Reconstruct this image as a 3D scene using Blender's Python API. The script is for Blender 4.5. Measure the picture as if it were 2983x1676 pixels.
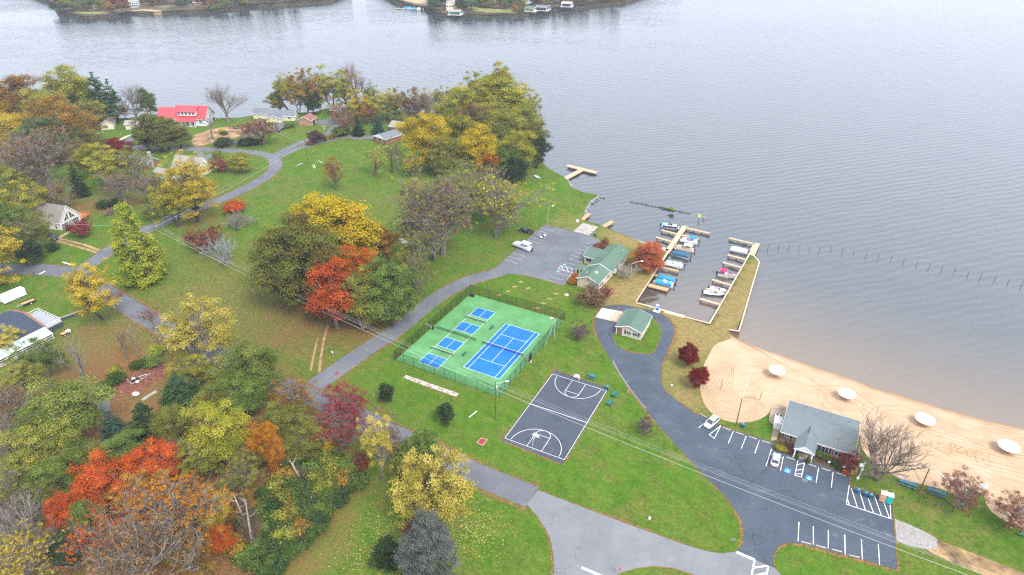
import bpy, bmesh, math, random
import numpy as np
from mathutils import Vector, Matrix
from mathutils.geometry import delaunay_2d_cdt

for _o in list(bpy.data.objects): bpy.data.objects.remove(_o)
SC = bpy.context.scene
COL = SC.collection
random.seed(7)

# ------------------------------------------------------------------ camera
FPX, PITCH, CZ, ROLL = 1989.0, math.radians(30.70), 113.4, 0.0042
CF = Vector((0, math.cos(PITCH), -math.sin(PITCH)))
_r, _u = Vector((1, 0, 0)), Vector((0, math.sin(PITCH), math.cos(PITCH)))
CR = _r*math.cos(ROLL) + _u*math.sin(ROLL)
CU = _u*math.cos(ROLL) - _r*math.sin(ROLL)
CAMP = Vector((0, 0, CZ))
cd = bpy.data.cameras.new('camera')
cd.sensor_width = 36.0
cd.lens = FPX/2983.0*36.0
cd.clip_start, cd.clip_end = 1.0, 9000.0
co = bpy.data.objects.new('camera', cd); COL.objects.link(co)
co.matrix_world = Matrix(((CR.x, CU.x, -CF.x, 0), (CR.y, CU.y, -CF.y, 0), (CR.z, CU.z, -CF.z, CZ), (0, 0, 0, 1)))
SC.camera = co
SC.render.resolution_x, SC.render.resolution_y = 1024, 575

# ------------------------------------------------------------------ sky and sun (overcast day)
SUN_EL, SUN_AZ = math.radians(52), math.radians(35)
W = bpy.data.worlds.new('World'); SC.world = W; W.use_nodes = True
nt = W.node_tree; nt.nodes.clear()
sky = nt.nodes.new('ShaderNodeTexSky'); sky.sky_type = 'NISHITA'; sky.sun_disc = False
sky.sun_elevation, sky.sun_rotation = SUN_EL, SUN_AZ
sky.air_density, sky.dust_density, sky.ozone_density = 1.0, 4.0, 1.0
hsv = nt.nodes.new('ShaderNodeHueSaturation'); hsv.inputs['Saturation'].default_value = 0.5
nt.links.new(sky.outputs[0], hsv.inputs['Color'])
mixs = nt.nodes.new('ShaderNodeMixRGB'); mixs.inputs[0].default_value = 0.72        # cloud cover over the clear sky
mixs.inputs[2].default_value = (5.85, 6.25, 7.3, 1)
nt.links.new(hsv.outputs[0], mixs.inputs[1])
bg = nt.nodes.new('ShaderNodeBackground'); bg.inputs['Strength'].default_value = 0.12
ow = nt.nodes.new('ShaderNodeOutputWorld')
nt.links.new(mixs.outputs[0], bg.inputs['Color']); nt.links.new(bg.outputs[0], ow.inputs['Surface'])
sd = bpy.data.lights.new('sun', 'SUN'); sd.energy = 1.6; sd.angle = math.radians(22); sd.color = (1.0, 0.965, 0.91)
so = bpy.data.objects.new('sun', sd); COL.objects.link(so); so.location = (150, -80, 300)
_sv = Vector((math.sin(SUN_AZ)*math.cos(SUN_EL), -math.cos(SUN_AZ)*math.cos(SUN_EL), math.sin(SUN_EL)))
so.rotation_euler = _sv.to_track_quat('Z', 'Y').to_euler()
sky.sun_rotation = math.atan2(_sv.x, _sv.y)
SC.view_settings.view_transform = 'Standard'; SC.view_settings.look = 'None'
SC.view_settings.gamma = 1.0; SC.view_settings.exposure = 1.42

CY = SC.cycles
CY.use_denoising = False; CY.use_adaptive_sampling = False; CY.filter_width = 1.25; CY.max_bounces = 6; CY.diffuse_bounces = 3; CY.glossy_bounces = 3; CY.transmission_bounces = 3; CY.transparent_max_bounces = 10; CY.volume_bounces = 0
CY.sample_clamp_indirect = 4.0

# ------------------------------------------------------------------ terrain
def ray(px, py):
    return (CF + CR*((px-1491.5)/FPX) - CU*((py-838.0)/FPX))
def PZ(px, py, z):
    v = ray(px, py); t = (z-CZ)/v.z
    return CAMP + v*t
SHORE_BEACH = [PZ(x, y, 0.0) for x, y in [(2130, 978), (2183, 1004), (2298, 1044), (2382, 1074), (2482, 1106), (2541, 1131),
               (2650, 1162), (2758, 1195), (2867, 1225), (2983, 1251), (3150, 1288), (3400, 1340)]]
def seg_dist(x, y, P):
    b = 1e9
    for i in range(len(P)-1):
        ax, ay, bx, by = P[i][0], P[i][1], P[i+1][0], P[i+1][1]
        dx, dy = bx-ax, by-ay
        t = max(0, min(1, ((x-ax)*dx+(y-ay)*dy)/(dx*dx+dy*dy)))
        d = (x-ax-dx*t)**2+(y-ay-dy*t)**2
        if d < b: b = d
    return math.sqrt(b)
def sstep(a, b, t):
    t = max(0.0, min(1.0, (t-a)/(b-a))); return t*t*(3-2*t)
def gau(x, y, cx, cy, s): return math.exp(-((x-cx)**2+(y-cy)**2)/(2*s*s))
def H(x, y):
    z = 1.6 - 0.55*sstep(24, 58, x)*sstep(120, 165, y)
    z += 3.4*gau(x, y, -150, 235, 48) + 1.6*gau(x, y, -85, 250, 30) + 1.3*gau(x, y, -110, 120, 45)
    if x > 30 and y < 185:
        d = seg_dist(x, y, SHORE_BEACH)
        if d < 20: z = min(z, 0.04+0.085*d)
    if y > 560: z = 0.9 + 10*sstep(620, 1000, y) + 25*sstep(900, 2000, y)
    return z
def G(px, py, dz=0.0):
    z = 1.6
    for _ in range(9):
        p = PZ(px, py, z); z = H(p.x, p.y)
    p = PZ(px, py, z); p.z = H(p.x, p.y)+dz
    return p
def proj(p):
    d = Vector(p)-CAMP; z = d.dot(CF)
    return (1491.5+FPX*d.dot(CR)/z, 838.0-FPX*d.dot(CU)/z, z)
def depth(p): return (Vector(p)-CAMP).dot(CF)
def top_z(p, py):
    """height of the point above ground point p that is seen at picture row py"""
    lo, hi = p[2], p[2]+60
    for _ in range(40):
        m = (lo+hi)/2
        if proj((p[0], p[1], m))[1] > py: lo = m
        else: hi = m
    return lo

# ------------------------------------------------------------------ materials
MATS = {}
def new_mat(name):
    m = bpy.data.materials.new(name); m.use_nodes = True; m.node_tree.nodes.clear()
    return m, m.node_tree
def N(t, kind, **kw):
    n = t.nodes.new(kind)
    for k, v in kw.items():
        if k in n.inputs.keys(): n.inputs[k].default_value = v
        else: setattr(n, k, v)
    return n
def ramp(t, fac, stops, interp='LINEAR'):
    r = t.nodes.new('ShaderNodeValToRGB'); e = r.color_ramp.elements; r.color_ramp.interpolation = interp
    while len(e) < len(stops): e.new(0.5)
    for i, (p, c) in enumerate(stops):
        e[i].position = p; e[i].color = (*c[:3], 1) if len(c) < 4 else c
    t.links.new(fac, r.inputs[0]); return r.outputs[0]
def out(t, sh):
    o = t.nodes.new('ShaderNodeOutputMaterial'); t.links.new(sh, o.inputs['Surface'])
def mixc(t, f, a, b, mode='MIX'):
    m = t.nodes.new('ShaderNodeMixRGB'); m.blend_type = mode
    for i, s in ((0, f), (1, a), (2, b)):
        if hasattr(s, 'is_linked'): t.links.new(s, m.inputs[i])
        elif i == 0: m.inputs[0].default_value = s
        else: m.inputs[i].default_value = (*s[:3], 1)
    return m.outputs[0]
def geo_pos(t, obj=False):
    if obj: return t.nodes.new('ShaderNodeTexCoord').outputs['Object']
    return t.nodes.new('ShaderNodeNewGeometry').outputs['Position']
def noise(t, vec, scale, detail=3, rough=0.55, stretch=None):
    if stretch:
        mp = N(t, 'ShaderNodeMapping'); mp.inputs['Scale'].default_value = stretch[:3]
        if len(stretch) > 3: mp.inputs['Rotation'].default_value = (0, 0, stretch[3])
        t.links.new(vec, mp.inputs[0]); vec = mp.outputs[0]
    n = N(t, 'ShaderNodeTexNoise', Scale=scale, Detail=detail, Roughness=rough); t.links.new(vec, n.inputs['Vector'])
    return n.outputs['Fac']
def flat(name, c, rough=0.6, var=0.12, scale=1.5, metal=0.0, spec=0.3, obj=True, bump=0.0, streak=None):
    """plain coloured surface with mottling"""
    if name in MATS: return MATS[name]
    m, t = new_mat(name); v = geo_pos(t, obj)
    f = noise(t, v, scale, 4, 0.6, streak)
    col = ramp(t, f, [(0.3, [max(0, x*(1-var*1.6)) for x in c]), (0.7, [min(1, x*(1+var)) for x in c])])
    b = N(t, 'ShaderNodeBsdfPrincipled', Roughness=rough, Metallic=metal); b.inputs['Specular IOR Level'].default_value = spec
    t.links.new(col, b.inputs['Base Color'])
    if bump:
        bp = N(t, 'ShaderNodeBump', Strength=bump, Distance=0.05); t.links.new(noise(t, v, scale*8, 2), bp.inputs['Height']); t.links.new(bp.outputs[0], b.inputs['Normal'])
    out(t, b.outputs[0]); MATS[name] = m; return m

def leaf_mat(name, c1, c2, c3, trans=0.3):
    if name in MATS: return MATS[name]
    m, t = new_mat(name)
    a = N(t, 'ShaderNodeAttribute', attribute_name='tint')
    oi = N(t, 'ShaderNodeObjectInfo')
    col = ramp(t, a.outputs['Fac'], [(0.12, c1), (0.5, c2), (0.88, c3)])
    hs = N(t, 'ShaderNodeHueSaturation')
    mr = N(t, 'ShaderNodeMapRange'); mr.inputs['To Min'].default_value = 0.86; mr.inputs['To Max'].default_value = 1.16
    t.links.new(oi.outputs['Random'], mr.inputs['Value']); t.links.new(mr.outputs[0], hs.inputs['Value'])
    t.links.new(col, hs.inputs['Color'])
    d = N(t, 'ShaderNodeBsdfDiffuse'); tr = N(t, 'ShaderNodeBsdfTranslucent'); mx = N(t, 'ShaderNodeMixShader'); mx.inputs[0].default_value = trans
    for s in (d, tr): t.links.new(hs.outputs[0], s.inputs['Color'])
    t.links.new(d.outputs[0], mx.inputs[1]); t.links.new(tr.outputs[0], mx.inputs[2])
    out(t, mx.outputs[0]); MATS[name] = m; return m

# ------------------------------------------------------------------ mesh builder
def lin(name, data, parent=None):
    o = bpy.data.objects.new(name, data); COL.objects.link(o)
    if parent: o.parent = parent
    return o
class MB:
    def __init__(s): s.v = []; s.f = []
    def add(s, vs, fs):
        b = len(s.v); s.v += [tuple(p) for p in vs]; s.f += [tuple(b+i for i in f) for f in fs]; return s
    def box(s, c, d, rz=0, ry=0, rx=0):
        x, y, z = d[0]/2, d[1]/2, d[2]/2
        vs = [Vector((a*x, b*y, e*z)) for e in (-1, 1) for a, b in ((-1, -1), (1, -1), (1, 1), (-1, 1))]
        if rz or ry or rx:
            R = Matrix.Rotation(rz, 3, 'Z') @ Matrix.Rotation(ry, 3, 'Y') @ Matrix.Rotation(rx, 3, 'X'); vs = [R@p for p in vs]
        c = Vector(c)
        return s.add([p+c for p in vs], [(3, 2, 1, 0), (4, 5, 6, 7), (0, 1, 5, 4), (1, 2, 6, 5), (2, 3, 7, 6), (3, 0, 4, 7)])
    def prism(s, poly, z0, z1):
        n = len(poly)
        vs = [(p[0], p[1], z0) for p in poly]+[(p[0], p[1], z1) for p in poly]
        return s.add(vs, [tuple(range(n-1, -1, -1)), tuple(range(n, 2*n))]+[(i, (i+1) % n, n+(i+1) % n, n+i) for i in range(n)])
    def extr(s, poly, axis, a, b):
        """poly in the plane across axis ('x': (y,z), 'y': (x,z)), extruded from a to b"""
        n = len(poly); vs = []
        for w in (a, b): vs += [(w, p[0], p[1]) if axis == 'x' else (p[0], w, p[1]) for p in poly]
        return s.add(vs, [tuple(range(n-1, -1, -1)), tuple(range(n, 2*n))]+[(i, (i+1) % n, n+(i+1) % n, n+i) for i in range(n)])
    def tube(s, p, q, r0, r1=None, n=6, caps=True):
        r1 = r0 if r1 is None else r1
        p, q = Vector(p), Vector(q); d = (q-p)
        if d.length < 1e-6: return s
        d.normalize(); a = d.orthogonal().normalized(); b = d.cross(a)
        vs = []
        for c, r in ((p, r0), (q, r1)):
            vs += [c+(a*math.cos(2*math.pi*i/n)+b*math.sin(2*math.pi*i/n))*r for i in range(n)]
        fs = [(i, (i+1) % n, n+(i+1) % n, n+i) for i in range(n)]
        if caps: fs += [tuple(range(n-1, -1, -1)), tuple(range(n, 2*n))]
        return s.add(vs, fs)
    def path(s, pts, r0, r1=None, n=5):
        r1 = r0 if r1 is None else r1; m = len(pts)-1
        for i in range(m): s.tube(pts[i], pts[i+1], r0+(r1-r0)*i/m, r0+(r1-r0)*(i+1)/m, n, i in (0, m-1))
        return s
    def lathe(s, c, prof, n=12):
        """prof: (r, z) list"""
        vs = []; fs = []; k = len(prof)
        for r, z in prof: vs += [(c[0]+r*math.cos(2*math.pi*i/n), c[1]+r*math.sin(2*math.pi*i/n), c[2]+z) for i in range(n)]
        for j in range(k-1): fs += [(j*n+i, j*n+(i+1) % n, (j+1)*n+(i+1) % n, (j+1)*n+i) for i in range(n)]
        fs += [tuple(range(n-1, -1, -1)), tuple((k-1)*n+i for i in range(n))]
        return s.add(vs, fs)
    def loft(s, rings, caps=True):
        n = len(rings[0]); vs = [p for r in rings for p in r]; fs = []
        for j in range(len(rings)-1): fs += [(j*n+i, j*n+(i+1) % n, (j+1)*n+(i+1) % n, (j+1)*n+i) for i in range(n)]
        if caps: fs += [tuple(range(n-1, -1, -1)), tuple((len(rings)-1)*n+i for i in range(n))]
        return s.add(vs, fs)
    def ell(s, c, r, nu=10, nv=6):
        vs = []; fs = []
        for j in range(1, nv):
            ph = math.pi*j/nv
            vs += [(c[0]+r[0]*math.sin(ph)*math.cos(2*math.pi*i/nu), c[1]+r[1]*math.sin(ph)*math.sin(2*math.pi*i/nu), c[2]+r[2]*math.cos(ph)) for i in range(nu)]
        m = len(vs); vs += [(c[0], c[1], c[2]+r[2]), (c[0], c[1], c[2]-r[2])]
        for j in range(nv-2): fs += [(j*nu+i, (j+1)*nu+i, (j+1)*nu+(i+1) % nu, j*nu+(i+1) % nu) for i in range(nu)]
        fs += [(m, i, (i+1) % nu) for i in range(nu)]+[(m+1, (nv-2)*nu+(i+1) % nu, (nv-2)*nu+i) for i in range(nu)]
        return s.add(vs, fs)
    def mesh(s, name, mat, smooth=False):
        me = bpy.data.meshes.new(name); me.from_pydata(s.v, [], s.f)
        bm = bmesh.new(); bm.from_mesh(me); bmesh.ops.recalc_face_normals(bm, faces=bm.faces); bm.to_mesh(me); bm.free()
        if mat: me.materials.append(mat)
        if smooth: me.polygons.foreach_set('use_smooth', [True]*len(me.polygons))
        return me
    def build(s, name, mat, parent=None, smooth=False, loc=None, rz=0, **kw):
        o = lin(name, s.mesh(name, mat, smooth), parent)
        if loc is not None: o.location = loc
        if rz: o.rotation_euler.z = rz
        for k, v in kw.items(): o[k] = v
        return o
def thing(name, label, cat, loc, rz=0, group=None):
    o = lin(name, None); o.location = loc; o.rotation_euler.z = rz
    o['label'] = label; o['category'] = cat
    if group: o['group'] = group
    return o
def copy_tree(root, loc, rz, label=None, group=None):
    r = root.copy(); COL.objects.link(r); r.location = loc; r.rotation_euler.z = rz
    if label: r['label'] = label
    if group: r['group'] = group
    for ch in root.children:
        c = ch.copy(); COL.objects.link(c); c.parent = r
        for g in ch.children:
            d = g.copy(); COL.objects.link(d); d.parent = c
    return r
def tag(o, label, cat, group=None):
    o['label'] = label; o['category'] = cat
    if group: o['group'] = group
    return o
def heading(a, b): return math.atan2(b[1]-a[1], b[0]-a[0])

# ------------------------------------------------------------------ sheets laid on the terrain
def catmull(P, closed=True, step=2.0):
    n = len(P); res = []
    def sharp(i): return len(P[i]) > 3
    V = [Vector((p[0], p[1])) for p in P]
    rng = range(n) if closed else range(n-1)
    for i in rng:
        a, b = V[i], V[(i+1) % n]
        j, k = (i-1) % n, (i+2) % n
        pa = V[j] if (closed or i > 0) else a*2-b
        pb = V[k] if (closed or i < n-2) else b*2-a
        L = (b-a).length
        ta = (b-a) if sharp(i) else (b-pa)*0.5
        tb = (b-a) if sharp((i+1) % n) else (pb-a)*0.5
        if ta.length > L*1.3: ta *= L*1.3/ta.length
        if tb.length > L*1.3: tb *= L*1.3/tb.length
        m = max(1, int(L/step))
        for q in range(m):
            u = q/m; u2, u3 = u*u, u*u*u
            res.append(a*(2*u3-3*u2+1)+ta*(u3-2*u2+u)+b*(3*u2-2*u3)+tb*(u3-u2))
    if not closed: res.append(V[-1])
    return [(p.x, p.y) for p in res]
def inside(x, y, P):
    c = False; n = len(P); j = n-1
    for i in range(n):
        if (P[i][1] > y) != (P[j][1] > y) and x < (P[j][0]-P[i][0])*(y-P[i][1])/(P[j][1]-P[i][1])+P[i][0]: c = not c
        j = i
    return c
def px_poly(pts, step=2.0, smooth=True, z=None):
    """picture points -> ground polygon; a third entry marks a sharp corner"""
    Q = []
    for p in pts:
        g = G(p[0], p[1]) if z is None else PZ(p[0], p[1], z)
        Q.append((g.x, g.y, g.z, 1) if (len(p) > 2 or not smooth) else (g.x, g.y, g.z))
    return catmull(Q, True, step)
def fill(poly, grid, dz, extra=(), zf=None):
    xs = [p[0] for p in poly]; ys = [p[1] for p in poly]
    pts = list(poly); n = len(poly)
    if grid:
        x0 = math.floor(min(xs)/grid)*grid; y0 = math.floor(min(ys)/grid)*grid
        for i in range(int((max(xs)-x0)/grid)+2):
            for j in range(int((max(ys)-y0)/grid)+2):
                x, y = x0+i*grid+0.013*(j % 7), y0+j*grid+0.011*(i % 5)
                if inside(x, y, poly): pts.append((x, y))
    pts += list(extra)
    r = delaunay_2d_cdt([Vector(p[:2]) for p in pts], [(i, (i+1) % n) for i in range(n)], [], 1, 1e-5)
    zf = zf or H
    return [(p.x, p.y, zf(p.x, p.y)+dz) for p in r[0]], [tuple(f) for f in r[2]]
def mesh_obj(name, vs, fs, mat, parent=None, **kw):
    me = bpy.data.meshes.new(name); me.from_pydata(vs, [], fs)
    bm = bmesh.new(); bm.from_mesh(me)
    for f in bm.faces:
        if f.normal.z < 0: f.normal_flip()
    bm.to_mesh(me); bm.free()
    if mat: me.materials.append(mat)
    me.polygons.foreach_set('use_smooth', [True]*len(me.polygons))
    o = lin(name, me, parent)
    for k, v in kw.items(): o[k] = v
    return o
EDGES = []
def sheet(name, poly, dz, mat, grid=3.0, parent=None, litter=None, **kw):
    v, f = fill(poly, grid, dz)
    if litter: EDGES.append((poly, 0, litter, poly))
    if not parent and 'kind' not in kw: kw['kind'] = 'structure'
    return mesh_obj(name, v, f, mat, parent, **kw)
def strip(name, pts, w, dz, mat, parent=None, litter=None, step=2.0, world=False, **kw):
    """road of width w along a centre line of picture points"""
    Q = [(p[0], p[1]) for p in pts] if world else [(lambda g: (g.x, g.y))(G(*p[:2])) for p in pts]
    C = catmull([(q[0], q[1], 0) for q in Q], False, step); vs = []; fs = []
    L = []; R = []; ncol = max(1, int(w/3))
    for i, c in enumerate(C):
        a, b = C[max(0, i-1)], C[min(len(C)-1, i+1)]
        d = Vector((b[0]-a[0], b[1]-a[1])).normalized(); n = Vector((-d.y, d.x))
        ww = w(i/(len(C)-1)) if callable(w) else w
        for k in range(ncol+1):
            x, y = c[0]+n.x*ww*(0.5-k/ncol), c[1]+n.y*ww*(0.5-k/ncol)
            vs.append((x, y, H(x, y)+dz))
        L.append(vs[-ncol-1][:2]); R.append(vs[-1][:2])
    m = ncol+1
    for i in range(len(C)-1):
        for k in range(ncol): fs.append((i*m+k, i*m+k+1, (i+1)*m+k+1, (i+1)*m+k))
    if litter: EDGES.append((L, 1, litter, L+R[::-1])); EDGES.append((R, -1, litter, L+R[::-1]))
    if not parent and 'kind' not in kw: kw['kind'] = 'structure'
    return mesh_obj(name, vs, fs, mat, parent, **kw)
def line_mark(p, q, w, dz, mat, parent, name='parking_line', world=False):
    a = Vector(p) if world else G(*p); b = Vector(q) if world else G(*q)
    d = Vector((b.x-a.x, b.y-a.y)); L = d.length; d.normalize(); n = Vector((-d.y, d.x))*w/2
    m = max(1, int(L/4)); vs = []; fs = []
    for i in range(m+1):
        c = Vector((a.x, a.y))+d*(L*i/m)
        for s in (1, -1):
            x, y = c.x+n.x*s, c.y+n.y*s; vs.append((x, y, H(x, y)+dz))
    for i in range(m): fs.append((2*i, 2*i+1, 2*i+3, 2*i+2))
    return mesh_obj(name, vs, fs, mat, parent)
# ================================================================== ground materials
def lawn_mat():
    m, t = new_mat('lawn'); v = geo_pos(t)
    a = N(t, 'ShaderNodeAttribute', attribute_name='zone')
    sp = N(t, 'ShaderNodeSeparateColor'); t.links.new(a.outputs['Color'], sp.inputs[0])
    big = noise(t, v, 0.045, 4, 0.6); mid = noise(t, v, 0.22, 4, 0.65); fin = noise(t, v, 1.6, 3, 0.7)
    stripe = noise(t, v, 0.5, 2, 0.5, (1.0, 0.16, 1.0, 0.5))
    g1 = ramp(t, mid, [(0.36, (0.029, 0.086, 0.005)), (0.5, (0.054, 0.126, 0.008)), (0.64, (0.094, 0.146, 0.015))])
    g2 = ramp(t, fin, [(0.33, (0.024, 0.068, 0.004)), (0.5, (0.058, 0.123, 0.008)), (0.66, (0.117, 0.161, 0.021))])
    g = mixc(t, 0.5, g1, g2)
    g = mixc(t, ramp(t, stripe, [(0.42, (0, 0, 0)), (0.62, (0.249, 0.361, 0.167))]), g, (0.077, 0.156, 0.010))
    olive = ramp(t, fin, [(0.33, (0.060, 0.072, 0.015)), (0.5, (0.119, 0.106, 0.027)), (0.66, (0.200, 0.136, 0.051))])
    leaf = ramp(t, noise(t, v, 3.2, 3, 0.75), [(0.3, (0.060, 0.038, 0.018)), (0.5, (0.150, 0.082, 0.033)), (0.7, (0.270, 0.130, 0.048))])
    straw = ramp(t, noise(t, v, 0.9, 4, 0.7), [(0.3, (0.125, 0.110, 0.035)), (0.5, (0.195, 0.150, 0.052)), (0.72, (0.285, 0.190, 0.085))])
    def fac(ch, thr, soft):
        ad = N(t, 'ShaderNodeMath', operation='MULTIPLY_ADD'); t.links.new(mid, ad.inputs[0]); ad.inputs[1].default_value = 0.9; ad.inputs[2].default_value = -0.45
        s = N(t, 'ShaderNodeMath', operation='ADD'); t.links.new(ad.outputs[0], s.inputs[0]); t.links.new(sp.outputs[ch], s.inputs[1])
        r = N(t, 'ShaderNodeMapRange'); r.inputs['From Min'].default_value = thr-soft; r.inputs['From Max'].default_value = thr+soft
        t.links.new(s.outputs[0], r.inputs['Value']); return r.outputs[0]
    bg_ = N(t, 'ShaderNodeMapRange'); bg_.inputs['From Min'].default_value = 0.46; bg_.inputs['From Max'].default_value = 0.75; bg_.inputs['To Max'].default_value = 0.55
    t.links.new(big, bg_.inputs['Value'])
    c = mixc(t, bg_.outputs[0], g, olive)
    patch = ramp(t, noise(t, v, 0.13, 5, 0.7), [(0.52, (0, 0, 0)), (0.66, (0.55, 0.55, 0.55))])
    c = mixc(t, patch, c, olive)
    mow = N(t, 'ShaderNodeTexWave', Scale=0.16, Distortion=1.5, Detail=2.0); mow.bands_direction = 'DIAGONAL'; t.links.new(v, mow.inputs['Vector'])
    c = mixc(t, ramp(t, mow.outputs['Fac'], [(0.3, (0, 0, 0)), (0.8, (0.20, 0.20, 0.20))]), c, (0.055, 0.088, 0.012))
    c = mixc(t, fac(0, 0.5, 0.42), c, olive); c = mixc(t, fac(2, 0.55, 0.35), c, leaf); c = mixc(t, fac(1, 0.5, 0.34), c, straw)
    b = N(t, 'ShaderNodeBsdfPrincipled', Roughness=0.95); b.inputs['Specular IOR Level'].default_value = 0.08
    bp = N(t, 'ShaderNodeBump', Strength=0.5, Distance=0.12); t.links.new(noise(t, v, 4.5, 3, 0.7), bp.inputs['Height']); t.links.new(bp.outputs[0], b.inputs['Normal'])
    t.links.new(c, b.inputs['Base Color']); out(t, b.outputs[0]); return m
def asphalt_mat(name, dark, light, crack=0.35, tint=(0.3, 0.27, 0.22), cs=0.16):
    m, t = new_mat(name); v = geo_pos(t)
    n1 = noise(t, v, 0.11, 5, 0.62); n2 = noise(t, v, 0.9, 4, 0.7); n3 = noise(t, v, 12, 2, 0.7)
    c = ramp(t, n1, [(0.36, [x*0.9 for x in dark]), (0.62, [x*1.08 for x in light])])
    c = mixc(t, 0.35, c, ramp(t, n2, [(0.3, dark), (0.7, light)])); c = mixc(t, 0.3, c, ramp(t, n3, [(0.25, [x*0.6 for x in dark]), (0.75, [x*1.25 for x in light])]))
    # cracks: thin lines along warped cell edges, broken up
    wv = N(t, 'ShaderNodeMixRGB', blend_type='ADD'); wv.inputs[0].default_value = 2.4
    nn = N(t, 'ShaderNodeTexNoise', Scale=0.25, Detail=4.0); t.links.new(v, nn.inputs['Vector']); t.links.new(v, wv.inputs[1]); t.links.new(nn.outputs['Color'], wv.inputs[2])
    vo = N(t, 'ShaderNodeTexVoronoi', feature='DISTANCE_TO_EDGE', Scale=cs); t.links.new(wv.outputs[0], vo.inputs['Vector'])
    ck = N(t, 'ShaderNodeMapRange'); ck.inputs['From Min'].default_value = 0.004; ck.inputs['From Max'].default_value = 0.011; ck.inputs['To Min'].default_value = 1; ck.inputs['To Max'].default_value = 0
    t.links.new(vo.outputs['Distance'], ck.inputs['Value'])
    br = N(t, 'ShaderNodeMath', operation='MULTIPLY'); t.links.new(ck.outputs[0], br.inputs[0])
    t.links.new(ramp(t, noise(t, v, 0.07, 2), [(0.47, (0, 0, 0)), (0.56, (crack, crack, crack))]), br.inputs[1])
    c = mixc(t, br.outputs[0], c, [x*0.5 for x in dark])
    st = ramp(t, noise(t, v, 0.35, 4, 0.7), [(0.6, (0, 0, 0)), (0.75, (0.22, 0.22, 0.22))])
    c = mixc(t, st, c, tint)
    b = N(t, 'ShaderNodeBsdfPrincipled', Roughness=0.85); b.inputs['Specular IOR Level'].default_value = 0.25
    bp = N(t, 'ShaderNodeBump', Strength=0.3, Distance=0.02); t.links.new(n3, bp.inputs['Height']); t.links.new(bp.outputs[0], b.inputs['Normal'])
    t.links.new(c, b.inputs['Base Color']); out(t, b.outputs[0]); MATS[name] = m; return m
def litter_mat():
    m, t = new_mat('leaf_litter'); v = geo_pos(t)
    c = ramp(t, noise(t, v, 4.0, 3, 0.75), [(0.3, (0.085, 0.058, 0.022)), (0.5, (0.185, 0.110, 0.040)), (0.72, (0.300, 0.170, 0.065))])
    b = N(t, 'ShaderNodeBsdfDiffuse'); t.links.new(c, b.inputs['Color'])
    tr = N(t, 'ShaderNodeBsdfTransparent'); mx = N(t, 'ShaderNodeMixShader')
    a = N(t, 'ShaderNodeAttribute', attribute_name='edge')
    s = N(t, 'ShaderNodeMath', operation='ADD'); t.links.new(a.outputs['Fac'], s.inputs[0])
    nn = N(t, 'ShaderNodeMath', operation='MULTIPLY_ADD'); t.links.new(noise(t, v, 1.1, 4, 0.75), nn.inputs[0]); nn.inputs[1].default_value = 3.2; nn.inputs[2].default_value = -1.85; t.links.new(nn.outputs[0], s.inputs[1])
    r = N(t, 'ShaderNodeMapRange'); r.inputs['From Min'].default_value = 0.28; r.inputs['From Max'].default_value = 0.62; t.links.new(s.outputs[0], r.inputs['Value'])
    t.links.new(r.outputs[0], mx.inputs[0]); t.links.new(tr.outputs[0], mx.inputs[1]); t.links.new(b.outputs[0], mx.inputs[2])
    out(t, mx.outputs[0]); return m
def water_mat():
    m, t = new_mat('lake_water'); v = geo_pos(t)
    a = N(t, 'ShaderNodeAttribute', attribute_name='shallow')
    silt = noise(t, v, 0.05, 4, 0.6, (1, 2.2, 1, 0.4))
    deep = ramp(t, silt, [(0.3, (0.022, 0.034, 0.036)), (0.7, (0.034, 0.045, 0.045))])
    c = mixc(t, ramp(t, a.outputs['Fac'], [(0.0, (0, 0, 0)), (1.0, (1, 1, 1))]), deep, (0.150, 0.100, 0.055))
    b = N(t, 'ShaderNodeBsdfPrincipled', Roughness=0.06, IOR=2.08)
    b.inputs['Specular IOR Level'].default_value = 0.5
    t.links.new(c, b.inputs['Base Color'])
    w1 = noise(t, v, 0.50, 3, 0.55, (0.22, 1.0, 1.0, -0.34)); w2 = noise(t, v, 0.10, 3, 0.6, (0.5, 1.0, 1.0, -0.22)); w3 = noise(t, v, 2.4, 2, 0.6)
    s1 = N(t, 'ShaderNodeMath', operation='MULTIPLY_ADD'); t.links.new(w2, s1.inputs[0]); s1.inputs[1].default_value = 1.5; t.links.new(w1, s1.inputs[2])
    s2 = N(t, 'ShaderNodeMath', operation='MULTIPLY_ADD'); t.links.new(w3, s2.inputs[0]); s2.inputs[1].default_value = 0.2; t.links.new(s1.outputs[0], s2.inputs[2])
    wm_ = N(t, 'ShaderNodeMapping'); wm_.inputs['Rotation'].default_value = (0, 0, -0.34); t.links.new(v, wm_.inputs[0])
    wv_ = N(t, 'ShaderNodeTexWave', Scale=0.085, Distortion=5.0, Detail=2.5); wv_.bands_direction = 'Y'; wv_.inputs['Detail Scale'].default_value = 0.6; t.links.new(wm_.outputs[0], wv_.inputs['Vector'])
    s3 = N(t, 'ShaderNodeMath', operation='MULTIPLY_ADD'); t.links.new(wv_.outputs['Fac'], s3.inputs[0]); s3.inputs[1].default_value = 0.75; t.links.new(s2.outputs[0], s3.inputs[2])
    bp = N(t, 'ShaderNodeBump', Distance=0.115); t.links.new(s3.outputs[0], bp.inputs['Height'])
    lanes = N(t, 'ShaderNodeMapRange'); lanes.inputs['From Min'].default_value = 0.35; lanes.inputs['From Max'].default_value = 0.65; lanes.inputs['To Min'].default_value = 0.45; lanes.inputs['To Max'].default_value = 1.0
    t.links.new(noise(t, v, 0.012, 4, 0.6, (0.35, 1.0, 1.0, -0.2)), lanes.inputs['Value']); t.links.new(lanes.outputs[0], bp.inputs['Strength']); t.links.new(bp.outputs[0], b.inputs['Normal'])
    out(t, b.outputs[0]); return m
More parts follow.
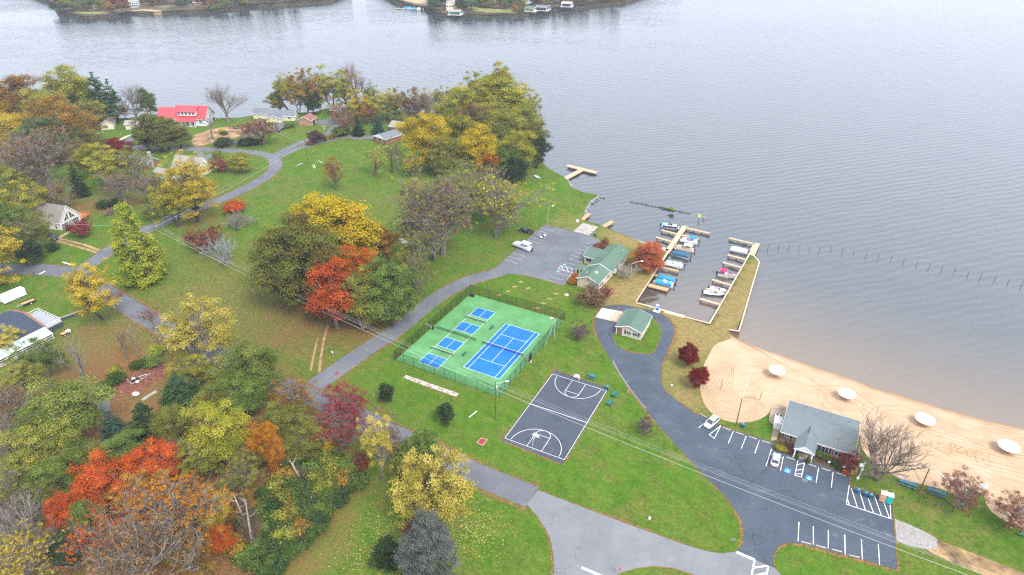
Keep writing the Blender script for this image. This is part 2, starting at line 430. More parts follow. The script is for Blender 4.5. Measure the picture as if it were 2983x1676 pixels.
def sand_mat():
    m, t = new_mat('beach_sand'); v = geo_pos(t)
    c = ramp(t, noise(t, v, 0.18, 5, 0.65), [(0.3, (0.361, 0.248, 0.149)), (0.55, (0.430, 0.309, 0.200)), (0.75, (0.464, 0.348, 0.241))])
    lines = noise(t, v, 0.9, 3, 0.6, (0.12, 1.6, 1.0, 0.40))
    c = mixc(t, ramp(t, lines, [(0.55, (0, 0, 0)), (0.70, (0.45, 0.45, 0.45))]), c, (0.344, 0.204, 0.104))
    a = N(t, 'ShaderNodeAttribute', attribute_name='wet')
    c = mixc(t, a.outputs['Fac'], c, (0.235, 0.150, 0.085))
    b = N(t, 'ShaderNodeBsdfPrincipled', Roughness=0.9); b.inputs['Specular IOR Level'].default_value = 0.1
    bp = N(t, 'ShaderNodeBump', Strength=0.5, Distance=0.06); t.links.new(noise(t, v, 2.0, 4, 0.7), bp.inputs['Height']); t.links.new(bp.outputs[0], b.inputs['Normal'])
    t.links.new(c, b.inputs['Base Color']); out(t, b.outputs[0]); return m

M_LAWN = lawn_mat(); M_LIT = litter_mat()
M_LOT = asphalt_mat('lot_asphalt', (0.041, 0.054, 0.072), (0.070, 0.087, 0.110), 0.75)
M_OLD = asphalt_mat('old_asphalt', (0.088, 0.096, 0.110), (0.144, 0.153, 0.167), 0.45, (0.27, 0.27, 0.22))
M_ROAD = asphalt_mat('road_asphalt', (0.089, 0.095, 0.112), (0.134, 0.140, 0.152), 0.35)
M_PALE = asphalt_mat('pale_asphalt', (0.136, 0.145, 0.156), (0.196, 0.201, 0.210), 0.4)
M_BALL = asphalt_mat('court_asphalt', (0.043, 0.054, 0.072), (0.064, 0.076, 0.096), 0.15)
M_PAINT = flat('white_paint', (0.78, 0.78, 0.77), 0.6, 0.10, 3.0, obj=False)
M_FADE = flat('faded_paint', (0.52, 0.51, 0.49), 0.7, 0.25, 2.0, obj=False)
M_CONC = flat('concrete', (0.46, 0.36, 0.26), 0.85, 0.22, 0.5, obj=False)
M_CONCW = flat('pale_concrete', (0.66, 0.63, 0.58), 0.85, 0.12, 0.5, obj=False)
M_RAMP = flat('ramp_concrete', (0.33, 0.30, 0.27), 0.85, 0.25, 0.6, obj=False)
M_SAND = sand_mat()
M_FURROW = flat('furrow_sand', (0.370, 0.244, 0.140), 0.95, 0.25, 0.4, obj=False)
M_GREEN = flat('court_green', (0.085, 0.245, 0.085), 0.75, 0.15, 0.22, obj=False)
M_BLUE = flat('court_blue', (0.006, 0.130, 0.450), 0.7, 0.13, 0.22, obj=False)
M_DIRT = flat('bare_dirt', (0.33, 0.19, 0.10), 0.95, 0.3, 0.5, obj=False)
M_GRAVEL = flat('gravel', (0.27, 0.255, 0.235), 0.95, 0.22, 2.2, obj=False)

# ================================================================== the lake
def build_lake():
    def axis(lo, hi, a, b, fine, big):
        r = [lo]; x = lo
        while x < hi:
            x += fine if a <= x < b else min(big, max(fine, min(abs(x-a), abs(x-b))*0.35)); r.append(x)
        return r
    X = axis(-3500, 3500, 40, 240, 4, 500); Y = axis(-300, 5000, 90, 250, 4, 500)
    vs = [(x, y, 0.0) for y in Y for x in X]; n = len(X)
    fs = [(j*n+i, j*n+i+1, (j+1)*n+i+1, (j+1)*n+i) for j in range(len(Y)-1) for i in range(n-1)]
    o = mesh_obj('lake', vs, fs, water_mat(), kind='structure')
    at = o.data.attributes.new('shallow', 'FLOAT', 'POINT')
    S = [(p.x, p.y) for p in SHORE_BEACH]
    val = []
    for x, y, z in vs:
        w = 0.0
        if 20 < x < 420 and 20 < y < 320:
            w = max(0.0, 1-seg_dist(x, y, S)/58.0)**1.5*0.95
        val.append(w)
    at.data.foreach_set('value', val)
build_lake()

# ================================================================== near shore land
BK = 1.05
NAT = 0.25
SHORE = [(-420, 352, NAT), (-200, 352, NAT), (0, 350, NAT), (200, 352, NAT), (400, 351, NAT), (560, 353, NAT), (640, 352, NAT), (700, 350, NAT),
         (760, 341, NAT), (850, 338, NAT), (920, 333, NAT), (950, 323, NAT), (1050, 319, NAT), (1150, 326, NAT), (1260, 339, NAT), (1350, 352, NAT),
         (1440, 374, NAT), (1530, 412, NAT), (1572, 452, NAT), (1584, 487, NAT), (1601, 501, NAT), (1640, 523, NAT), (1651, 532, NAT), (1663, 553, NAT),
         (1690, 566, NAT), (1715, 572, NAT), (1738, 575, NAT), (1719, 588, NAT), (1705, 610, NAT), (1698, 632, NAT), (1692, 647, NAT),
         (1700, 651, NAT), (1742, 662, NAT), (1752, 661, BK), (1946, 735, BK), (1848, 884, BK), (2067, 943.5, BK), (2183, 742, BK),
         (2196, 746, BK), (2212, 764, BK), (2152.5, 966, BK), (2131, 963, BK)]
def land():
    poly = [(lambda p: (p.x, p.y))(PZ(x, y, z)) for x, y, z in SHORE] + [(p.x, p.y) for p in SHORE_BEACH]
    nshore = len(poly)
    poly += [(420, 60), (420, -120), (-620, -120), (-620, 395)]
    # densify
    P = []
    for i, a in enumerate(poly):
        b = poly[(i+1) % len(poly)]; L = math.dist(a, b); m = max(1, int(L/(3 if i < nshore else 40)))
        P += [(a[0]+(b[0]-a[0])*k/m, a[1]+(b[1]-a[1])*k/m) for k in range(m)]
    ex = []; g = 2.6
    for i in range(int(1040/g)):
        for j in range(int(560/g)):
            x, y = -620+i*g+0.07*(j % 3), -120+j*g+0.05*(i % 4)
            q = proj((x, y, 1.6)) if y > 5 else (0, 9e9, 1)
            fine = -80 < q[0] < 3060 and 250 < q[1] < 1740
            if not fine and (i % 7 or j % 7): continue
            if inside(x, y, P): ex.append((x, y))
    v, f = fill(P, 0, 0, ex)
    n = len(P)
    base = len(v); v += [(p[0], p[1], -1.2) for p in P]
    o = mesh_obj('lawn', v, f+[(i, (i+1) % n, base+(i+1) % n, base+i) for i in range(n)], M_LAWN, kind='structure')
    me = o.data
    at = me.color_attributes.new('zone', 'FLOAT_COLOR', 'POINT')
    dry = [(950, 820, 26, .45), (700, 560, 22, .3), (560, 830, 26, .45), (760, 900, 26, .55), (880, 960, 18, .5), (400, 980, 20, .6), (640, 560, 16, .3), (300, 1010, 16, .5),
           (1100, 640, 22, .35), (1240, 560, 22, .35), (1350, 640, 22, .3), (250, 1060, 16, .5), (1010, 550, 14, .2), (600, 720, 14, .35), (1150, 1500, 14, .2), (1300, 1560, 14, .2), (2650, 1450, 9, .5), (2850, 1640, 8, .5), (1560, 700, 12, .3)]
    leaf = [(960, 930, 14, .75), (860, 900, 10, .45), (1080, 960, 12, .8), (1200, 800, 14, .5), (580, 640, 12, .8), (300, 600, 14, .7), (230, 600, 12, .6), (400, 590, 12, .6),
            (400, 1090, 10, .9), (330, 1060, 12, .7), (250, 970, 8, .6), (700, 400, 10, .5), (620, 395, 12, .7), (690, 380, 12, .5), (780, 1000, 10, .5), (1440, 660, 12, .35), (100, 1200, 25, .9), (400, 1400, 40, .9), (700, 1300, 30, .9),
            (880, 1340, 11, .6), (600, 1600, 30, .9), (300, 450, 20, .5), (120, 450, 30, .8), (1400, 420, 25, .8), (1250, 400, 14, .4), (2680, 1400, 5, .5), (2650, 1480, 4, .5), (1010, 330, 12, .5), (1100, 350, 12, .5), (1050, 1420, 4, .4), (1790, 860, 6, .4)]
    straw = [(2170, 850, 9, .66), (2200, 780, 8, .66), (2150, 920, 8, .66), (2110, 960, 8, .6), (2040, 960, 8, .6), (1850, 700, 6, .6), (1800, 690, 6, .6), (1900, 800, 9, .55), (1820, 840, 8, .6), (1960, 920, 6, .6),
             (2010, 1000, 6, .6), (1980, 1080, 5, .6), (1990, 1150, 5, .6), (1660, 650, 7, .5), (1720, 880, 5, .4), (1830, 870, 6, .5), (2060, 1200, 5, .4), (1960, 1010, 4, .6), (2250, 1680, 1, 0), (2750, 1500, 5, .3)]
    Z = []
    for lst, ks, kw in ((dry, 0.8, 0.55), (straw, 1, 1), (leaf, 0.62, 0.72)): Z.append([(*(lambda g: (g.x, g.y))(G(a, b)), s*ks, w*kw) for a, b, s, w in lst])
    val = []
    for vert in me.vertices:
        x, y = vert.co.x, vert.co.y; c = []
        for lst in Z:
            s = 0.0
            for gx, gy, sg, w in lst:
                dx, dy = x-gx, y-gy
                if abs(dx) < 3*sg and abs(dy) < 3*sg: s += w*math.exp(-(dx*dx+dy*dy)/(2*sg*sg))
            c.append(min(1.0, s))
        if x < -40: c[0] = min(1.0, c[0]+0.05)
        val += [c[0], c[1], c[2], 1.0]
    at.data.foreach_set('color', val)
land()

# far shores
M_FARG = flat('far_ground', (0.105, 0.085, 0.040), 0.95, 0.5, 0.06, obj=False)
def far(name, pts, mat, dz=0.0, grid=25):
    poly = px_poly(pts, 20, smooth=False)
    v, f = fill(poly, grid, dz); n = len(poly); b = len(v); v += [(p[0], p[1], -1.5) for p in poly]
    mesh_obj(name, v, f+[(i, (i+1) % n, b+(i+1) % n, b+i) for i in range(n)], mat, kind='structure')
far('far_shore', [(162, 26), (190, 32), (208, 40), (250, 47), (330, 43), (365, 36), (420, 37), (500, 31), (620, 26), (660, 22), (700, 16), (760, 9), (830, 3), (905, -2), (960, -10), (1020, -45), (900, -140), (-600, -140), (60, -45), (150, 5)], M_FARG)
far('far_shore', [(1150, -6), (1180, 8), (1200, 14), (1252, 23), (1262, 34), (1300, 39), (1380, 41), (1440, 42), (1500, 41), (1535, 36), (1580, 29), (1620, 21), (1680, 13), (1730, 6), (1770, 0), (1820, -6), (1900, -45), (2000, -140), (1050, -140), (1100, -45)], M_FARG)
far('far_beach', [(1152, -5), (1182, 5), (1212, 12), (1250, 17), (1264, 8), (1258, -10), (1200, -16)], M_SAND, 0.3)
far('far_beach', [(383, 34), (418, 32), (440, 35), (470, 35), (471, 32), (420, 29), (384, 32)], flat('far_sand', (0.50, 0.33, 0.20), 0.9), 0.35, 0)
far('far_lawn', [(212, 39), (250, 45), (320, 41), (330, 37), (250, 36), (220, 34)], flat('far_grass', (0.19, 0.19, 0.045), 0.95, 0.3, 0.1, obj=False), 0.35)
far('far_lawn', [(1300, 29), (1360, 33), (1440, 40), (1500, 39), (1530, 33), (1440, 27), (1380, 20), (1310, 22)], flat('far_grass', (0.19, 0.19, 0.045)), 0.35)

# ================================================================== roads and lots
lake_road = strip('lake_road', [(-120, 782), (-20, 783), (60, 784), (150, 788), (235, 803), (300, 848), (386, 901), (490, 962), (580, 1008), (668, 1052), (760, 1098), (850, 1136), (940, 1168), (1010, 1198), (1085, 1238), (1180, 1283), (1280, 1330), (1381, 1379), (1470, 1416), (1551, 1449)], 6.3, 0.030, M_ROAD, litter=1.1)
hill_road = strip('hill_road', [(215, 800), (270, 765), (330, 722), (400, 683), (460, 655), (530, 624), (610, 595), (690, 562), (755, 528), (795, 498), (803, 474), (785, 455), (740, 445), (680, 440), (600, 436), (520, 433), (430, 430), (340, 427), (260, 425), (120, 424)], 5.6, 0.034, M_OLD, litter=0.9)
shore_drive = strip('shore_drive', [(790, 462), (808, 450), (840, 432), (885, 413), (935, 396), (965, 383), (975, 368), (962, 358)], 4.2, 0.038, M_OLD, litter=0.6)
sheet('shore_drive_turnaround', px_poly([(905, 360, 1), (930, 351), (975, 346), (990, 352), (980, 372), (958, 366), (920, 362)], 2), 0.042, M_OLD)
strip('neighbor_drive', [(800, 462), (840, 445), (880, 430), (935, 415), (990, 402), (1040, 397)], 3.6, 0.036, M_ROAD, litter=0.5)
sheet('neighbor_drive_apron', px_poly([(1005, 396), (1040, 392), (1085, 396), (1085, 405), (1030, 406)], 2), 0.044, M_ROAD)
strip('house_drive', [(620, 434), (652, 428), (690, 415), (712, 402), (735, 394), (765, 386)], 3.4, 0.038, M_OLD, litter=0.5)
strip('cottage_drive', [(575, 440), (598, 462), (618, 448)], 3.2, 0.038, M_OLD)
sheet('grey_house_apron', px_poly([(795, 375), (800, 362), (830, 358), (835, 368), (815, 382)], 2), 0.040, M_OLD)
strip('cream_house_drive', [(255, 398), (275, 392), (300, 385)], 3.0, 0.035, M_OLD)
strip('concrete_walk', [(345, 410), (370, 398), (395, 388)], 1.6, 0.035, M_CONCW)
strip('paved_drive', [(355, 425), (375, 412), (392, 402)], 5.0, 0.036, M_OLD)
club_road = strip('club_road', [(915, 1125), (978, 1081), (1081, 1010), (1154, 963), (1229, 902), (1291, 856), (1361, 820), (1410, 805), (1460, 792)], 5.6, 0.034, M_OLD, litter=0.9)
marina_lot = sheet('marina_lot', px_poly([(1400, 797, 1), (1420, 790), (1447, 778), (1493, 736), (1555, 681), (1584, 657, 1), (1591, 655, 1), (1671, 675, 1), (1714, 686, 1), (1750, 700, 1), (1700, 762, 1), (1647, 827, 1), (1637, 832, 1), (1587, 817), (1524, 802), (1490, 798), (1453, 803), (1410, 814, 1)], 2.5), 0.042, M_OLD, litter=0.7)
sheet('boat_ramp', px_poly([(1669, 675), (1698.6, 650), (1743, 661.5), (1716, 686)], 2, False), 0.046, M_RAMP)
junction = sheet('road_junction', px_poly([(1568, 1428, 1), (1705, 1481), (1882, 1546), (2022, 1596), (2100, 1613), (2146, 1607, 1), (2197, 1630, 1), (2256, 1655, 1), (2276, 1675), (2300, 1710), (2400, 1820), (2640, 2150, 1), (2750, 2600, 1), (1500, 2600, 1), (1610, 1900, 1), (1613, 1676), (1611, 1615), (1599, 1562), (1568, 1509), (1534, 1469, 1)], 2), 0.034, M_PALE, litter=0.8)
isl = sheet('grass_island', px_poly([(1740, 2100), (1770, 1800), (1786, 1700), (1804, 1671), (1851, 1657), (1904, 1650), (1960, 1655), (2022, 1676), (2080, 1730), (2180, 1900), (2150, 2100), (1950, 2200)], 2), 0.060, M_LAWN, litter=-0.8)
LOT = px_poly([(2146, 1607, 1), (2162, 1584), (2167, 1553), (2159, 1518), (2140, 1484), (2112, 1447), (2069, 1403), (2019, 1353), (1978, 1307), (1926, 1250), (1835, 1136), (1789, 1064), (1758, 1015), (1736, 968), (1730, 931, 1), (1752, 897, 1), (1773, 892), (1814, 889), (1860, 898), (1910, 908), (1944, 927), (1963, 952), (1964, 974), (1950, 1011), (1929, 1064), (1927, 1105), (1935, 1136), (1960, 1158), (2031, 1210, 1), (2044, 1207, 1), (2058, 1220, 1), (2098, 1240, 1), (2136, 1254, 1), (2253, 1289, 1), (2249, 1309, 1), (2476, 1382, 1), (2472, 1416, 1), (2590, 1455, 1), (2599, 1470, 1), (2604, 1537, 1), (2614, 1660, 1), (2494, 1627), (2376, 1596), (2332, 1585), (2301, 1582), (2276, 1588), (2258, 1605), (2252, 1627), (2256, 1653, 1), (2197, 1630, 1)], 2)
beach_lot = sheet('beach_lot', LOT, 0.040, M_LOT, litter=0.9)
sheet('loop_lawn', px_poly([(1786, 979), (1790, 999), (1811, 1018), (1845, 1029), (1895, 1032), (1905, 1029), (1916, 1005), (1927, 974), (1922, 949), (1904, 930, 1), (1830, 925, 1), (1795, 965)], 1.5), 0.070, M_LAWN, litter=-0.8)
sheet('wash_pad', px_poly([(1752, 897), (1734, 925), (1797, 940), (1816, 909)], 2, False), 0.060, M_CONC)
sheet('pale_pad', px_poly([(1753, 898), (1738, 924), (1770, 931), (1778, 915), (1800, 907)], 2, False), 0.066, M_CONCW)
strip('lot_edge_wear', [(1786, 1052), (1800, 1080), (1835, 1134), (1880, 1190)], 0.5, 0.046, M_PALE)
# house sites on the left
strip('dirt_drive', [(150, 692), (190, 700), (240, 712), (290, 730)], 1.1, 0.022, M_DIRT)
strip('dirt_drive', [(160, 700), (200, 712), (250, 726), (285, 738)], 1.1, 0.022, M_DIRT)
strip('dirt_track', [(930, 1090), (935, 1040), (945, 985), (955, 950)], 0.7, 0.020, M_DIRT)
strip('dirt_track', [(905, 1080), (915, 1030), (925, 985)], 0.55, 0.020, M_DIRT)
strip('garden_walk', [(174, 692), (195, 680), (216, 668)], 1.1, 0.024, M_CONC)
sheet('garden_bed', px_poly([(560, 400), (590, 385), (640, 372), (700, 366), (720, 378), (690, 400), (640, 412), (590, 425), (565, 425)], 2), 0.016, flat('garden_soil', (0.30, 0.185, 0.095), 0.95, 0.4, 0.25, obj=False))
sheet('leaf_bed', px_poly([(420, 1080), (470, 1062), (500, 1085), (440, 1120), (380, 1150), (300, 1170), (270, 1160), (330, 1120)], 2), 0.024, flat('red_leaf_mulch', (0.17, 0.062, 0.038), 0.95, 0.4, 1.5, obj=False))
strip('stone_walk', [(414, 1166), (435, 1152), (456, 1140)], 1.0, 0.026, M_RAMP)
sheet('gravel_path', px_poly([(2606, 1512, 1), (2668, 1537), (2730, 1571), (2730, 1600), (2690, 1600), (2650, 1592), (2612, 1577, 1)], 1.5), 0.030, M_GRAVEL)
sheet('dirt_path', px_poly([(2700, 1565), (2760, 1584), (2860, 1622), (2983, 1670), (3100, 1720), (3060, 1760), (2900, 1690), (2800, 1650), (2720, 1615), (2690, 1595)], 2), 0.024, flat('worn_dirt', (0.27, 0.175, 0.085), 0.95, 0.45, 0.35, obj=False))

# ------------------------------------------------------------------ painted lines
def lines(parent, L, w=0.14, dz=0.052, mat=None, name='parking_line'):
    for a, b, c, d in L: line_mark((a, b), (c, d), w, dz, mat or M_PAINT, parent, name)
rz8 = lambda x, y: (2183+x/3.215, 1226+y/3.215)
rl = lambda *q: [(*rz8(a, b), *rz8(c, d)) for a, b, c, d in q]
lines(beach_lot, rl((92, 185, 50, 303), (208, 265, 155, 427), (318, 337, 290, 470), (455, 372, 425, 515), (517, 392, 487, 530), (648, 440, 625, 580), (784, 480, 767, 627),
      (935, 605, 908, 785), (908, 785, 1325, 920), (1325, 920, 1316, 768), (953, 632, 1013, 820), (1030, 660, 1087, 842), (1112, 730, 1163, 865), (1170, 705, 1235, 888), (1258, 765, 1310, 912), (918, 735, 938, 795),
      (464, 950, 456, 1130), (598, 988, 599, 1160), (739, 1025, 738, 1197), (893, 1067, 897, 1255), (1048, 1110, 1058, 1300), (1207, 1155, 1219, 1350),
      (450, 412, 512, 400), (440, 465, 500, 457), (426, 513, 487, 530), (430, 500, 497, 500)))
r2 = lambda *q: [(1980+a/3.717, 1180+b/3.717, 1980+c/3.717, 1180+d/3.717) for a, b, c, d in q]
lines(beach_lot, r2((580, 288, 524, 420), (720, 337, 667, 473), (861, 387, 815, 523), (205, 250, 275, 190), (445, 225, 320, 325), (320, 325, 375, 365), (375, 365, 445, 225), (435, 143, 485, 115)))
lines(junction, [(2146, 1609, 2199, 1632)], 0.55, 0.050, None, 'stop_line')
lines(junction, [(2198, 1633, 2187, 1690), (2238, 1650, 2228, 1700), (2194, 1655, 2236, 1649), (2190, 1680, 2232, 1670)], 0.3, 0.050, None, 'crosswalk_line')
lines(junction, [(1694, 1654, 1760, 1682)], 0.5, 0.050, None, 'stop_line')
lines(lake_road, [(183, 764, 217, 775)], 0.5, 0.046, None, 'stop_line'); lines(lake_road, [(114, 800, 132, 790)], 0.45, 0.046, None, 'stop_line')
r5 = lambda *q: [(1480+a/4.546, 640+b/4.546, 1480+c/4.546, 640+d/4.546) for a, b, c, d in q]
lines(marina_lot, r5((435, 112, 595, 160), (425, 155, 550, 195), (292, 228, 465, 280), (255, 268, 425, 320), (60, 440, 230, 492), (0, 487, 180, 537), (-40, 535, 130, 583), (1020, 305, 1091, 327), (975, 347, 1060, 372), (930, 390, 1020, 415), (890, 433, 1000, 463), (845, 477, 990, 515), (800, 520, 940, 557), (755, 567, 890, 602), (615, 703, 800, 752), (560, 755, 740, 803), (495, 795, 600, 822)), 0.12, 0.056, M_FADE)
lines(marina_lot, r5((660, 655, 705, 612), (705, 612, 895, 662), (660, 655, 862, 708), (705, 612, 735, 675), (770, 630, 800, 692), (838, 645, 862, 708)), 0.13, 0.056)
# wheelchair bays: blue squares with the white symbol
def access(parent, c, ax, ay, s, dz):
    p = G(*c); ex = (G(*ax)-G(*c)); ex.z = 0; ex.normalize(); ey = Vector((-ex.y, ex.x, 0))
    def q(u, v, d): w = p+ex*(u*s)+ey*(v*s); return (w.x, w.y, H(w.x, w.y)+d)
    o = mesh_obj('accessible_bay_panel', [q(-.5, -.5, dz), q(.5, -.5, dz), q(.5, .5, dz), q(-.5, .5, dz)], [(0, 1, 2, 3)], flat('bay_blue', (0.03, 0.22, 0.55), 0.6, 0.1), parent)
    v = []; f = []
    def band(pts, w):
        for i in range(len(pts)-1):
            a, b = Vector(pts[i]), Vector(pts[i+1]); d = (b-a).normalized(); n = Vector((-d.y, d.x))*w/2; k = len(v)
            for r in (a+n, a-n, b-n, b+n): v.append(q(r.x, r.y, dz+0.006))
            f.append((k, k+1, k+2, k+3))
    band([(0.28*math.cos(x)-0.05, 0.24*math.sin(x)-0.12) for x in [math.radians(150+i*24) for i in range(10)]], 0.07)
    band([(-.05, .22), (-.05, -.05), (.16, -.05), (.26, -.28)], 0.08); band([(-.05, .1), (.12, .1)], 0.06); band([(-.1, .36), (0.0, .36)], 0.1)
    mesh_obj('wheelchair_symbol', v, f, M_PAINT, o)
for c, ax in (((2294.5, 1372), (2310, 1377)), ((2357, 1393), (2373, 1398))): access(beach_lot, c, ax, None, 1.35, 0.056)
for c, ax in (((1645, 771), (1660, 775)), ((1626, 791), (1641, 795))): access(marina_lot, c, ax, None, 1.2, 0.060)
sheet('repair_patch', px_poly([(2337, 1393), (2354, 1399), (2352, 1408), (2335, 1402)], 2, False), 0.048, M_OLD, 0, beach_lot)

# ------------------------------------------------------------------ beach
BEACH = [(p.x, p.y) for p in SHORE_BEACH] + px_poly([(3400, 1700, 1), (3150, 1600), (2983, 1540), (2954, 1531), (2914, 1512), (2886, 1490), (2870, 1466), (2866, 1442), (2836, 1429), (2774, 1437), (2737, 1425), (2681, 1411), (2618, 1394), (2581, 1372), (2528, 1332), (2510, 1307), (2506, 1270, 1), (2300, 1205, 1), (2249, 1177, 1), (2240, 1204), (2218, 1220), (2189, 1230), (2148, 1232), (2131, 1231), (2090, 1217), (2059, 1189), (2044, 1158), (2038, 1111), (2047, 1074), (2059, 1046), (2084, 1005), (2125, 989), (2130, 978, 1)], 1.5)[:-1]
def beach():
    o = sheet('beach', BEACH, 0.075, M_SAND, 2.2)
    me = o.data; at = me.attributes.new('wet', 'FLOAT', 'POINT'); S = [(p.x, p.y) for p in SHORE_BEACH]
    at.data.foreach_set('value', [max(0.0, 1-seg_dist(v.co.x, v.co.y, S)/1.6)*0.9 for v in me.vertices])
    return o
BE = beach()
M_WRITE = flat('dug_sand', (0.355, 0.205, 0.100), 0.95, 0.2, 0.4, obj=False)
def furrow(pts, w=0.22, world=False, name='rake_furrow'):
    Q = pts if world else [(lambda g: (g.x, g.y))(G(*p)) for p in pts]
    strip(name, Q, w, 0.095, M_FURROW if name == 'rake_furrow' else M_WRITE, BE, step=1.2, world=True)
ra = lambda x, y: (1960+x/3.408, 1060+y/3.408)
OUT = [(640, 572), (480, 545), (355, 445), (295, 345), (298, 230), (335, 130), (400, 55), (500, 0)]
INN = [(650, 455), (560, 440), (470, 400), (440, 340), (480, 290), (570, 265), (610, 180), (610, 40)]
for k in range(8):
    u = (k+0.5)/8
    furrow([ra(a[0]*(1-u)+b[0]*u+random.uniform(-3, 3), a[1]*(1-u)+b[1]*u+random.uniform(-3, 3)) for a, b in zip(OUT, INN)], 0.16)
for k in range(6):
    u = k/5
    furrow([ra(650+20*u, 560-70*u), ra(800-30*u, 570-120*u), ra(890-60*u, 480-100*u), ra(880-80*u, 380-60*u), ra(700-60*u, 330+20*u)], 0.15)
random.seed(11)
SB = catmull([(p.x, p.y, 0) for p in SHORE_BEACH], False, 4)
for k in range(15):
    d = 1.6+k*1.45+random.uniform(-.2, .2); pts = []
    i0 = random.randint(9, 13); i1 = random.randint(26, 34)
    for i in range(i0, min(i1, len(SB)-1)):
        a, b = SB[i-1], SB[i+1]; t = Vector((b[0]-a[0], b[1]-a[1])).normalized(); n = Vector((-t.y, t.x))
        if n.y > 0: n = -n
        pts.append((SB[i][0]+n.x*d+random.uniform(-.15, .15), SB[i][1]+n.y*d+random.uniform(-.15, .15)))
    pts = [p for p in pts if inside(p[0], p[1], BEACH) and not (G(2273, 1257).x-2 < p[0] < G(2506, 1240).x+1 and p[1] < G(2400, 1200).y)]
    if len(pts) > 2: furrow(pts, 0.13 if k else 0.4, True)
rb = lambda x, y: (2183+x/3.215, 800+y/3.215)
for L in ([(1000, 1090), (840, 1045), (700, 1050), (640, 1110), (660, 1190), (760, 1290), (900, 1360)], [(1090, 1240), (950, 1150), (760, 1110), (700, 1130), (740, 1200), (860, 1290)], [(1500, 1240), (1300, 1230), (1180, 1245), (1115, 1310), (1130, 1400), (1200, 1470)], [(1500, 1290), (1300, 1275), (1230, 1320), (1260, 1420)],
          [(1000, 1110), (1120, 1190), (1180, 1240)], [(300, 970), (600, 1050), (640, 1080)], [(1720, 1400), (2000, 1520), (2300, 1650), (2560, 1700)], [(1300, 1290), (1700, 1420), (1900, 1500)], [(10, 850), (180, 900), (330, 960)], [(0, 930), (100, 920), (180, 900)], [(0, 1040), (60, 1000), (180, 960)]):
    furrow([rb(*p) for p in L], 0.17)
rw = lambda x, y: (2600+x/4.522, 1240+y/4.522)
for L in ([(757, 238), (765, 300), (770, 378)], [(757, 238), (805, 243), (828, 268), (812, 298), (768, 308)], [(862, 305), (905, 288), (955, 305), (968, 338), (935, 370), (885, 368), (855, 338), (862, 305)], [(985, 328), (1040, 325), (1080, 350), (1062, 402), (1010, 418), (975, 385), (985, 328)],
          [(1105, 332), (1090, 420), (1112, 492)], [(1105, 335), (1165, 350), (1188, 380), (1140, 398), (1100, 392)], [(1182, 440), (1200, 432), (1210, 452), (1195, 468), (1180, 455), (1182, 440)], [(1322, 380), (1272, 374), (1255, 420), (1280, 488), (1345, 502)],
          [(392, 212), (396, 240), (404, 262)], [(440, 228), (432, 262), (462, 268), (486, 240), (492, 214)], [(522, 208), (512, 240), (516, 272)], [(560, 252), (615, 238), (622, 268), (590, 292), (552, 302)], [(640, 296), (668, 292), (692, 302)]):
    furrow([rw(*p) for p in L], 0.20, name='sand_writing')

# ------------------------------------------------------------------ courts
TA = math.degrees(0)
C0 = G(1350.1, 1069.5); C1 = G(1457.4, 1105.4)
TEX = Vector((math.cos(-0.4869), math.sin(-0.4869), 0)); TEY = Vector((-TEX.y, TEX.x, 0))
def TC(u, v, z=0.0):
    p = C0+TEX*u+TEY*v; return Vector((p.x, p.y, H(p.x, p.y)+z))
def tpoly(u0, v0, u1, v1): return [(TC(*q).x, TC(*q).y) for q in ((u0, v0), (u1, v0), (u1, v1), (u0, v1))]
def t_inv(px, py):
    p = G(px, py)-C0; return p.x*TEX.x+p.y*TEX.y, p.x*TEY.x+p.y*TEY.y
SU0, SV0 = t_inv(1170, 1058); SU1, SV1 = 14.3, 33.4
SU0 = -17.7; SV0 = -6.2
tennis = sheet('tennis_slab', tpoly(SU0, SV0, SU1, SV1), 0.030, M_GREEN, 4)
sheet('tennis_court_surface', tpoly(0, 0, 10.97, 23.77), 0.040, M_BLUE, 4, tennis)
def tl(u0, v0, u1, v1, w=0.09): line_mark(TC(u0, v0), TC(u1, v1), w, 0.050, M_PAINT, tennis, 'court_line', True)
for q in ((0, 0, 10.97, 0), (0, 23.77, 10.97, 23.77), (0, 0, 0, 23.77), (10.97, 0, 10.97, 23.77), (1.37, 0, 1.37, 23.77), (9.6, 0, 9.6, 23.77), (1.37, 5.485, 9.6, 5.485), (1.37, 18.285, 9.6, 18.285), (5.485, 5.485, 5.485, 18.285)): tl(*q)
PU, PV0, PV1 = -11.75, -3.88, 27.57
mid = (PV0+PV1)/2
for v0 in (PV0, mid+(mid-PV0)-13.41 if False else PV1-13.41):
    for a in (0, 13.41-4.57): sheet('pickleball_box', tpoly(PU, v0+a, PU+6.096, v0+a+4.57), 0.040, M_BLUE, 4, tennis)
    for a in (0, 4.57, 13.41-4.57, 13.41): tl(PU, v0+a, PU+6.096, v0+a, 0.08)
    for a in (0, 13.41-4.57): tl(PU+3.05, v0+a, PU+3.05, v0+a+4.57, 0.08)
for u in (PU, PU+6.096): tl(u, PV0, u, PV1, 0.08)
BB = px_poly([(1615, 1079), (1774, 1131.5), (1640, 1353.5), (1462, 1284)], 3, False)
ball = sheet('basketball_slab', BB, 0.032, M_BALL, 4, litter=0.8)
BP = G(1470.5, 1276.9); bx = (G(1643.9, 1340)-BP); bx.z = 0; BW = bx.length; bx.normalize(); by = Vector((-bx.y, bx.x, 0)); BL = (G(1609.6, 1090.1)-BP).length
def BC(u, v): p = BP+bx*u+by*v; return Vector((p.x, p.y, H(p.x, p.y)))
def bl(pts, w=0.09, name='court_line'):
    for i in range(len(pts)-1): line_mark(BC(*pts[i]), BC(*pts[i+1]), w, 0.044, M_PAINT, ball, name, True)
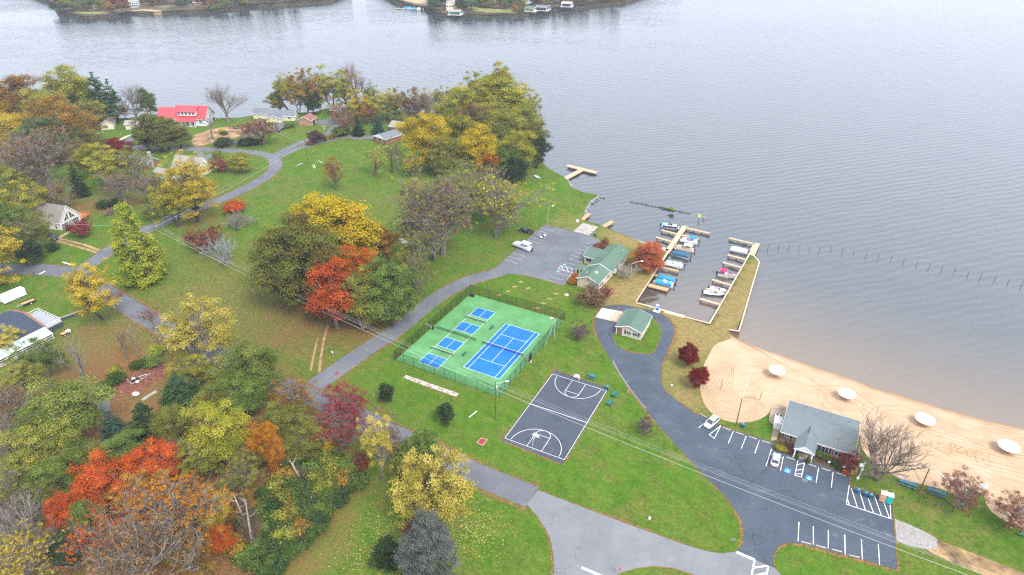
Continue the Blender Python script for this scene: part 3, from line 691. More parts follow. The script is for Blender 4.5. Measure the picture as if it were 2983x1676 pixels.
def bpath(pts, w=0.1):
    v = []; f = []
    for i in range(len(pts)):
        a, b = Vector(pts[max(0, i-1)]), Vector(pts[min(len(pts)-1, i+1)]); d = (b-a).normalized(); n = Vector((-d.y, d.x))*w/2
        for s in (1, -1): q = BC(pts[i][0]+n.x*s, pts[i][1]+n.y*s); v.append((q.x, q.y, q.z+0.046))
        if i: k = len(v); f.append((k-4, k-3, k-1, k-2))
    mesh_obj('court_line', v, f, M_PAINT, ball)
bl([(0, 0), (BW, 0)]); bl([(0, BL), (BW, BL)]); bl([(0, 0), (0, BL)]); bl([(BW, 0), (BW, BL)]); bl([(0, BL*0.505), (BW, BL*0.505)], 0.12)
cxb = BW/2
for y0, s in ((0, 1), (BL, -1)):
    for dx in (-1.85, 1.85): bl([(cxb+dx, y0), (cxb+dx, y0+s*4.7)])
    bl([(cxb-1.85, y0+s*4.7), (cxb+1.85, y0+s*4.7)])
    bpath([(cxb+1.85*math.cos(a), y0+s*(4.7+1.85*math.sin(a))) for a in [math.pi*i/18 for i in range(19)]])
    bpath([(cxb+6.1*math.cos(a), y0+s*(0.35+6.1*math.sin(a)*1.02)) for a in [math.pi*i/36 for i in range(37)]])

# horseshoe pit strip and small slabs
sheet('bocce_strip', px_poly([(1173.5, 1101.5), (1183, 1093), (1337, 1147), (1329, 1157)], 2, False), 0.05, flat('old_slab', (0.40, 0.33, 0.29), 0.9, 0.45, 1.2, obj=False))
sheet('red_slab', px_poly([(1387, 1290), (1402, 1275), (1422, 1281), (1406, 1300)], 2, False), 0.05, flat('pink_concrete', (0.42, 0.24, 0.22), 0.9, 0.15, 1, obj=False))
sheet('red_slab_top', px_poly([(1391, 1289), (1403, 1277.5), (1418, 1282), (1405, 1297)], 2, False), 0.06, flat('red_surface', (0.26, 0.03, 0.035), 0.8, 0.2, 1, obj=False))
for x, y in ((1429, 877), (1454, 859), (1500, 836), (1480, 849), (1517, 821), (1538, 840), (1600, 871), (1583, 884), (1565, 898), (1619, 856), (1468, 1097)):
    p = G(x, y); n = 12; rr = [random.uniform(.55, 1.1) for _ in range(n)]
    sheet('worn_patch', [(p.x+1.05*rr[i]*math.cos(6.283*i/n), p.y+0.75*rr[i]*math.sin(6.283*i/n)) for i in range(n)], 0.018, flat('dead_grass', (0.25, 0.20, 0.075), 0.95, 0.4, 2.0, obj=False), 0)

# ------------------------------------------------------------------ leaf litter along the edges of the paving
def litter_ribbons():
    random.seed(3)
    paved = [e[3] for e in EDGES if e[2] > 0]
    boxes = [(min(p[0] for p in P), min(p[1] for p in P), max(p[0] for p in P), max(p[1] for p in P)) for P in paved]
    for poly, sg, w, own in EDGES:
        n = len(poly); area = sum(poly[i][0]*poly[(i+1) % n][1]-poly[(i+1) % n][0]*poly[i][1] for i in range(n))
        s = (-1 if area > 0 else 1) if sg == 0 else sg
        vs = []; fs = []; ed = []; ph = random.uniform(0, 9)
        for i in range(n):
            if sg == 0: a, b, c = poly[i-1], poly[i], poly[(i+1) % n]
            else: a, b, c = poly[max(0, i-1)], poly[i], poly[min(n-1, i+1)]
            d = Vector((c[0]-a[0], c[1]-a[1]))
            if d.length < 1e-6: d = Vector((1, 0))
            d.normalize(); nn = Vector((-d.y, d.x))*s
            ww = w*(0.75+0.5*math.sin(i*0.37+ph)+0.3*math.sin(i*0.11+ph*2))
            if abs(ww) < 0.2: ww = math.copysign(0.2, w)
            for u, e in ((-0.12, 0.55), (0.35, 1.0), (1.0, 0.0)):
                x, y = b[0]+nn.x*ww*u, b[1]+nn.y*ww*u
                if w > 0 and u > 0:
                    for P, B in zip(paved, boxes):
                        if P is not own and B[0] < x < B[2] and B[1] < y < B[3] and inside(x, y, P): e = -1.5; break
                vs.append((x, y, H(x, y)+(0.08 if (u < 0 or w < 0) else 0.016+0.02*max(0, e)))); ed.append(e)
        for i in range(n if sg == 0 else n-1):
            j = (i+1) % n
            for k in range(2): fs.append((i*3+k, i*3+k+1, j*3+k+1, j*3+k))
        o = mesh_obj('leaf_litter', vs, fs, M_LIT, kind='stuff', label='fallen brown leaves drifted along the edge of the paving', category='leaves')
        at = o.data.attributes.new('edge', 'FLOAT', 'POINT'); at.data.foreach_set('value', ed)
litter_ribbons()
# ================================================================== trees
def leaf_cloud(name, C, n, size, rng, flat_z=0.8, up=0.5, drop=0.35, slim=0.55, droop=False, loose=0.28):
    """C: clumps (x,y,z,r). n small leaf faces on and in the clumps; 'tint' varies per clump and per leaf"""
    C = np.array(C, dtype=float); w = C[:, 3]**2; idx = rng.choice(len(C), n, p=w/w.sum())
    d = rng.normal(size=(n, 3)); d[:, 2] += 0.25; d /= np.linalg.norm(d, axis=1)[:, None]
    low = d[:, 2] < -0.35; d[low, 2] *= -0.6; d /= np.linalg.norm(d, axis=1)[:, None]
    rad = C[idx, 3]*(1-drop*rng.random(n)**1.5+0.20*rng.normal(size=n))
    rad = np.where(rng.random(n) < loose, rad*rng.uniform(1.1, 1.9, n), rad)
    p = C[idx, :3]+d*rad[:, None]*np.array([1, 1, flat_z])
    nn = d*0.9+rng.normal(size=(n, 3))*0.55; nn[:, 2] += up; nn /= np.linalg.norm(nn, axis=1)[:, None]
    a = np.cross(nn, rng.normal(size=(n, 3))); a /= np.linalg.norm(a, axis=1)[:, None]+1e-9
    if droop: a = a*0.4; a[:, 2] -= 1.0; a /= np.linalg.norm(a, axis=1)[:, None]
    b = np.cross(nn, a)
    s = size*(0.55+0.75*rng.random(n)); a = a*s[:, None]; b = b*(s*slim)[:, None]
    V = np.stack([p-a, p-b+nn*0.0, p+a, p+b], 1).reshape(-1, 3)
    ct = rng.random(len(C)); tint = np.clip(0.55*ct[idx]+0.45*rng.random(n)+0.06*rng.normal(size=n), 0, 1)
    me = bpy.data.meshes.new(name); me.vertices.add(4*n); me.vertices.foreach_set('co', V.ravel().astype(np.float32))
    me.loops.add(4*n); me.loops.foreach_set('vertex_index', np.arange(4*n, dtype=np.int32))
    me.polygons.add(n); me.polygons.foreach_set('loop_start', np.arange(0, 4*n, 4, dtype=np.int32)); me.polygons.foreach_set('loop_total', np.full(n, 4, dtype=np.int32))
    me.update(calc_edges=True)
    at = me.attributes.new('tint', 'FLOAT', 'POINT'); at.data.foreach_set('value', np.repeat(tint, 4).astype(np.float32))
    me.materials.append(None)
    return me
def limb(mb, a, b, r0, r1, rng, n=5, segs=3, sag=0.12):
    a, b = np.array(a, float), np.array(b, float); L = np.linalg.norm(b-a); pts = []
    off = rng.normal(size=3)*L*0.07
    for i in range(segs+1):
        t = i/segs; p = a+(b-a)*t+off*math.sin(math.pi*t); p[2] += sag*L*math.sin(math.pi*t)*0.6
        pts.append(p)
    mb.path([Vector(p) for p in pts], r0, r1, n); return pts
def wood_mesh(name, mb):
    me = mb.mesh(name, None); me.materials.clear(); me.materials.append(None); return me
def broad(seed, W=14.0, Ht=15.0, trunk=0.12, nclump=95, crad=(0.13, 0.22), leaves=24000, size=0.20, twigs=3, shell=(0.35, 0.95), up=0.45, gaps=0.0, stems=1, low=-0.85, egg=0.0, zsh=0.85):
    """round or upright leafy tree; crown ellipsoid of width W sitting on a trunk, total height Ht"""
    rng = np.random.default_rng(seed); zc0 = Ht*trunk; rz = (Ht-zc0)/2; zc = zc0+rz; rx = W/2
    ph = rng.random(8)*6.28; C = []; i = 0
    while len(C) < nclump and i < 6000:
        i += 1
        d = rng.normal(size=3); d /= np.linalg.norm(d)
        if d[2] < low: continue
        az = math.atan2(d[1], d[0])
        lob = 1+0.14*math.sin(2*az+ph[0]+2*d[2])+0.12*math.sin(3*az+ph[1]-2*d[2])+0.12*math.sin(5*d[2]+ph[2]+az)
        r = (rng.uniform(shell[0]**2, shell[1]**2)**0.5)*lob
        rr = rng.uniform(*crad)*rx*(1.15 if d[2] < 0.4 else 0.9)
        e = 1-egg*d[2]*r
        p = np.array([d[0]*rx*r*e, d[1]*rx*r*e, zc+d[2]*rz*r])
        p[:2] *= 0.90; p[2] = min(p[2], Ht-rr*0.6)
        if gaps and math.sin(p[0]*0.75+ph[3])*math.sin(p[1]*0.8+ph[4])*math.sin(p[2]*0.7+ph[5]) > 1-gaps-0.35: continue
        if any(abs(p[0]-q[0])+abs(p[1]-q[1])+abs(p[2]-q[2]) < 0.6*rr for q in C): continue
        C.append((*p, rr))
    mb = MB(); tr = 0.024*Ht; tops = []
    for k in range(stems):
        an = rng.random()*6.28; sp = 0.0 if stems == 1 else W*0.16
        e = np.array([sp*math.cos(an+k*6.28/stems), sp*math.sin(an+k*6.28/stems), zc0+rz*1.25])
        tops.append(limb(mb, (0, 0, -0.4), e, tr/math.sqrt(stems), tr*0.3/math.sqrt(stems), rng, 7, 6, 0))
    for k, c in enumerate(sorted(C, key=lambda q: q[2])):
        pts = tops[k % len(tops)]
        j = min(len(pts)-2, max(1, int(len(pts)*(0.2+0.6*(c[2]-zc0)/(2*rz)))))
        s0 = np.array(pts[j])
        if s0[2] > c[2]: s0 = np.array(pts[max(1, j-1)])
        limb(mb, s0, c[:3], tr*0.24, tr*0.06, rng, 4, 3, 0.05)
        for _ in range(twigs):
            d = rng.normal(size=3); d[2] += 0.6; d /= np.linalg.norm(d); q = np.array(c[:3])+d*c[3]*1.02
            mb.tube(Vector(c[:3]), Vector(q), tr*0.055, tr*0.02, 3, False)
    return leaf_cloud('crown', C, int(leaves*1.5), size*0.82, rng, zsh, up), wood_mesh('trunk', mb), W, Ht
def bare(seed, W=8.0, Ht=10.0, trunk=0.2, limbs=9, lvl=3, spread=1.0, fine=1.0, leaves=0, stems=1, kid=(4, 6)):
    rng = np.random.default_rng(seed); mb = MB(); tips = []
    def grow(p, d, L, r, k):
        d = d/np.linalg.norm(d); n = 2 if k < 2 else 3; pts = [p]; q = p
        for i in range(n):
            d2 = d+rng.normal(size=3)*0.16; d2[2] += 0.10; d2 /= np.linalg.norm(d2); q = q+d2*L/n; pts.append(q); d = d2
        mb.path([Vector(x) for x in pts], r, r*0.55, 4 if k > 1 else 3)
        if k == 0: tips.append(q); return
        m = int(rng.integers(*kid))
        for i in range(m):
            t = 0.35+0.65*(i+rng.random()*0.6)/m; j = min(n-1, int(t*n)); s = pts[j]+(pts[j+1]-pts[j])*(t*n-j if t*n-j <= 1 else 1)
            side = rng.normal(size=3); side -= d*side.dot(d); side /= np.linalg.norm(side)+1e-9
            nd = d*0.75+side*rng.uniform(0.45, 0.8)*spread; nd[2] += 0.12
            grow(s, nd, L*rng.uniform(0.45, 0.66), max(r*0.45, 0.018*fine), k-1)
    for s in range(stems):
        b = np.array([0, 0, -0.2]); k_ = 0.05*W*(stems > 1)
        top = np.array([rng.normal()*k_+rng.normal()*0.1, rng.normal()*k_+rng.normal()*0.1, Ht*(trunk+0.12)])
        pts = limb(mb, b, top, 0.03*Ht/math.sqrt(stems), 0.022*Ht/math.sqrt(stems), rng, 6, 3, 0)
        m = max(3, limbs//stems)
        for i in range(m):
            az = 6.283*(i+rng.random()*0.5)/m; el = rng.uniform(0.55, 1.35)
            d = np.array([math.cos(az)*math.cos(el)*spread*W/Ht*1.25, math.sin(az)*math.cos(el)*spread*W/Ht*1.25, math.sin(el)])
            st = pts[1]+(pts[-1]-pts[1])*rng.uniform(0.3, 1.0)
            grow(np.array(st), d, Ht*rng.uniform(0.34, 0.46), 0.011*Ht, lvl)
    co = np.array(mb.v); wx = np.percentile(np.abs(co[:, :2]), 97)*2; hz = np.percentile(co[:, 2], 99.7)
    s = np.array([W/wx, W/wx, Ht/hz]); mb.v = [tuple(p) for p in co*s]
    lm = None
    if leaves:
        T = np.array(tips)*s; ii = rng.choice(len(T), min(len(T), 500), replace=False)
        lm = leaf_cloud('crown', [(*T[i], 0.32) for i in ii], leaves, 0.15, rng, 0.9, 0.3, 0.8)
    return lm, wood_mesh('trunk', mb), W, Ht
def conifer(seed, W=5.0, Ht=11.0, trunk=0.06, whorls=17, leaves=8500, size=0.22, power=0.85, open_=0.0, droop=0.15, dense=8, bulge=0.0, jit=0.12, fz=0.55):
    rng = np.random.default_rng(seed); mb = MB(); C = []
    mb.path([Vector((0, 0, -.3)), Vector((0.05, 0.03, Ht*.5)), Vector((0, 0, Ht*0.98))], 0.026*Ht, 0.004*Ht, 6)
    for k in range(whorls):
        t = k/(whorls-1); z = Ht*(trunk+(0.985-trunk)*t)
        R = W/2*((1-t)**power)*(1-bulge*max(0, 0.25-t)*2)+0.12
        R *= rng.uniform(0.85, 1.1); m = max(3, int(dense*(0.4+0.6*(1-t)))); o = rng.random()*6.28
        for i in range(m):
            if rng.random() < open_: continue
            az = o+6.283*(i+rng.random()*0.5)/m; rr = R*rng.uniform(0.75, 1.12)
            e = np.array([math.cos(az)*rr, math.sin(az)*rr, z-droop*rr+rng.normal()*jit])
            mb.tube(Vector((0, 0, z)), Vector(e), 0.05, 0.015, 3, False)
            q = max(2, int(rr/0.55))
            for j in range(q):
                u = (j+0.8)/q; c = np.array([0, 0, z])*(1-u)+e*u
                C.append((*c, max(0.2, (0.28+0.34*(1-abs(2*u-1.1)))*(0.45+0.55*(1-t))*W/5)))
    C.append((0, 0, Ht*0.97, 0.2))
    return leaf_cloud('crown', C, leaves, size, rng, fz, 0.35, 0.6, 0.45), wood_mesh('trunk', mb), W, Ht
def cone(seed, W=8.2, Ht=15.0, n=230, leaves=34000, size=0.16):
    """soft conical crown built of loose clumps"""
    rng = np.random.default_rng(seed); C = []; mb = MB()
    mb.path([Vector((0, 0, -.3)), Vector((0, 0, Ht*.5)), Vector((0, 0, Ht*.95))], 0.3, 0.05, 7)
    ph = rng.random(3)*6.28
    while len(C) < n:
        t = rng.random()**1.55; az = rng.random()*6.28
        R = W/2*(1-t)**0.62*(1+0.10*math.sin(3*az+ph[0]+9*t)+0.08*math.sin(5*az+ph[1]-14*t))*min(1, 0.72+3*t)
        r = R*rng.uniform(0.55, 0.92); c = (math.cos(az)*r, math.sin(az)*r, Ht*(0.03+0.93*t)+rng.normal()*0.2)
        C.append((*c, W*rng.uniform(0.05, 0.095)*(1-0.55*t)+0.1))
        if len(C) % 3 == 0: mb.tube((0, 0, c[2]*.9), c, 0.06, 0.02, 3, False)
    C.append((0, 0, Ht*0.965, 0.22))
    return leaf_cloud('crown', C, leaves, size, rng, 1.25, 0.35), wood_mesh('trunk', mb), W, Ht
def shrub(seed, W=3.0, Ht=2.4, leaves=3200, size=0.14, nclump=22):
    rng = np.random.default_rng(seed); C = []; mb = MB()
    for i in range(nclump):
        az = rng.random()*6.28; r = math.sqrt(rng.random())*W/2*0.8; zz = Ht*(0.25+0.6*rng.random())*(1-0.5*(r/(W/2))**2)
        C.append((math.cos(az)*r, math.sin(az)*r, zz, rng.uniform(0.13, 0.24)*W))
        mb.tube((0, 0, -.1), C[-1][:3], 0.035, 0.012, 3, False)
    return leaf_cloud('crown', C, leaves, size, rng, 0.85, 0.4), wood_mesh('stems', mb), W, Ht

PROTO = {
 'round': [broad(1), broad(2, egg=0.15), broad(3, W=14.6), broad(4, W=13.4, egg=0.1)],
 'dense': [broad(5, nclump=150, crad=(0.11, 0.18), leaves=38000, size=0.19, trunk=0.07, shell=(0.5, 0.95)), broad(6, nclump=150, crad=(0.11, 0.18), leaves=38000, size=0.19, trunk=0.07, shell=(0.5, 0.95), egg=0.12)],
 'upright': [broad(7, W=9, Ht=16, nclump=80, crad=(0.17, 0.28), leaves=18000, egg=0.2), broad(8, W=10, Ht=16, nclump=80, crad=(0.15, 0.26), leaves=18000, stems=2, egg=0.1), broad(9, W=9, Ht=16, nclump=76, crad=(0.16, 0.27), leaves=16000, egg=0.25)],
 'open': [broad(10, trunk=0.17, nclump=105, crad=(0.07, 0.14), leaves=13000, size=0.18, twigs=6, shell=(0.3, 1.0), gaps=0.25), broad(11, trunk=0.17, nclump=100, crad=(0.07, 0.14), leaves=12000, size=0.18, twigs=6, shell=(0.3, 1.0), gaps=0.25, stems=2), broad(12, W=11.5, Ht=16, trunk=0.2, nclump=90, crad=(0.08, 0.15), leaves=11000, size=0.18, twigs=6, shell=(0.3, 1.0), gaps=0.2)],
 'wispy': [broad(13, Ht=14, trunk=0.1, nclump=120, crad=(0.06, 0.12), leaves=9000, size=0.15, twigs=9, shell=(0.25, 1.0)), broad(14, W=13, Ht=14, trunk=0.1, nclump=120, crad=(0.06, 0.12), leaves=7000, size=0.15, twigs=9, shell=(0.25, 1.0), stems=3)],
 'bare': [bare(20, W=11, Ht=14, kid=(5, 7)), bare(21, W=12, Ht=14, limbs=11, kid=(5, 7)), bare(22, W=9, Ht=14, limbs=8, kid=(5, 7)), bare(23, W=13, Ht=12, stems=4, limbs=16, trunk=0.04, kid=(4, 7))],
 'twiggy': [bare(24, W=12, Ht=13, limbs=11, leaves=9500, kid=(5, 7)), bare(25, W=13, Ht=14, limbs=15, stems=4, trunk=0.06, leaves=6500, kid=(5, 7)), bare(26, W=12, Ht=13, limbs=11, leaves=7000, stems=2, kid=(5, 7))],
 'young': [bare(27, W=5.5, limbs=6, lvl=2, kid=(3, 5), trunk=0.3), bare(28, W=5, limbs=6, lvl=2, kid=(4, 6), trunk=0.3, leaves=900)],
 'pine': [conifer(30, W=8, Ht=17, trunk=0.22, whorls=15, open_=0.25, power=0.5, leaves=15000, droop=-0.12, dense=9, size=0.24), conifer(31, W=7, Ht=17, trunk=0.16, whorls=16, open_=0.25, power=0.6, leaves=14000, droop=-0.1, size=0.24)],
 'cedar': [conifer(32, W=6.2, Ht=9, trunk=0.02, power=0.5, leaves=14000, droop=0.05, size=0.19, dense=10), conifer(33, W=4.6, Ht=10, trunk=0.02, power=0.7, leaves=11000, droop=0.1, size=0.19)],
 'cypress': [cone(34)],
 'oval': [broad(35, W=7, Ht=9, trunk=0.02, nclump=110, crad=(0.13, 0.2), leaves=14000, size=0.14, egg=0.3, low=-0.95, shell=(0.5, 0.95)), broad(36, W=6, Ht=9, trunk=0.02, nclump=100, crad=(0.13, 0.2), leaves=12000, size=0.14, egg=0.45, low=-0.95, shell=(0.5, 0.95))],
 'shrub': [shrub(40), shrub(41), shrub(42, nclump=28)],
 'twigshrub': [bare(43, W=3, Ht=2.4, limbs=18, lvl=2, stems=5, trunk=0.02, fine=0.5, leaves=1200, kid=(5, 7)), bare(44, W=3.2, Ht=2.4, limbs=18, lvl=2, stems=5, trunk=0.02, fine=0.5, kid=(5, 7))],
}
L = leaf_mat
PAL = {
 'lemon': L('leaf_lemon', (0.230, 0.205, 0.030), (0.430, 0.360, 0.055), (0.590, 0.490, 0.130)),
 'coral': L('leaf_coral', (0.300, 0.070, 0.030), (0.480, 0.130, 0.050), (0.560, 0.220, 0.085)),
 'lime': L('leaf_lime', (0.133, 0.189, 0.023), (0.240, 0.285, 0.028), (0.380, 0.366, 0.037)),
 'oak': L('leaf_oak', (0.155, 0.086, 0.027), (0.128, 0.157, 0.030), (0.209, 0.230, 0.048)),
 'yellow': L('leaf_yellow', (0.155, 0.160, 0.014), (0.420, 0.320, 0.014), (0.600, 0.410, 0.020)),
 'gold': L('leaf_gold', (0.200, 0.165, 0.020), (0.420, 0.315, 0.026), (0.550, 0.410, 0.055)),
 'yellowgreen': L('leaf_yellowgreen', (0.116, 0.141, 0.020), (0.247, 0.244, 0.028), (0.430, 0.374, 0.040)),
 'olive': L('leaf_olive', (0.099, 0.116, 0.025), (0.181, 0.202, 0.039), (0.353, 0.309, 0.048)),
 'green': L('leaf_green', (0.059, 0.104, 0.021), (0.106, 0.164, 0.033), (0.196, 0.239, 0.051)),
 'fresh': L('leaf_fresh', (0.083, 0.116, 0.022), (0.149, 0.187, 0.037), (0.237, 0.259, 0.064)),
 'dark': L('leaf_dark', (0.019, 0.038, 0.017), (0.036, 0.067, 0.026), (0.072, 0.103, 0.031)),
 'pine': L('leaf_pine', (0.034, 0.078, 0.028), (0.064, 0.124, 0.046), (0.101, 0.172, 0.060)),
 'teal': L('leaf_teal', (0.030, 0.072, 0.052), (0.052, 0.110, 0.078), (0.085, 0.150, 0.105)),
 'red': L('leaf_red', (0.190, 0.065, 0.016), (0.460, 0.068, 0.018), (0.560, 0.150, 0.026)),
 'redorange': L('leaf_redorange', (0.290, 0.035, 0.014), (0.422, 0.097, 0.014), (0.422, 0.202, 0.019)),
 'orange': L('leaf_orange', (0.204, 0.076, 0.014), (0.365, 0.140, 0.014), (0.459, 0.230, 0.019)),
 'rust': L('leaf_rust', (0.127, 0.071, 0.023), (0.240, 0.139, 0.028), (0.380, 0.226, 0.035)),
 'maroon': L('leaf_maroon', (0.090, 0.010, 0.010), (0.165, 0.018, 0.016), (0.225, 0.034, 0.022)),
 'wine': L('leaf_wine', (0.085, 0.022, 0.026), (0.240, 0.030, 0.036), (0.340, 0.065, 0.055)),
 'purple': L('leaf_purple', (0.065, 0.034, 0.044), (0.114, 0.058, 0.068), (0.163, 0.091, 0.091)),
 'brown': L('leaf_brown', (0.106, 0.065, 0.034), (0.185, 0.116, 0.058), (0.273, 0.175, 0.075)),
 'redbrown': L('leaf_redbrown', (0.135, 0.048, 0.028), (0.215, 0.072, 0.040), (0.270, 0.120, 0.070)),
 'thicket': L('leaf_thicket', (0.024, 0.054, 0.014), (0.054, 0.100, 0.022), (0.110, 0.150, 0.034)),
}
def bark(name, c): return flat(name, c, 0.9, 0.3, 2.0, spec=0.1)
BARK = {'tan': bark('bark_tan', (0.215, 0.165, 0.130)), 'grey': bark('bark_grey', (0.20, 0.175, 0.155)), 'dark': bark('bark_dark', (0.085, 0.066, 0.055)), 'pale': bark('bark_pale', (0.30, 0.265, 0.235)), 'brown': bark('bark_brown', (0.15, 0.105, 0.078)),
        'silver': bark('bark_silver', (0.26, 0.275, 0.285)), 'mauve': bark('bark_mauve', (0.22, 0.125, 0.12))}
TREE_ALL = []
_pc = {}
def plant(p, width, height, kind, pal, label, bk='dark', group=None, rz=None, name=None, idx=None, tilt=None, cat=None):
    k = _pc.get(kind, 0) if idx is None else idx; _pc[kind] = k+1
    lm, wm, W0, H0 = PROTO[kind][k % len(PROTO[kind])]
    nm = name or {'pine': 'pine_tree', 'cedar': 'cedar_tree', 'cypress': 'cypress_tree', 'bare': 'bare_tree', 'twiggy': 'thinning_tree', 'young': 'young_tree', 'shrub': 'shrub', 'twigshrub': 'bare_shrub'}.get(kind, 'leafy_tree')
    o = thing(nm, label, cat or ('shrub' if 'shrub' in kind else 'tree'), p, rz if rz is not None else random.uniform(0, 6.28), group)
    o.scale = (width/W0, width/W0, height/H0)
    if tilt: o.rotation_euler.x, o.rotation_euler.y = tilt
    for n, me, m in (('trunk', wm, BARK[bk]), ('crown', lm, PAL.get(pal))):
        if me is None: continue
        c = lin(n if 'shrub' not in kind else {'trunk': 'stems', 'crown': 'foliage'}[n], me, o)
        c.material_slots[0].link = 'OBJECT'; c.material_slots[0].material = m
    TREE_ALL.append(o); return o
def TB(bx, by, ty, w, kind, pal, label, **kw):
    """tree with visible foot (bx,by), top seen at row ty, crown w pixels wide"""
    p = G(bx, by); Wm = w*(1.0 if kind in ('bare', 'young', 'cedar', 'cypress', 'pine') else 1.13)*depth(p)/FPX; h = max(0.8, top_z(p, ty)-p.z)
    # the crown's far side also shows above its tip when seen from the air
    h = max(h*0.6, h-Wm*0.10)
    return plant(p, Wm, h, kind, pal, label, **kw)
def TCN(cx, cy, w, h, kind, pal, label, mid=0.62, **kw):
    """tree whose crown centre is seen at (cx,cy); crown w pixels wide, h metres tall"""
    z = 1.6
    for _ in range(8):
        p = PZ(cx, cy, z+h*mid); z = H(p.x, p.y)
    p = Vector((p.x, p.y, z)); Wm = w*1.14*depth(p)/FPX
    if kind in ('round', 'open', 'twiggy', 'dense'): h = max(h, Wm*0.98)
    return plant(p, Wm, h, kind, pal, label, **kw)
random.seed(21)
# --- park and lawn
TB(420, 815, 572, 150, 'cypress', 'lime', 'tall lime green pyramidal cypress tree beside the road fork', bk='brown')
TB(890, 892, 612, 240, 'dense', 'oak', 'huge round dark green oak with rusty leaves in the middle of the field')
TB(970, 775, 545, 250, 'dense', 'yellow', 'big bright yellow maple behind the rusty oak', bk='grey')
TB(985, 955, 745, 138, 'upright', 'red', 'brilliant red maple in the middle of the field clump', bk='grey')
TB(1050, 880, 706, 105, 'round', 'redorange', 'orange maple crown behind the brilliant red maple', bk='grey')
TB(1058, 958, 770, 110, 'upright', 'olive', 'slim olive tree with grey trunk beside the red maple', bk='pale')
TB(1140, 950, 742, 150, 'dense', 'green', 'round green tree at the road end of the field clump')
TB(1123, 760, 655, 72, 'upright', 'rust', 'small rusty tree behind the field clump')
TB(1200, 800, 675, 85, 'wispy', 'yellowgreen', 'thin yellowish tree by the pile of boards')
TB(1222, 880, 700, 110, 'wispy', 'olive', 'sparse olive tree leaning over the club road verge', bk='grey')
TB(1265, 760, 500, 215, 'twiggy', 'olive', 'large spreading tree with bare grey limbs beside the marina lawn', bk='grey', idx=1)
TB(1290, 745, 520, 170, 'twiggy', 'brown', 'second bare limbed tree grown into the spreading tree', bk='grey', idx=0)
TB(1445, 690, 500, 165, 'twiggy', 'yellowgreen', 'thinning olive tree at the edge of the marina lawn', bk='grey', idx=2)
TB(1360, 640, 480, 120, 'wispy', 'olive', 'sparse brownish tree behind the bare grey limbs', bk='grey')
TB(1126, 1168, 1110, 42, 'oval', 'dark', 'small dark magnolia by the long concrete strip', name='magnolia_tree', idx=0)
TB(1300, 1232, 1166, 48, 'oval', 'dark', 'small dark magnolia between the street lamp and the red slab', name='magnolia_tree', idx=0)
TB(1687, 990, 935, 66, 'wispy', 'purple', 'small purple leafed tree by the loop drive', bk='grey')
TB(1876, 1266, 1214, 56, 'wispy', 'purple', 'small purple leafed tree on the lawn beside the beach lot', bk='grey')
TB(2002, 1062, 1000, 60, 'dense', 'maroon', 'round maroon tree on the slope above the sand', bk='grey', idx=0)
TB(2030, 1128, 1066, 56, 'dense', 'maroon', 'round maroon tree standing at the edge of the sand', bk='grey', idx=1)
TB(1888, 786, 690, 88, 'oval', 'coral', 'coral orange bushy tree at the head of the left dock', bk='mauve', idx=0)
TB(1872, 780, 705, 70, 'wispy', 'redbrown', 'dull red bushy tree overlapping the orange one by the dock', bk='mauve', idx=1)
TB(1760, 722, 690, 34, 'wispy', 'wine', 'small wine red tree by the marina clubhouse gable')
TB(1745, 728, 703, 30, 'shrub', 'redbrown', 'low red brown shrub at the marina lot corner')
TB(1682, 822, 795, 28, 'shrub', 'red', 'scarlet shrub beside the clubhouse porch')
TB(1668, 828, 808, 24, 'shrub', 'orange', 'orange shrub at the clubhouse corner')
TB(1820, 812, 765, 62, 'twigshrub', 'olive', 'pale bare shrub behind the marina clubhouse', bk='pale', idx=1)
TB(1765, 872, 826, 44, 'wispy', 'wine', 'pinkish red small tree at the clubhouse end', bk='mauve')
TB(1722, 885, 838, 66, 'twigshrub', 'brown', 'brownish tangled shrub below the clubhouse porch', bk='mauve', idx=0)
TB(1735, 886, 868, 26, 'shrub', 'dark', 'small dark green shrub below the clubhouse porch')
TB(2556, 1402, 1226, 185, 'bare', '', 'large bare tree with many upright limbs beside the beach house', bk='tan', idx=3)
TB(2468, 1362, 1318, 72, 'wispy', 'wine', 'low wine red japanese maple in the beach house bed', bk='mauve', idx=0)
TB(2779, 1482, 1372, 130, 'wispy', 'redbrown', 'sparse red brown tree beside the blue picnic tables', bk='pale', idx=1)
TB(2945, 1540, 1440, 135, 'wispy', 'redbrown', 'sparse red brown tree beside the round sand pit', bk='pale', idx=0)
for x, y, w, pal, lb in ((2385, 1322, 22, 'green', 'rounded green shrub under the beach house window'), (2402, 1330, 22, 'green', 'second rounded green shrub under the beach house window'), (2418, 1340, 20, 'thicket', 'small green shrub beside the sign posts in the bed'), (2440, 1358, 20, 'thicket', 'low green shrub under the red japanese maple'),
                     (2265, 1300, 20, 'olive', 'olive shrub at the end of the beach house bed'), (2280, 1306, 22, 'yellowgreen', 'yellowish shrub in the beach house bed'), (2297, 1310, 18, 'redbrown', 'reddish low shrub in the beach house bed'), (2306, 1308, 16, 'dark', 'dark shrub beside the beach house porch'),
                     (2320, 1328, 12, 'thicket', 'clipped shrub left of the beach house entrance'), (2352, 1340, 13, 'thicket', 'clipped shrub right of the beach house entrance'), (2460, 1374, 14, 'redorange', 'orange red tuft at the lot end of the bed')):
    TB(x, y+8, y-6, w, 'shrub', pal, lb)
TB(2283, 1302, 1270, 34, 'twigshrub', 'brown', 'bare brownish shrub against the beach house wall', bk='brown', idx=1)
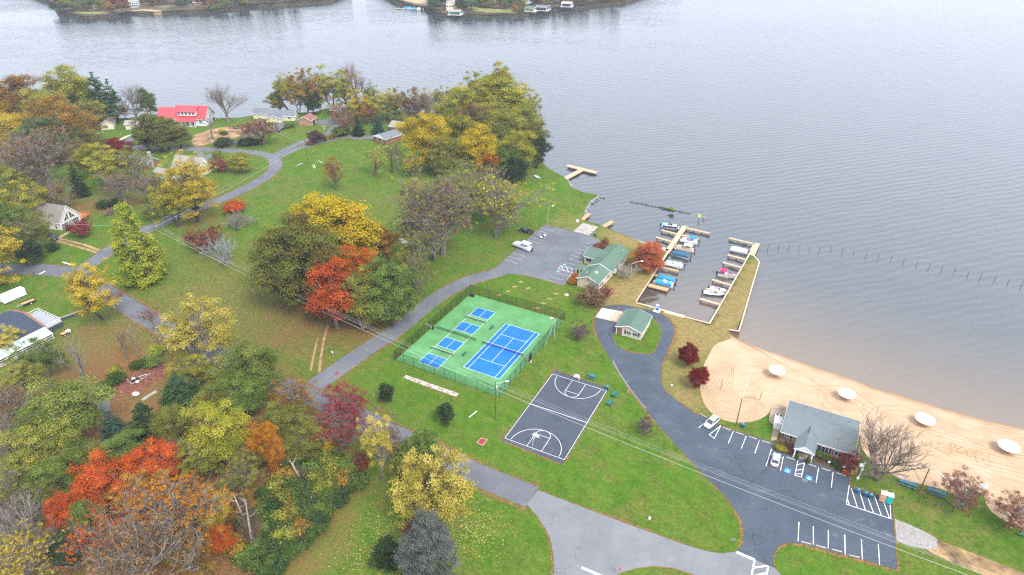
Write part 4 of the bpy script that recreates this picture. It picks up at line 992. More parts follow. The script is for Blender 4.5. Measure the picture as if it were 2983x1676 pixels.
# --- left field and houses
TB(682, 615, 582, 60, 'shrub', 'red', 'scarlet shrub standing in the upper field')
TB(690, 665, 612, 76, 'twigshrub', 'brown', 'grey bare shrub below the scarlet shrub', bk='grey', idx=1)
TB(602, 728, 662, 72, 'twigshrub', 'redbrown', 'reddish brown bushy shrub in the lower field', bk='brown', idx=0)
TB(655, 765, 680, 76, 'twigshrub', 'brown', 'grey bare shrub beside the reddish brown shrub', bk='silver', idx=1)
TB(705, 503, 437, 66, 'round', 'yellowgreen', 'round yellow green tree inside the bend of the hill road', bk='dark')
TB(642, 500, 460, 44, 'twigshrub', 'redbrown', 'thin reddish shrub beside the white cottage', bk='brown', idx=0)
TB(632, 460, 436, 26, 'shrub', 'olive', 'olive shrub by the cottage drive')
TB(575, 645, 452, 165, 'open', 'gold', 'golden walnut tree leaning over the hill road', bk='dark', idx=0)
TB(517, 662, 500, 120, 'open', 'yellowgreen', 'sparse yellow green tree beside the golden walnut', bk='dark', idx=1)
TB(560, 560, 430, 130, 'wispy', 'gold', 'thin golden tree in front of the white cottage', bk='grey')
TB(345, 452, 397, 78, 'round', 'maroon', 'dark red japanese maple beside the hill road', bk='dark')
for i, (x, y, ty, w) in enumerate(((443, 444, 322, 88), (472, 440, 330, 76), (500, 438, 335, 78), (528, 432, 345, 66))):
    TB(x, y, ty, w, 'upright', 'oak', 'dark olive oak in the row by the hill road', group='oaks in a row by the hill road')
TB(307, 352, 202, 84, 'pine', 'pine', 'tall blue green pine by the water behind the cream house', idx=0, bk='dark')
TB(345, 355, 224, 64, 'pine', 'pine', 'slimmer pine beside the tall pine by the water', idx=1, bk='dark')
TB(400, 352, 236, 100, 'bare', '', 'bare grey tree by the water left of the red roof', bk='grey', idx=0)
TB(437, 345, 248, 52, 'upright', 'green', 'ivy covered green tree beside the bare grey tree', bk='dark')
TB(365, 350, 285, 46, 'wispy', 'rust', 'thin rusty tree under the pines')
TB(665, 356, 232, 104, 'bare', '', 'tall bare tree on the shore right of the red roof', bk='grey', idx=1)
TB(622, 405, 302, 64, 'young', '', 'thin bare young tree in the garden below the red roof', bk='grey', idx=0)
TB(770, 422, 342, 88, 'twiggy', 'redbrown', 'reddish bare tree behind the utility pole', bk='mauve', idx=0)
TB(655, 424, 398, 50, 'shrub', 'dark', 'dark green hedge bush left of the drive')
TB(716, 422, 396, 48, 'shrub', 'dark', 'dark green hedge bush right of the drive')
TB(748, 420, 400, 36, 'shrub', 'dark', 'smaller dark green bush at the end of the hedge')
for x, y, w, pal, lb in ((646, 384, 16, 'yellow', 'yellow garden shrub'), (655, 388, 12, 'teal', 'teal garden shrub'), (705, 368, 14, 'yellowgreen', 'yellow green garden shrub by the shore'), (690, 370, 12, 'lime', 'lime garden shrub'), (720, 382, 10, 'green', 'small green garden shrub'), (730, 360, 16, 'rust', 'rusty garden shrub')):
    TB(x, y+5, y-9, w+4, 'shrub', pal, lb+' in the bed below the red roof house')
TB(922, 418, 376, 42, 'dense', 'purple', 'round purple tree between the two drives', idx=0)
TB(900, 424, 408, 14, 'shrub', 'redbrown', 'rusty shrub beside the utility pole'); TB(948, 412, 392, 13, 'shrub', 'redbrown', 'small rusty shrub between the drives'); TB(966, 406, 390, 13, 'shrub', 'rust', 'small brown shrub between the drives')
for i, x in enumerate((812, 819, 826, 833)): TB(x, 386-i*4.5, 380-i*4.5, 7, 'shrub', 'dark', 'small round shrub in the row below the grey house', group='clipped shrubs in a row')
TB(846, 372, 352, 26, 'shrub', 'green', 'bright green shrub beside the brick garage')
# far row of shore trees
TB(808, 328, 262, 46, 'upright', 'oak', 'dark green tree behind the grey shore house', bk='dark')
TB(845, 325, 200, 84, 'open', 'yellowgreen', 'tall yellowish tree behind the grey shore house', bk='grey', idx=2)
TB(895, 332, 186, 88, 'open', 'rust', 'tall tan orange tree behind the brick garage', bk='grey', idx=0)
TB(912, 336, 255, 44, 'upright', 'dark', 'dark ivy covered tree beside the brick garage')
TB(973, 318, 174, 124, 'open', 'yellowgreen', 'tall broad olive tree above the red barn', bk='grey', idx=1)
TB(1040, 318, 172, 64, 'bare', '', 'tall bare pinkish tree on the shore', bk='mauve', idx=2)
TB(1082, 322, 225, 60, 'wispy', 'olive', 'thin olive tree on the shore behind the yellow trees')
TB(1048, 350, 252, 84, 'open', 'yellow', 'bright yellow willow like tree beside the red barn', bk='grey', idx=0)
TB(1100, 352, 258, 86, 'open', 'yellowgreen', 'yellow green tree beside the bright yellow one', bk='grey', idx=2)
TB(990, 360, 300, 56, 'wispy', 'brown', 'brownish tree in front of the red barn', bk='grey')
TB(1015, 392, 320, 66, 'wispy', 'redbrown', 'reddish brown tree in the lower garden', bk='grey')
TB(1045, 395, 330, 40, 'cedar', 'dark', 'dark cedar in the lower garden', idx=1)
TB(993, 396, 362, 50, 'dense', 'green', 'round green bush tree by the turnaround', idx=1)
TB(1103, 390, 332, 42, 'cedar', 'teal', 'blue green cedar beside the grey cottage roof', idx=0)
TB(1160, 360, 246, 66, 'open', 'olive', 'olive tree on the shore behind the grey cottage', bk='grey')
TB(1210, 372, 240, 96, 'open', 'brown', 'brown thinning tree behind the grey cottage', bk='grey')
TB(1255, 370, 250, 64, 'bare', '', 'pale bare tree on the shore beyond the cottages', bk='pale', idx=2)
TB(1142, 505, 398, 70, 'young', '', 'bare forked tree at the top of the lawn', bk='dark', idx=0)
TB(1098, 515, 424, 90, 'young', 'yellowgreen', 'small leaning tree with thin yellow leaves on the lawn', bk='brown', idx=1, tilt=(0, -0.12))
TB(1162, 500, 405, 50, 'young', 'yellowgreen', 'slender tree at the edge of the point wood', bk='grey', idx=1)
TB(975, 552, 448, 66, 'wispy', 'rust', 'vine wrapped dead trunk behind the yellow maple', bk='brown', idx=0)
TB(870, 332, 205, 70, 'open', 'yellowgreen', 'yellowish tree between the tall shore trees', bk='grey', idx=1); TB(1010, 330, 215, 70, 'open', 'olive', 'olive tree beside the tall broad olive tree', bk='grey', idx=0); TB(935, 328, 215, 60, 'wispy', 'rust', 'thin rusty tree behind the brick garage', bk='grey'); TB(1130, 345, 250, 70, 'wispy', 'gold', 'thin golden tree on the shore by the grey cottage', bk='grey'); TB(1075, 365, 290, 60, 'wispy', 'orange', 'thin orange tree in the gardens below the barn', bk='grey')
# --- wood on the point
for x, y, w, h, k, pal, lb in (
 (1350, 300, 120, 21, 'upright', 'yellowgreen', 'tall yellow green tree at the lake side of the point'), (1425, 285, 105, 22, 'upright', 'yellowgreen', 'taller yellow green tree at the tip of the point wood'), (1482, 285, 115, 23, 'upright', 'yellowgreen', 'tallest yellow green tree of the point wood'),
 (1300, 345, 90, 15, 'round', 'olive', 'olive tree on the lake side of the point wood'), (1240, 415, 125, 16, 'round', 'yellow', 'bright yellow tree at the lawn edge of the point wood'), (1325, 385, 100, 15, 'round', 'yellowgreen', 'yellow green round tree inside the point wood'),
 (1395, 425, 110, 17, 'round', 'yellow', 'yellow tree above the small orange tree'), (1455, 365, 110, 18, 'round', 'olive', 'olive crown inside the point wood'), (1512, 430, 95, 17, 'round', 'yellowgreen', 'olive yellow tree near the shore of the point'), (1430, 470, 66, 11, 'round', 'orange', 'small orange tree at the foot of the point wood'),
 (1555, 390, 74, 15, 'upright', 'oak', 'dark tree at the water edge of the point'), (1572, 430, 50, 13, 'upright', 'dark', 'very dark evergreen at the water edge of the point'), (1200, 470, 66, 10, 'wispy', 'yellow', 'small yellow tree at the corner of the upper lawn'), (1500, 500, 70, 8, 'round', 'dark', 'low dark green tree by the canoes'),
 (1378, 350, 95, 16, 'round', 'brown', 'brownish crown inside the point wood'), (1530, 345, 80, 17, 'upright', 'olive', 'olive tree beside the tallest tree of the point'), (1290, 450, 90, 13, 'round', 'olive', 'olive tree above the spreading bare tree'), (1350, 490, 80, 12, 'wispy', 'olive', 'thin olive tree at the foot of the point wood'), (1200, 540, 60, 7, 'wispy', 'yellow', 'low yellow tree beside the spreading bare tree'), (1480, 460, 70, 13, 'round', 'green', 'green tree beside the small orange tree'), (1265, 350, 60, 13, 'wispy', 'gold', 'golden sparse tree behind the cottages'), (1420, 350, 60, 15, 'wispy', 'redbrown', 'reddish thin tree inside the point wood'), (1310, 540, 110, 12, 'wispy', 'olive', 'sparse olive tree behind the spreading bare tree'), (1400, 560, 120, 13, 'twiggy', 'olive', 'thinning tree between the spreading bare tree and the lawn'), (1470, 560, 110, 12, 'wispy', 'yellowgreen', 'yellowish thinning tree above the marina lawn'), (1250, 290, 60, 15, 'open', 'yellowgreen', 'thin yellowish tree by the lake behind the cottages'), (1300, 290, 80, 17, 'open', 'olive', 'tall olive tree at the lake side of the wood'), (1390, 255, 90, 21, 'open', 'yellowgreen', 'tall open tree behind the point wood'), (1455, 240, 80, 24, 'upright', 'yellowgreen', 'slim tall crown above the point wood'), (1540, 300, 70, 17, 'open', 'yellowgreen', 'open yellowish tree at the lake end of the point')):
    TCN(x, y, w*1.08, h*1.12, k, pal, lb, bk='grey')
# --- left wood round the houses
for x, y, w, h, k, pal, lb in (
 (60, 345, 150, 14, 'round', 'rust', 'rusty olive tree below the grey lakeside roofs'), (140, 355, 130, 14, 'round', 'olive', 'olive tree in the upper left wood'), (215, 300, 135, 15, 'round', 'yellowgreen', 'yellow green tree in front of the tall pine'), (260, 330, 80, 13, 'round', 'olive', 'olive tree behind the cream house'),
 (190, 400, 150, 14, 'round', 'rust', 'wide rusty tree left of the utility pole'), (30, 400, 110, 13, 'round', 'gold', 'golden tree at the left of the upper wood'), (135, 425, 120, 14, 'round', 'pine', 'bluish green pine crown in the upper left wood'), (230, 420, 90, 12, 'round', 'oak', 'dark oak beside the hill road'), (60, 440, 100, 12, 'round', 'yellowgreen', 'yellowish tree in the upper left wood'),
 (45, 490, 120, 12, 'twiggy', 'purple', 'grey purple bare tree in the left wood'), (130, 500, 160, 14, 'twiggy', 'brown', 'wide grey brown bare tree in the left wood'), (85, 540, 90, 11, 'twiggy', 'purple', 'purple grey bare tree above the gabled house'), (320, 500, 120, 12, 'open', 'yellowgreen', 'yellow green tree beside the dark spruce'), (395, 490, 95, 11, 'twiggy', 'olive', 'grey olive tree beside the white frame swing'), (440, 560, 80, 9, 'twiggy', 'brown', 'brown bare tree above the lime cypress'),
 (270, 470, 90, 11, 'round', 'yellowgreen', 'yellow green tree in front of the hidden roof'), (20, 560, 120, 12, 'round', 'olive', 'olive tree at the left edge of the wood'), (75, 610, 130, 11, 'open', 'yellowgreen', 'yellow olive tree in front of the gabled house roof'), (30, 660, 110, 10, 'round', 'green', 'green tree left of the gabled house'), (100, 700, 120, 8, 'open', 'oak', 'dark olive tree hiding the gabled house corner'), (80, 750, 80, 5, 'round', 'dark', 'dark low tree below the gabled house'),
 (165, 590, 90, 7, 'twiggy', 'rust', 'rusty thin tree behind the gabled house'), (430, 610, 70, 7, 'wispy', 'olive', 'thin olive tree at the road side behind the cypress'), (355, 560, 90, 8, 'twiggy', 'brown', 'brown bare tree on the lawn above the gabled house')):
    TCN(x, y, w, h, k, pal, lb, bk='grey')
TB(237, 572, 468, 56, 'cedar', 'dark', 'dark narrow spruce in the left wood', idx=1)
TB(188, 285, 250, 30, 'cedar', 'teal', 'small spruce tip above the upper left wood', idx=1)
TB(10, 832, 640, 170, 'open', 'gold', 'golden sparse tree at the road edge by the fork', bk='dark', idx=1)
TB(240, 688, 640, 50, 'twigshrub', 'wine', 'dark red bare shrub beside the gabled house porch', bk='mauve', idx=0)
TB(315, 602, 575, 48, 'shrub', 'dark', 'dark green bush on the lawn above the gabled house'); TB(325, 626, 604, 32, 'twigshrub', 'redbrown', 'small reddish shrub on the lawn', bk='mauve', idx=1)
TB(156, 728, 708, 34, 'shrub', 'dark', 'dark green bush beside the parked dark car')
TB(302, 932, 735, 132, 'open', 'gold', 'leaning golden tree with dark trunk beside the road', bk='dark', idx=2, tilt=(0, -0.16))
for x, y, ty, w, pal, lb in ((346, 910, 838, 50, 'redbrown', 'thin reddish tree by the road near the golden leaning tree'), (462, 1000, 885, 54, 'redbrown', 'thin reddish tree by the road above the boat trailer'), (482, 1020, 905, 44, '', 'bare thin tree by the road above the boat trailer'), (408, 1045, 930, 52, '', 'bare thin tree in the leafy yard'), (372, 1050, 960, 50, 'brown', 'brown thin tree in the leafy yard')):
    TB(x, y, ty, w, 'young', pal, lb, bk='grey', idx=1 if pal else 0)
TB(258, 1160, 965, 100, 'young', '', 'tall bare forked tree in the leafy yard', bk='grey', idx=0, tilt=(0, -0.1))
for x, y, w, h, k, pal, lb in (
 (18, 1000, 85, 5, 'open', 'lemon', 'gold leafed tree in front of the glass roofed porch'), (120, 1040, 120, 10, 'open', 'green', 'dark green tree below the glass roofed porch'), (60, 1110, 130, 11, 'open', 'olive', 'sparse olive tree in the lower left yard'), (20, 1180, 110, 11, 'twiggy', 'brown', 'brown bare tree in the lower left yard'), (120, 1160, 90, 9, 'twiggy', 'rust', 'thin rusty tree in the lower left yard'),
 (590, 1010, 205, 10, 'open', 'lemon', 'wide pale gold tree spreading over the road'), (560, 1080, 110, 9, 'open', 'yellowgreen', 'yellow green tree under the pale gold tree'), (735, 1085, 160, 11, 'round', 'fresh', 'bright green rounded pine beside the road'), (700, 1160, 130, 10, 'round', 'green', 'green pine below the bright green one'), (640, 1170, 120, 10, 'round', 'olive', 'olive tree by the hidden yard'),
 (520, 1130, 120, 10, 'cedar', 'pine', 'green spruce beside the boat trailer'), (420, 1220, 120, 11, 'cedar', 'dark', 'dark cedar above the red maple'), (490, 1230, 110, 10, 'round', 'oak', 'dark rusty oak beside the dark cedar'), (195, 1225, 200, 12, 'round', 'fresh', 'wide light green tree in the lower left wood'), (325, 1235, 80, 9, 'cedar', 'teal', 'blue green spruce beside the light green tree'),
 (110, 1320, 170, 12, 'round', 'olive', 'wide olive tree in the lower left wood'), (230, 1325, 130, 11, 'round', 'fresh', 'light green tree behind the red maple'), (340, 1320, 130, 11, 'round', 'green', 'green tree behind the red maple'), (15, 1270, 110, 12, 'bare', '', 'bare grey tree at the left edge of the lower wood'), (40, 1400, 130, 12, 'twiggy', 'olive', 'grey olive thinning tree in the lower left wood'),
 (300, 1400, 165, 13, 'round', 'red', 'large scarlet maple in the lower left wood'), (455, 1345, 130, 12, 'round', 'red', 'scarlet and orange maple top beside the hidden roof'), (180, 1490, 90, 10, 'round', 'red', 'red orange lower limb crown of the scarlet maple'), (395, 1425, 150, 12, 'open', 'rust', 'rust orange maple between the scarlet ones'), (545, 1430, 110, 12, 'open', 'orange', 'orange gold maple beside the grey snags'),
 (480, 1515, 210, 13, 'twiggy', 'orange', 'wide thinning orange tree with pale twigs'), (330, 1570, 200, 13, 'twiggy', 'redorange', 'thinning tree of pale twigs and rusty leaves'), (620, 1480, 100, 11, 'round', 'gold', 'golden tree beside the grey snags'), (640, 1565, 70, 8, 'round', 'redorange', 'red orange tree at the thicket edge'), (400, 1650, 260, 13, 'twiggy', 'brown', 'wide pale twigged tree at the lower wood edge'),
 (60, 1530, 170, 13, 'bare', '', 'dark bare tree in the lower left corner wood'), (190, 1600, 110, 9, 'round', 'dark', 'dark green tree under the bare trees'), (50, 1640, 170, 12, 'twiggy', 'gold', 'bare tree with a few yellow leaves in the corner wood'), (570, 1640, 110, 9, 'open', 'rust', 'rusty tree at the lower wood edge'), (520, 1590, 90, 8, 'round', 'olive', 'olive tree under the thinning orange tree'), (250, 1500, 110, 9, 'round', 'green', 'green tree under the scarlet maple'), (110, 1440, 130, 10, 'open', 'oak', 'dark olive tree at the left of the scarlet maple'), (700, 1470, 100, 8, 'open', 'rust', 'rusty tree behind the leaning grey snags'), (150, 1390, 120, 11, 'round', 'green', 'green crown between the olive tree and the scarlet maple'), (20, 1480, 110, 10, 'twiggy', 'brown', 'brown bare tree at the lower left wood edge'), (720, 1330, 90, 10, 'open', 'oak', 'dark olive tree between the orange trees and the thicket'),
 (640, 1270, 180, 13, 'round', 'yellowgreen', 'wide yellow olive tree behind the snags'), (580, 1330, 130, 12, 'open', 'olive', 'olive tree behind the orange maples'), (755, 1275, 90, 12, 'round', 'orange', 'bright orange tree above the thicket'), (800, 1310, 70, 11, 'round', 'orange', 'smaller bright orange tree above the thicket'), (700, 1380, 120, 11, 'wispy', 'olive', 'grey olive thinning tree above the snags'),
 (850, 1150, 150, 11, 'wispy', 'rust', 'brown orange thinning tree over the road junction'), (820, 1230, 120, 10, 'round', 'oak', 'dark tree under the brown orange tree'), (1000, 1160, 130, 13, 'wispy', 'wine', 'tall pinkish red tree beside the road'), (985, 1250, 130, 10, 'twiggy', 'wine', 'wine red twiggy tree beside the thicket'), (1020, 1210, 80, 9, 'wispy', 'wine', 'wine red tree at the road side'),
 (935, 1280, 70, 8, 'open', 'yellow', 'yellow leafed sapling above the thicket'), (880, 1290, 110, 9, 'round', 'oak', 'dark rusty tree above the thicket'), (1050, 1340, 60, 6, 'wispy', 'maroon', 'dark red small tree by the yellow saplings')):
    TCN(x, y, w, h, k, pal, lb, bk='grey')
TB(1112, 1398, 1190, 92, 'open', 'lemon', 'slender golden tree beside the lower road', bk='grey', idx=2)
TB(1150, 1370, 1200, 70, 'wispy', 'brown', 'thin brownish tree beside the slender golden tree', bk='pale')
TB(1235, 1392, 1235, 120, 'oval', 'green', 'dark olive cedar behind the bright gold tree', idx=0)
TB(1180, 1390, 1290, 80, 'oval', 'olive', 'olive cedar beside the slender golden tree', idx=1)
TB(1268, 1530, 1300, 235, 'open', 'lemon', 'full bright gold tree on the lower lawn', bk='dark', idx=0)
TB(1262, 1520, 1330, 200, 'wispy', 'lemon', 'thin gold tree inside the full bright gold tree', bk='dark', idx=0)
TB(1252, 1690, 1505, 162, 'dense', 'oliveg' if False else 'silver' if 'silver' in PAL else 'purple', 'grey leafed rounded tree on the lower lawn', bk='silver') if False else None
PAL['silver'] = leaf_mat('leaf_silver', (0.085, 0.095, 0.080), (0.130, 0.138, 0.120), (0.185, 0.190, 0.170))
TB(1252, 1690, 1510, 165, 'dense', 'silver', 'silver grey rounded tree on the lower lawn', bk='silver', idx=1)
TB(1132, 1650, 1562, 82, 'oval', 'dark', 'dark green cedar bush beside the silver tree', idx=0)
TB(1215, 1565, 1500, 90, 'wispy', 'maroon', 'dark red shrub behind the silver tree', bk='mauve')
# thicket along the wood edge
random.seed(5)
TH = [('thicket', 'vine covered green'), ('green', 'mid green leafy'), ('thicket', 'vine covered green'), ('olive', 'olive leafy'), ('dark', 'dark evergreen'), ('thicket', 'vine covered green'), ('rust', 'rusty leafed'), ('olive', 'olive leafy')]
_k = 0
for i in range(17):
    u = i/16
    for j in range(5):
        ex_, ey_ = 1050-250*u-12*math.sin(u*7), 1385+265*u
        x, y = ex_-34*j-14+random.uniform(-14, 14), ey_-16*j+random.uniform(-14, 10)+(8 if j == 0 else 0)
        if x > 690 and not (j == 4 and i % 2):
            pal, nm = TH[_k % 8] if j else TH[(0, 0, 2, 4)[i % 4]]; _k += 1
            TCN(x, y, random.uniform(42, 72), random.uniform(2.2, 3.6)+.5*j, 'shrub', pal, nm+' thicket bush along the wood edge', mid=0.5, group=nm+' bushes of the thicket', name='thicket_bush')
for x, y, w, pal in ((455, 1020, 40, 'lime'), (440, 1050, 50, 'green'), (400, 1060, 36, 'thicket'), (340, 1100, 46, 'thicket'), (305, 1130, 50, 'thicket'), (110, 1210, 60, 'dark'), (330, 1080, 36, 'yellowgreen')):
    TCN(x, y, w, 2.2, 'shrub', pal, 'low %s shrub in the leafy yard by the boat trailer' % {'lime': 'lime', 'green': 'mid green', 'thicket': 'green', 'dark': 'dark', 'yellowgreen': 'yellowish'}[pal], mid=0.5, group='low shrubs in the leafy yard')
# dead snags
def snag(bx, by, ty, lb, tilt):
    p = G(bx, by); h = top_z(p, ty)-p.z; rng = np.random.default_rng(int(bx)); mb = MB()
    pts = [Vector((0, 0, -.2)), Vector((tilt*.3, .1, h*.35)), Vector((tilt*.7, 0, h*.7)), Vector((tilt, 0.1, h))]
    mb.path(pts, 0.38, 0.10, 7)
    o = thing('dead_snag', lb, 'dead tree', p); mb.build('trunk', BARK['pale'], o)
    mb = MB()
    for k in range(5): q = pts[1]+(pts[3]-pts[1])*(0.35+0.16*k); limb(mb, q, q+Vector((rng.normal()*1.0, rng.normal()*1.0, 0.9)), .09, .03, rng, 4)
    mb.build('broken_branch', BARK['pale'], o)
    c = lin('vines', PROTO['twigshrub'][1][1], o); c.material_slots[0].link = 'OBJECT'; c.material_slots[0].material = BARK['brown']; c.scale = (1.0, 1.0, h*.36)
snag(750, 1600, 1445, 'grey broken snag wrapped in dead vines in the wood', -1.6); snag(738, 1608, 1460, 'pale broken snag leaning beside the vine wrapped one', 1.2); snag(893, 1425, 1345, 'short leaning snag with torn pale wood', -2.2)
# --- far shore trees
random.seed(9)
FT = [(170, 20, 40), (192, 18, 44), (176, 0, 40), (215, 14, 40), (240, 20, 44), (262, 10, 50), (300, 14, 36), (322, 22, 34), (345, 6, 60), (362, 24, 44), (285, -6, 50), (410, -6, 44), (440, 2, 30), (470, -2, 40), (500, -4, 44), (530, 0, 40), (560, -6, 44), (590, 0, 40), (640, 4, 40), (660, 12, 36), (685, -2, 44), (720, 0, 36), (610, -14, 60), (480, -22, 60), (380, -22, 60), (540, -24, 60), (230, -18, 60), (760, -10, 50), (800, -14, 50), (850, -16, 50),
      (1268, 20, 46), (1285, 2, 40), (1262, -4, 44), (1345, 16, 36), (1372, 18, 50), (1395, 4, 54), (1420, 8, 44), (1350, -10, 50), (1300, -16, 50), (1462, 12, 50), (1490, 4, 46), (1515, 10, 34), (1525, -6, 46), (1565, 4, 44), (1590, 0, 36), (1440, -14, 60), (1620, -4, 44), (1660, -6, 50), (1700, -10, 50), (1750, -14, 50), (1790, -18, 44)]
fp = ['olive', 'green', 'rust', 'dark', 'brown', 'olive', 'green', 'redbrown', 'pine', 'oak']
for i, (x, y, w) in enumerate(FT):
    pal = fp[(i*7+3) % 10]; k = ('round', 'upright', 'round', 'dense', 'open')[i % 5]
    if 1255 < x < 1400: pal = 'dark' if i % 2 else 'pine'
    if x in (345, 362): pal = 'redbrown'
    nm = {'olive': 'olive', 'green': 'green', 'rust': 'rusty', 'dark': 'dark evergreen', 'brown': 'brown', 'redbrown': 'reddish', 'pine': 'blue green', 'oak': 'dark olive'}[pal]
    p = G(x, min(y+15, 38 if x < 400 else 30) if y > -5 else y+14); Wm = w*1.1*depth(p)/FPX
    plant(p, Wm, min(13, Wm*0.72), k, pal, '%s tree in the wood on the far shore' % nm, bk='grey', group='%s trees on the far shore' % nm)
for x, y, w, pal, lb in ((168, 8, 14, 'orange', 'orange tree at the tip of the far left shore'), (616, 9, 14, 'orange', 'bright orange tree by the far left waterline'), (1501, 26, 18, 'orange', 'bright orange small tree by the far boathouses'), (1517, 30, 22, 'fresh', 'bright green bush beside the far boathouses'), (632, 22, 20, 'fresh', 'green bush by the far left docks'), (1255, 28, 14, 'dark', 'dark bush at the tip of the far middle shore')):
    TB(x, y+9, y-12, w, 'round', pal, lb)
# ================================================================== buildings
M_WHITE = flat('white_trim', (0.74, 0.74, 0.73), 0.5, 0.06)
M_GLASS = flat('window_glass', (0.045, 0.055, 0.07), 0.12, 0.25, 0.6, spec=0.6)
M_SHUT = flat('black_shutter', (0.022, 0.022, 0.028), 0.6, 0.1)
def roof_mat(name, c, course=0.0):
    if name in MATS: return MATS[name]
    m, t = new_mat(name); v = geo_pos(t, True)
    n1 = noise(t, v, 0.7, 4, 0.6); n2 = noise(t, v, 9, 2, 0.7, (1, 3, 3)); n3 = noise(t, v, 2.5, 3, 0.6, (0.3, 3, 1))
    k = ramp(t, n1, [(0.3, [x*0.82 for x in c]), (0.7, [x*1.12 for x in c])])
    k = mixc(t, 0.45, k, ramp(t, n2, [(0.3, [x*0.6 for x in c]), (0.7, [min(1, x*1.35) for x in c])]))
    k = mixc(t, 0.25, k, ramp(t, n3, [(0.35, [x*0.7 for x in c]), (0.65, [min(1, x*1.15) for x in c])]))
    b = N(t, 'ShaderNodeBsdfPrincipled', Roughness=0.85); b.inputs['Specular IOR Level'].default_value = 0.2
    t.links.new(k, b.inputs['Base Color']); out(t, b.outputs[0]); MATS[name] = m; return m
R_GREEN = roof_mat('green_shingle', (0.092, 0.150, 0.112)); R_GREY = roof_mat('grey_shingle', (0.140, 0.168, 0.175)); R_TAUPE = roof_mat('taupe_shingle', (0.200, 0.180, 0.160))
R_BLUE = roof_mat('dark_blue_shingle', (0.042, 0.056, 0.082)); R_SLATE = roof_mat('slate_shingle', (0.150, 0.165, 0.190)); R_BROWN = roof_mat('brown_shingle', (0.130, 0.085, 0.075)); R_PALE = roof_mat('pale_shingle', (0.290, 0.265, 0.240))
R_RED = flat('red_metal', (0.470, 0.050, 0.062), 0.5, 0.14, 0.6, spec=0.5)
W_BEIGE = flat('beige_siding', (0.50, 0.445, 0.345), 0.75, 0.06, 0.8, streak=(1, 1, 8)); W_TAN = flat('tan_stone', (0.36, 0.275, 0.20), 0.85, 0.25, 2.5); W_GREYS = flat('greige_siding', (0.57, 0.545, 0.49), 0.75, 0.06, 0.8, streak=(1, 1, 8))
W_WHITE = flat('white_siding', (0.66, 0.68, 0.70), 0.7, 0.06, 0.8, streak=(1, 1, 8)); W_CREAM = flat('cream_siding', (0.60, 0.55, 0.41), 0.75, 0.06); W_BRICK = flat('red_brick', (0.27, 0.095, 0.065), 0.85, 0.25, 3); W_ORANGE = flat('tan_brick', (0.40, 0.215, 0.145), 0.85, 0.15, 2); W_BARN = flat('barn_red', (0.28, 0.045, 0.04), 0.8, 0.2, 1)
M_TEAL = flat('teal_door', (0.02, 0.47, 0.53), 0.5, 0.05); M_WOOD = flat('orange_deck_wood', (0.47, 0.19, 0.075), 0.7, 0.2, 1.5, streak=(0.3, 4, 4))

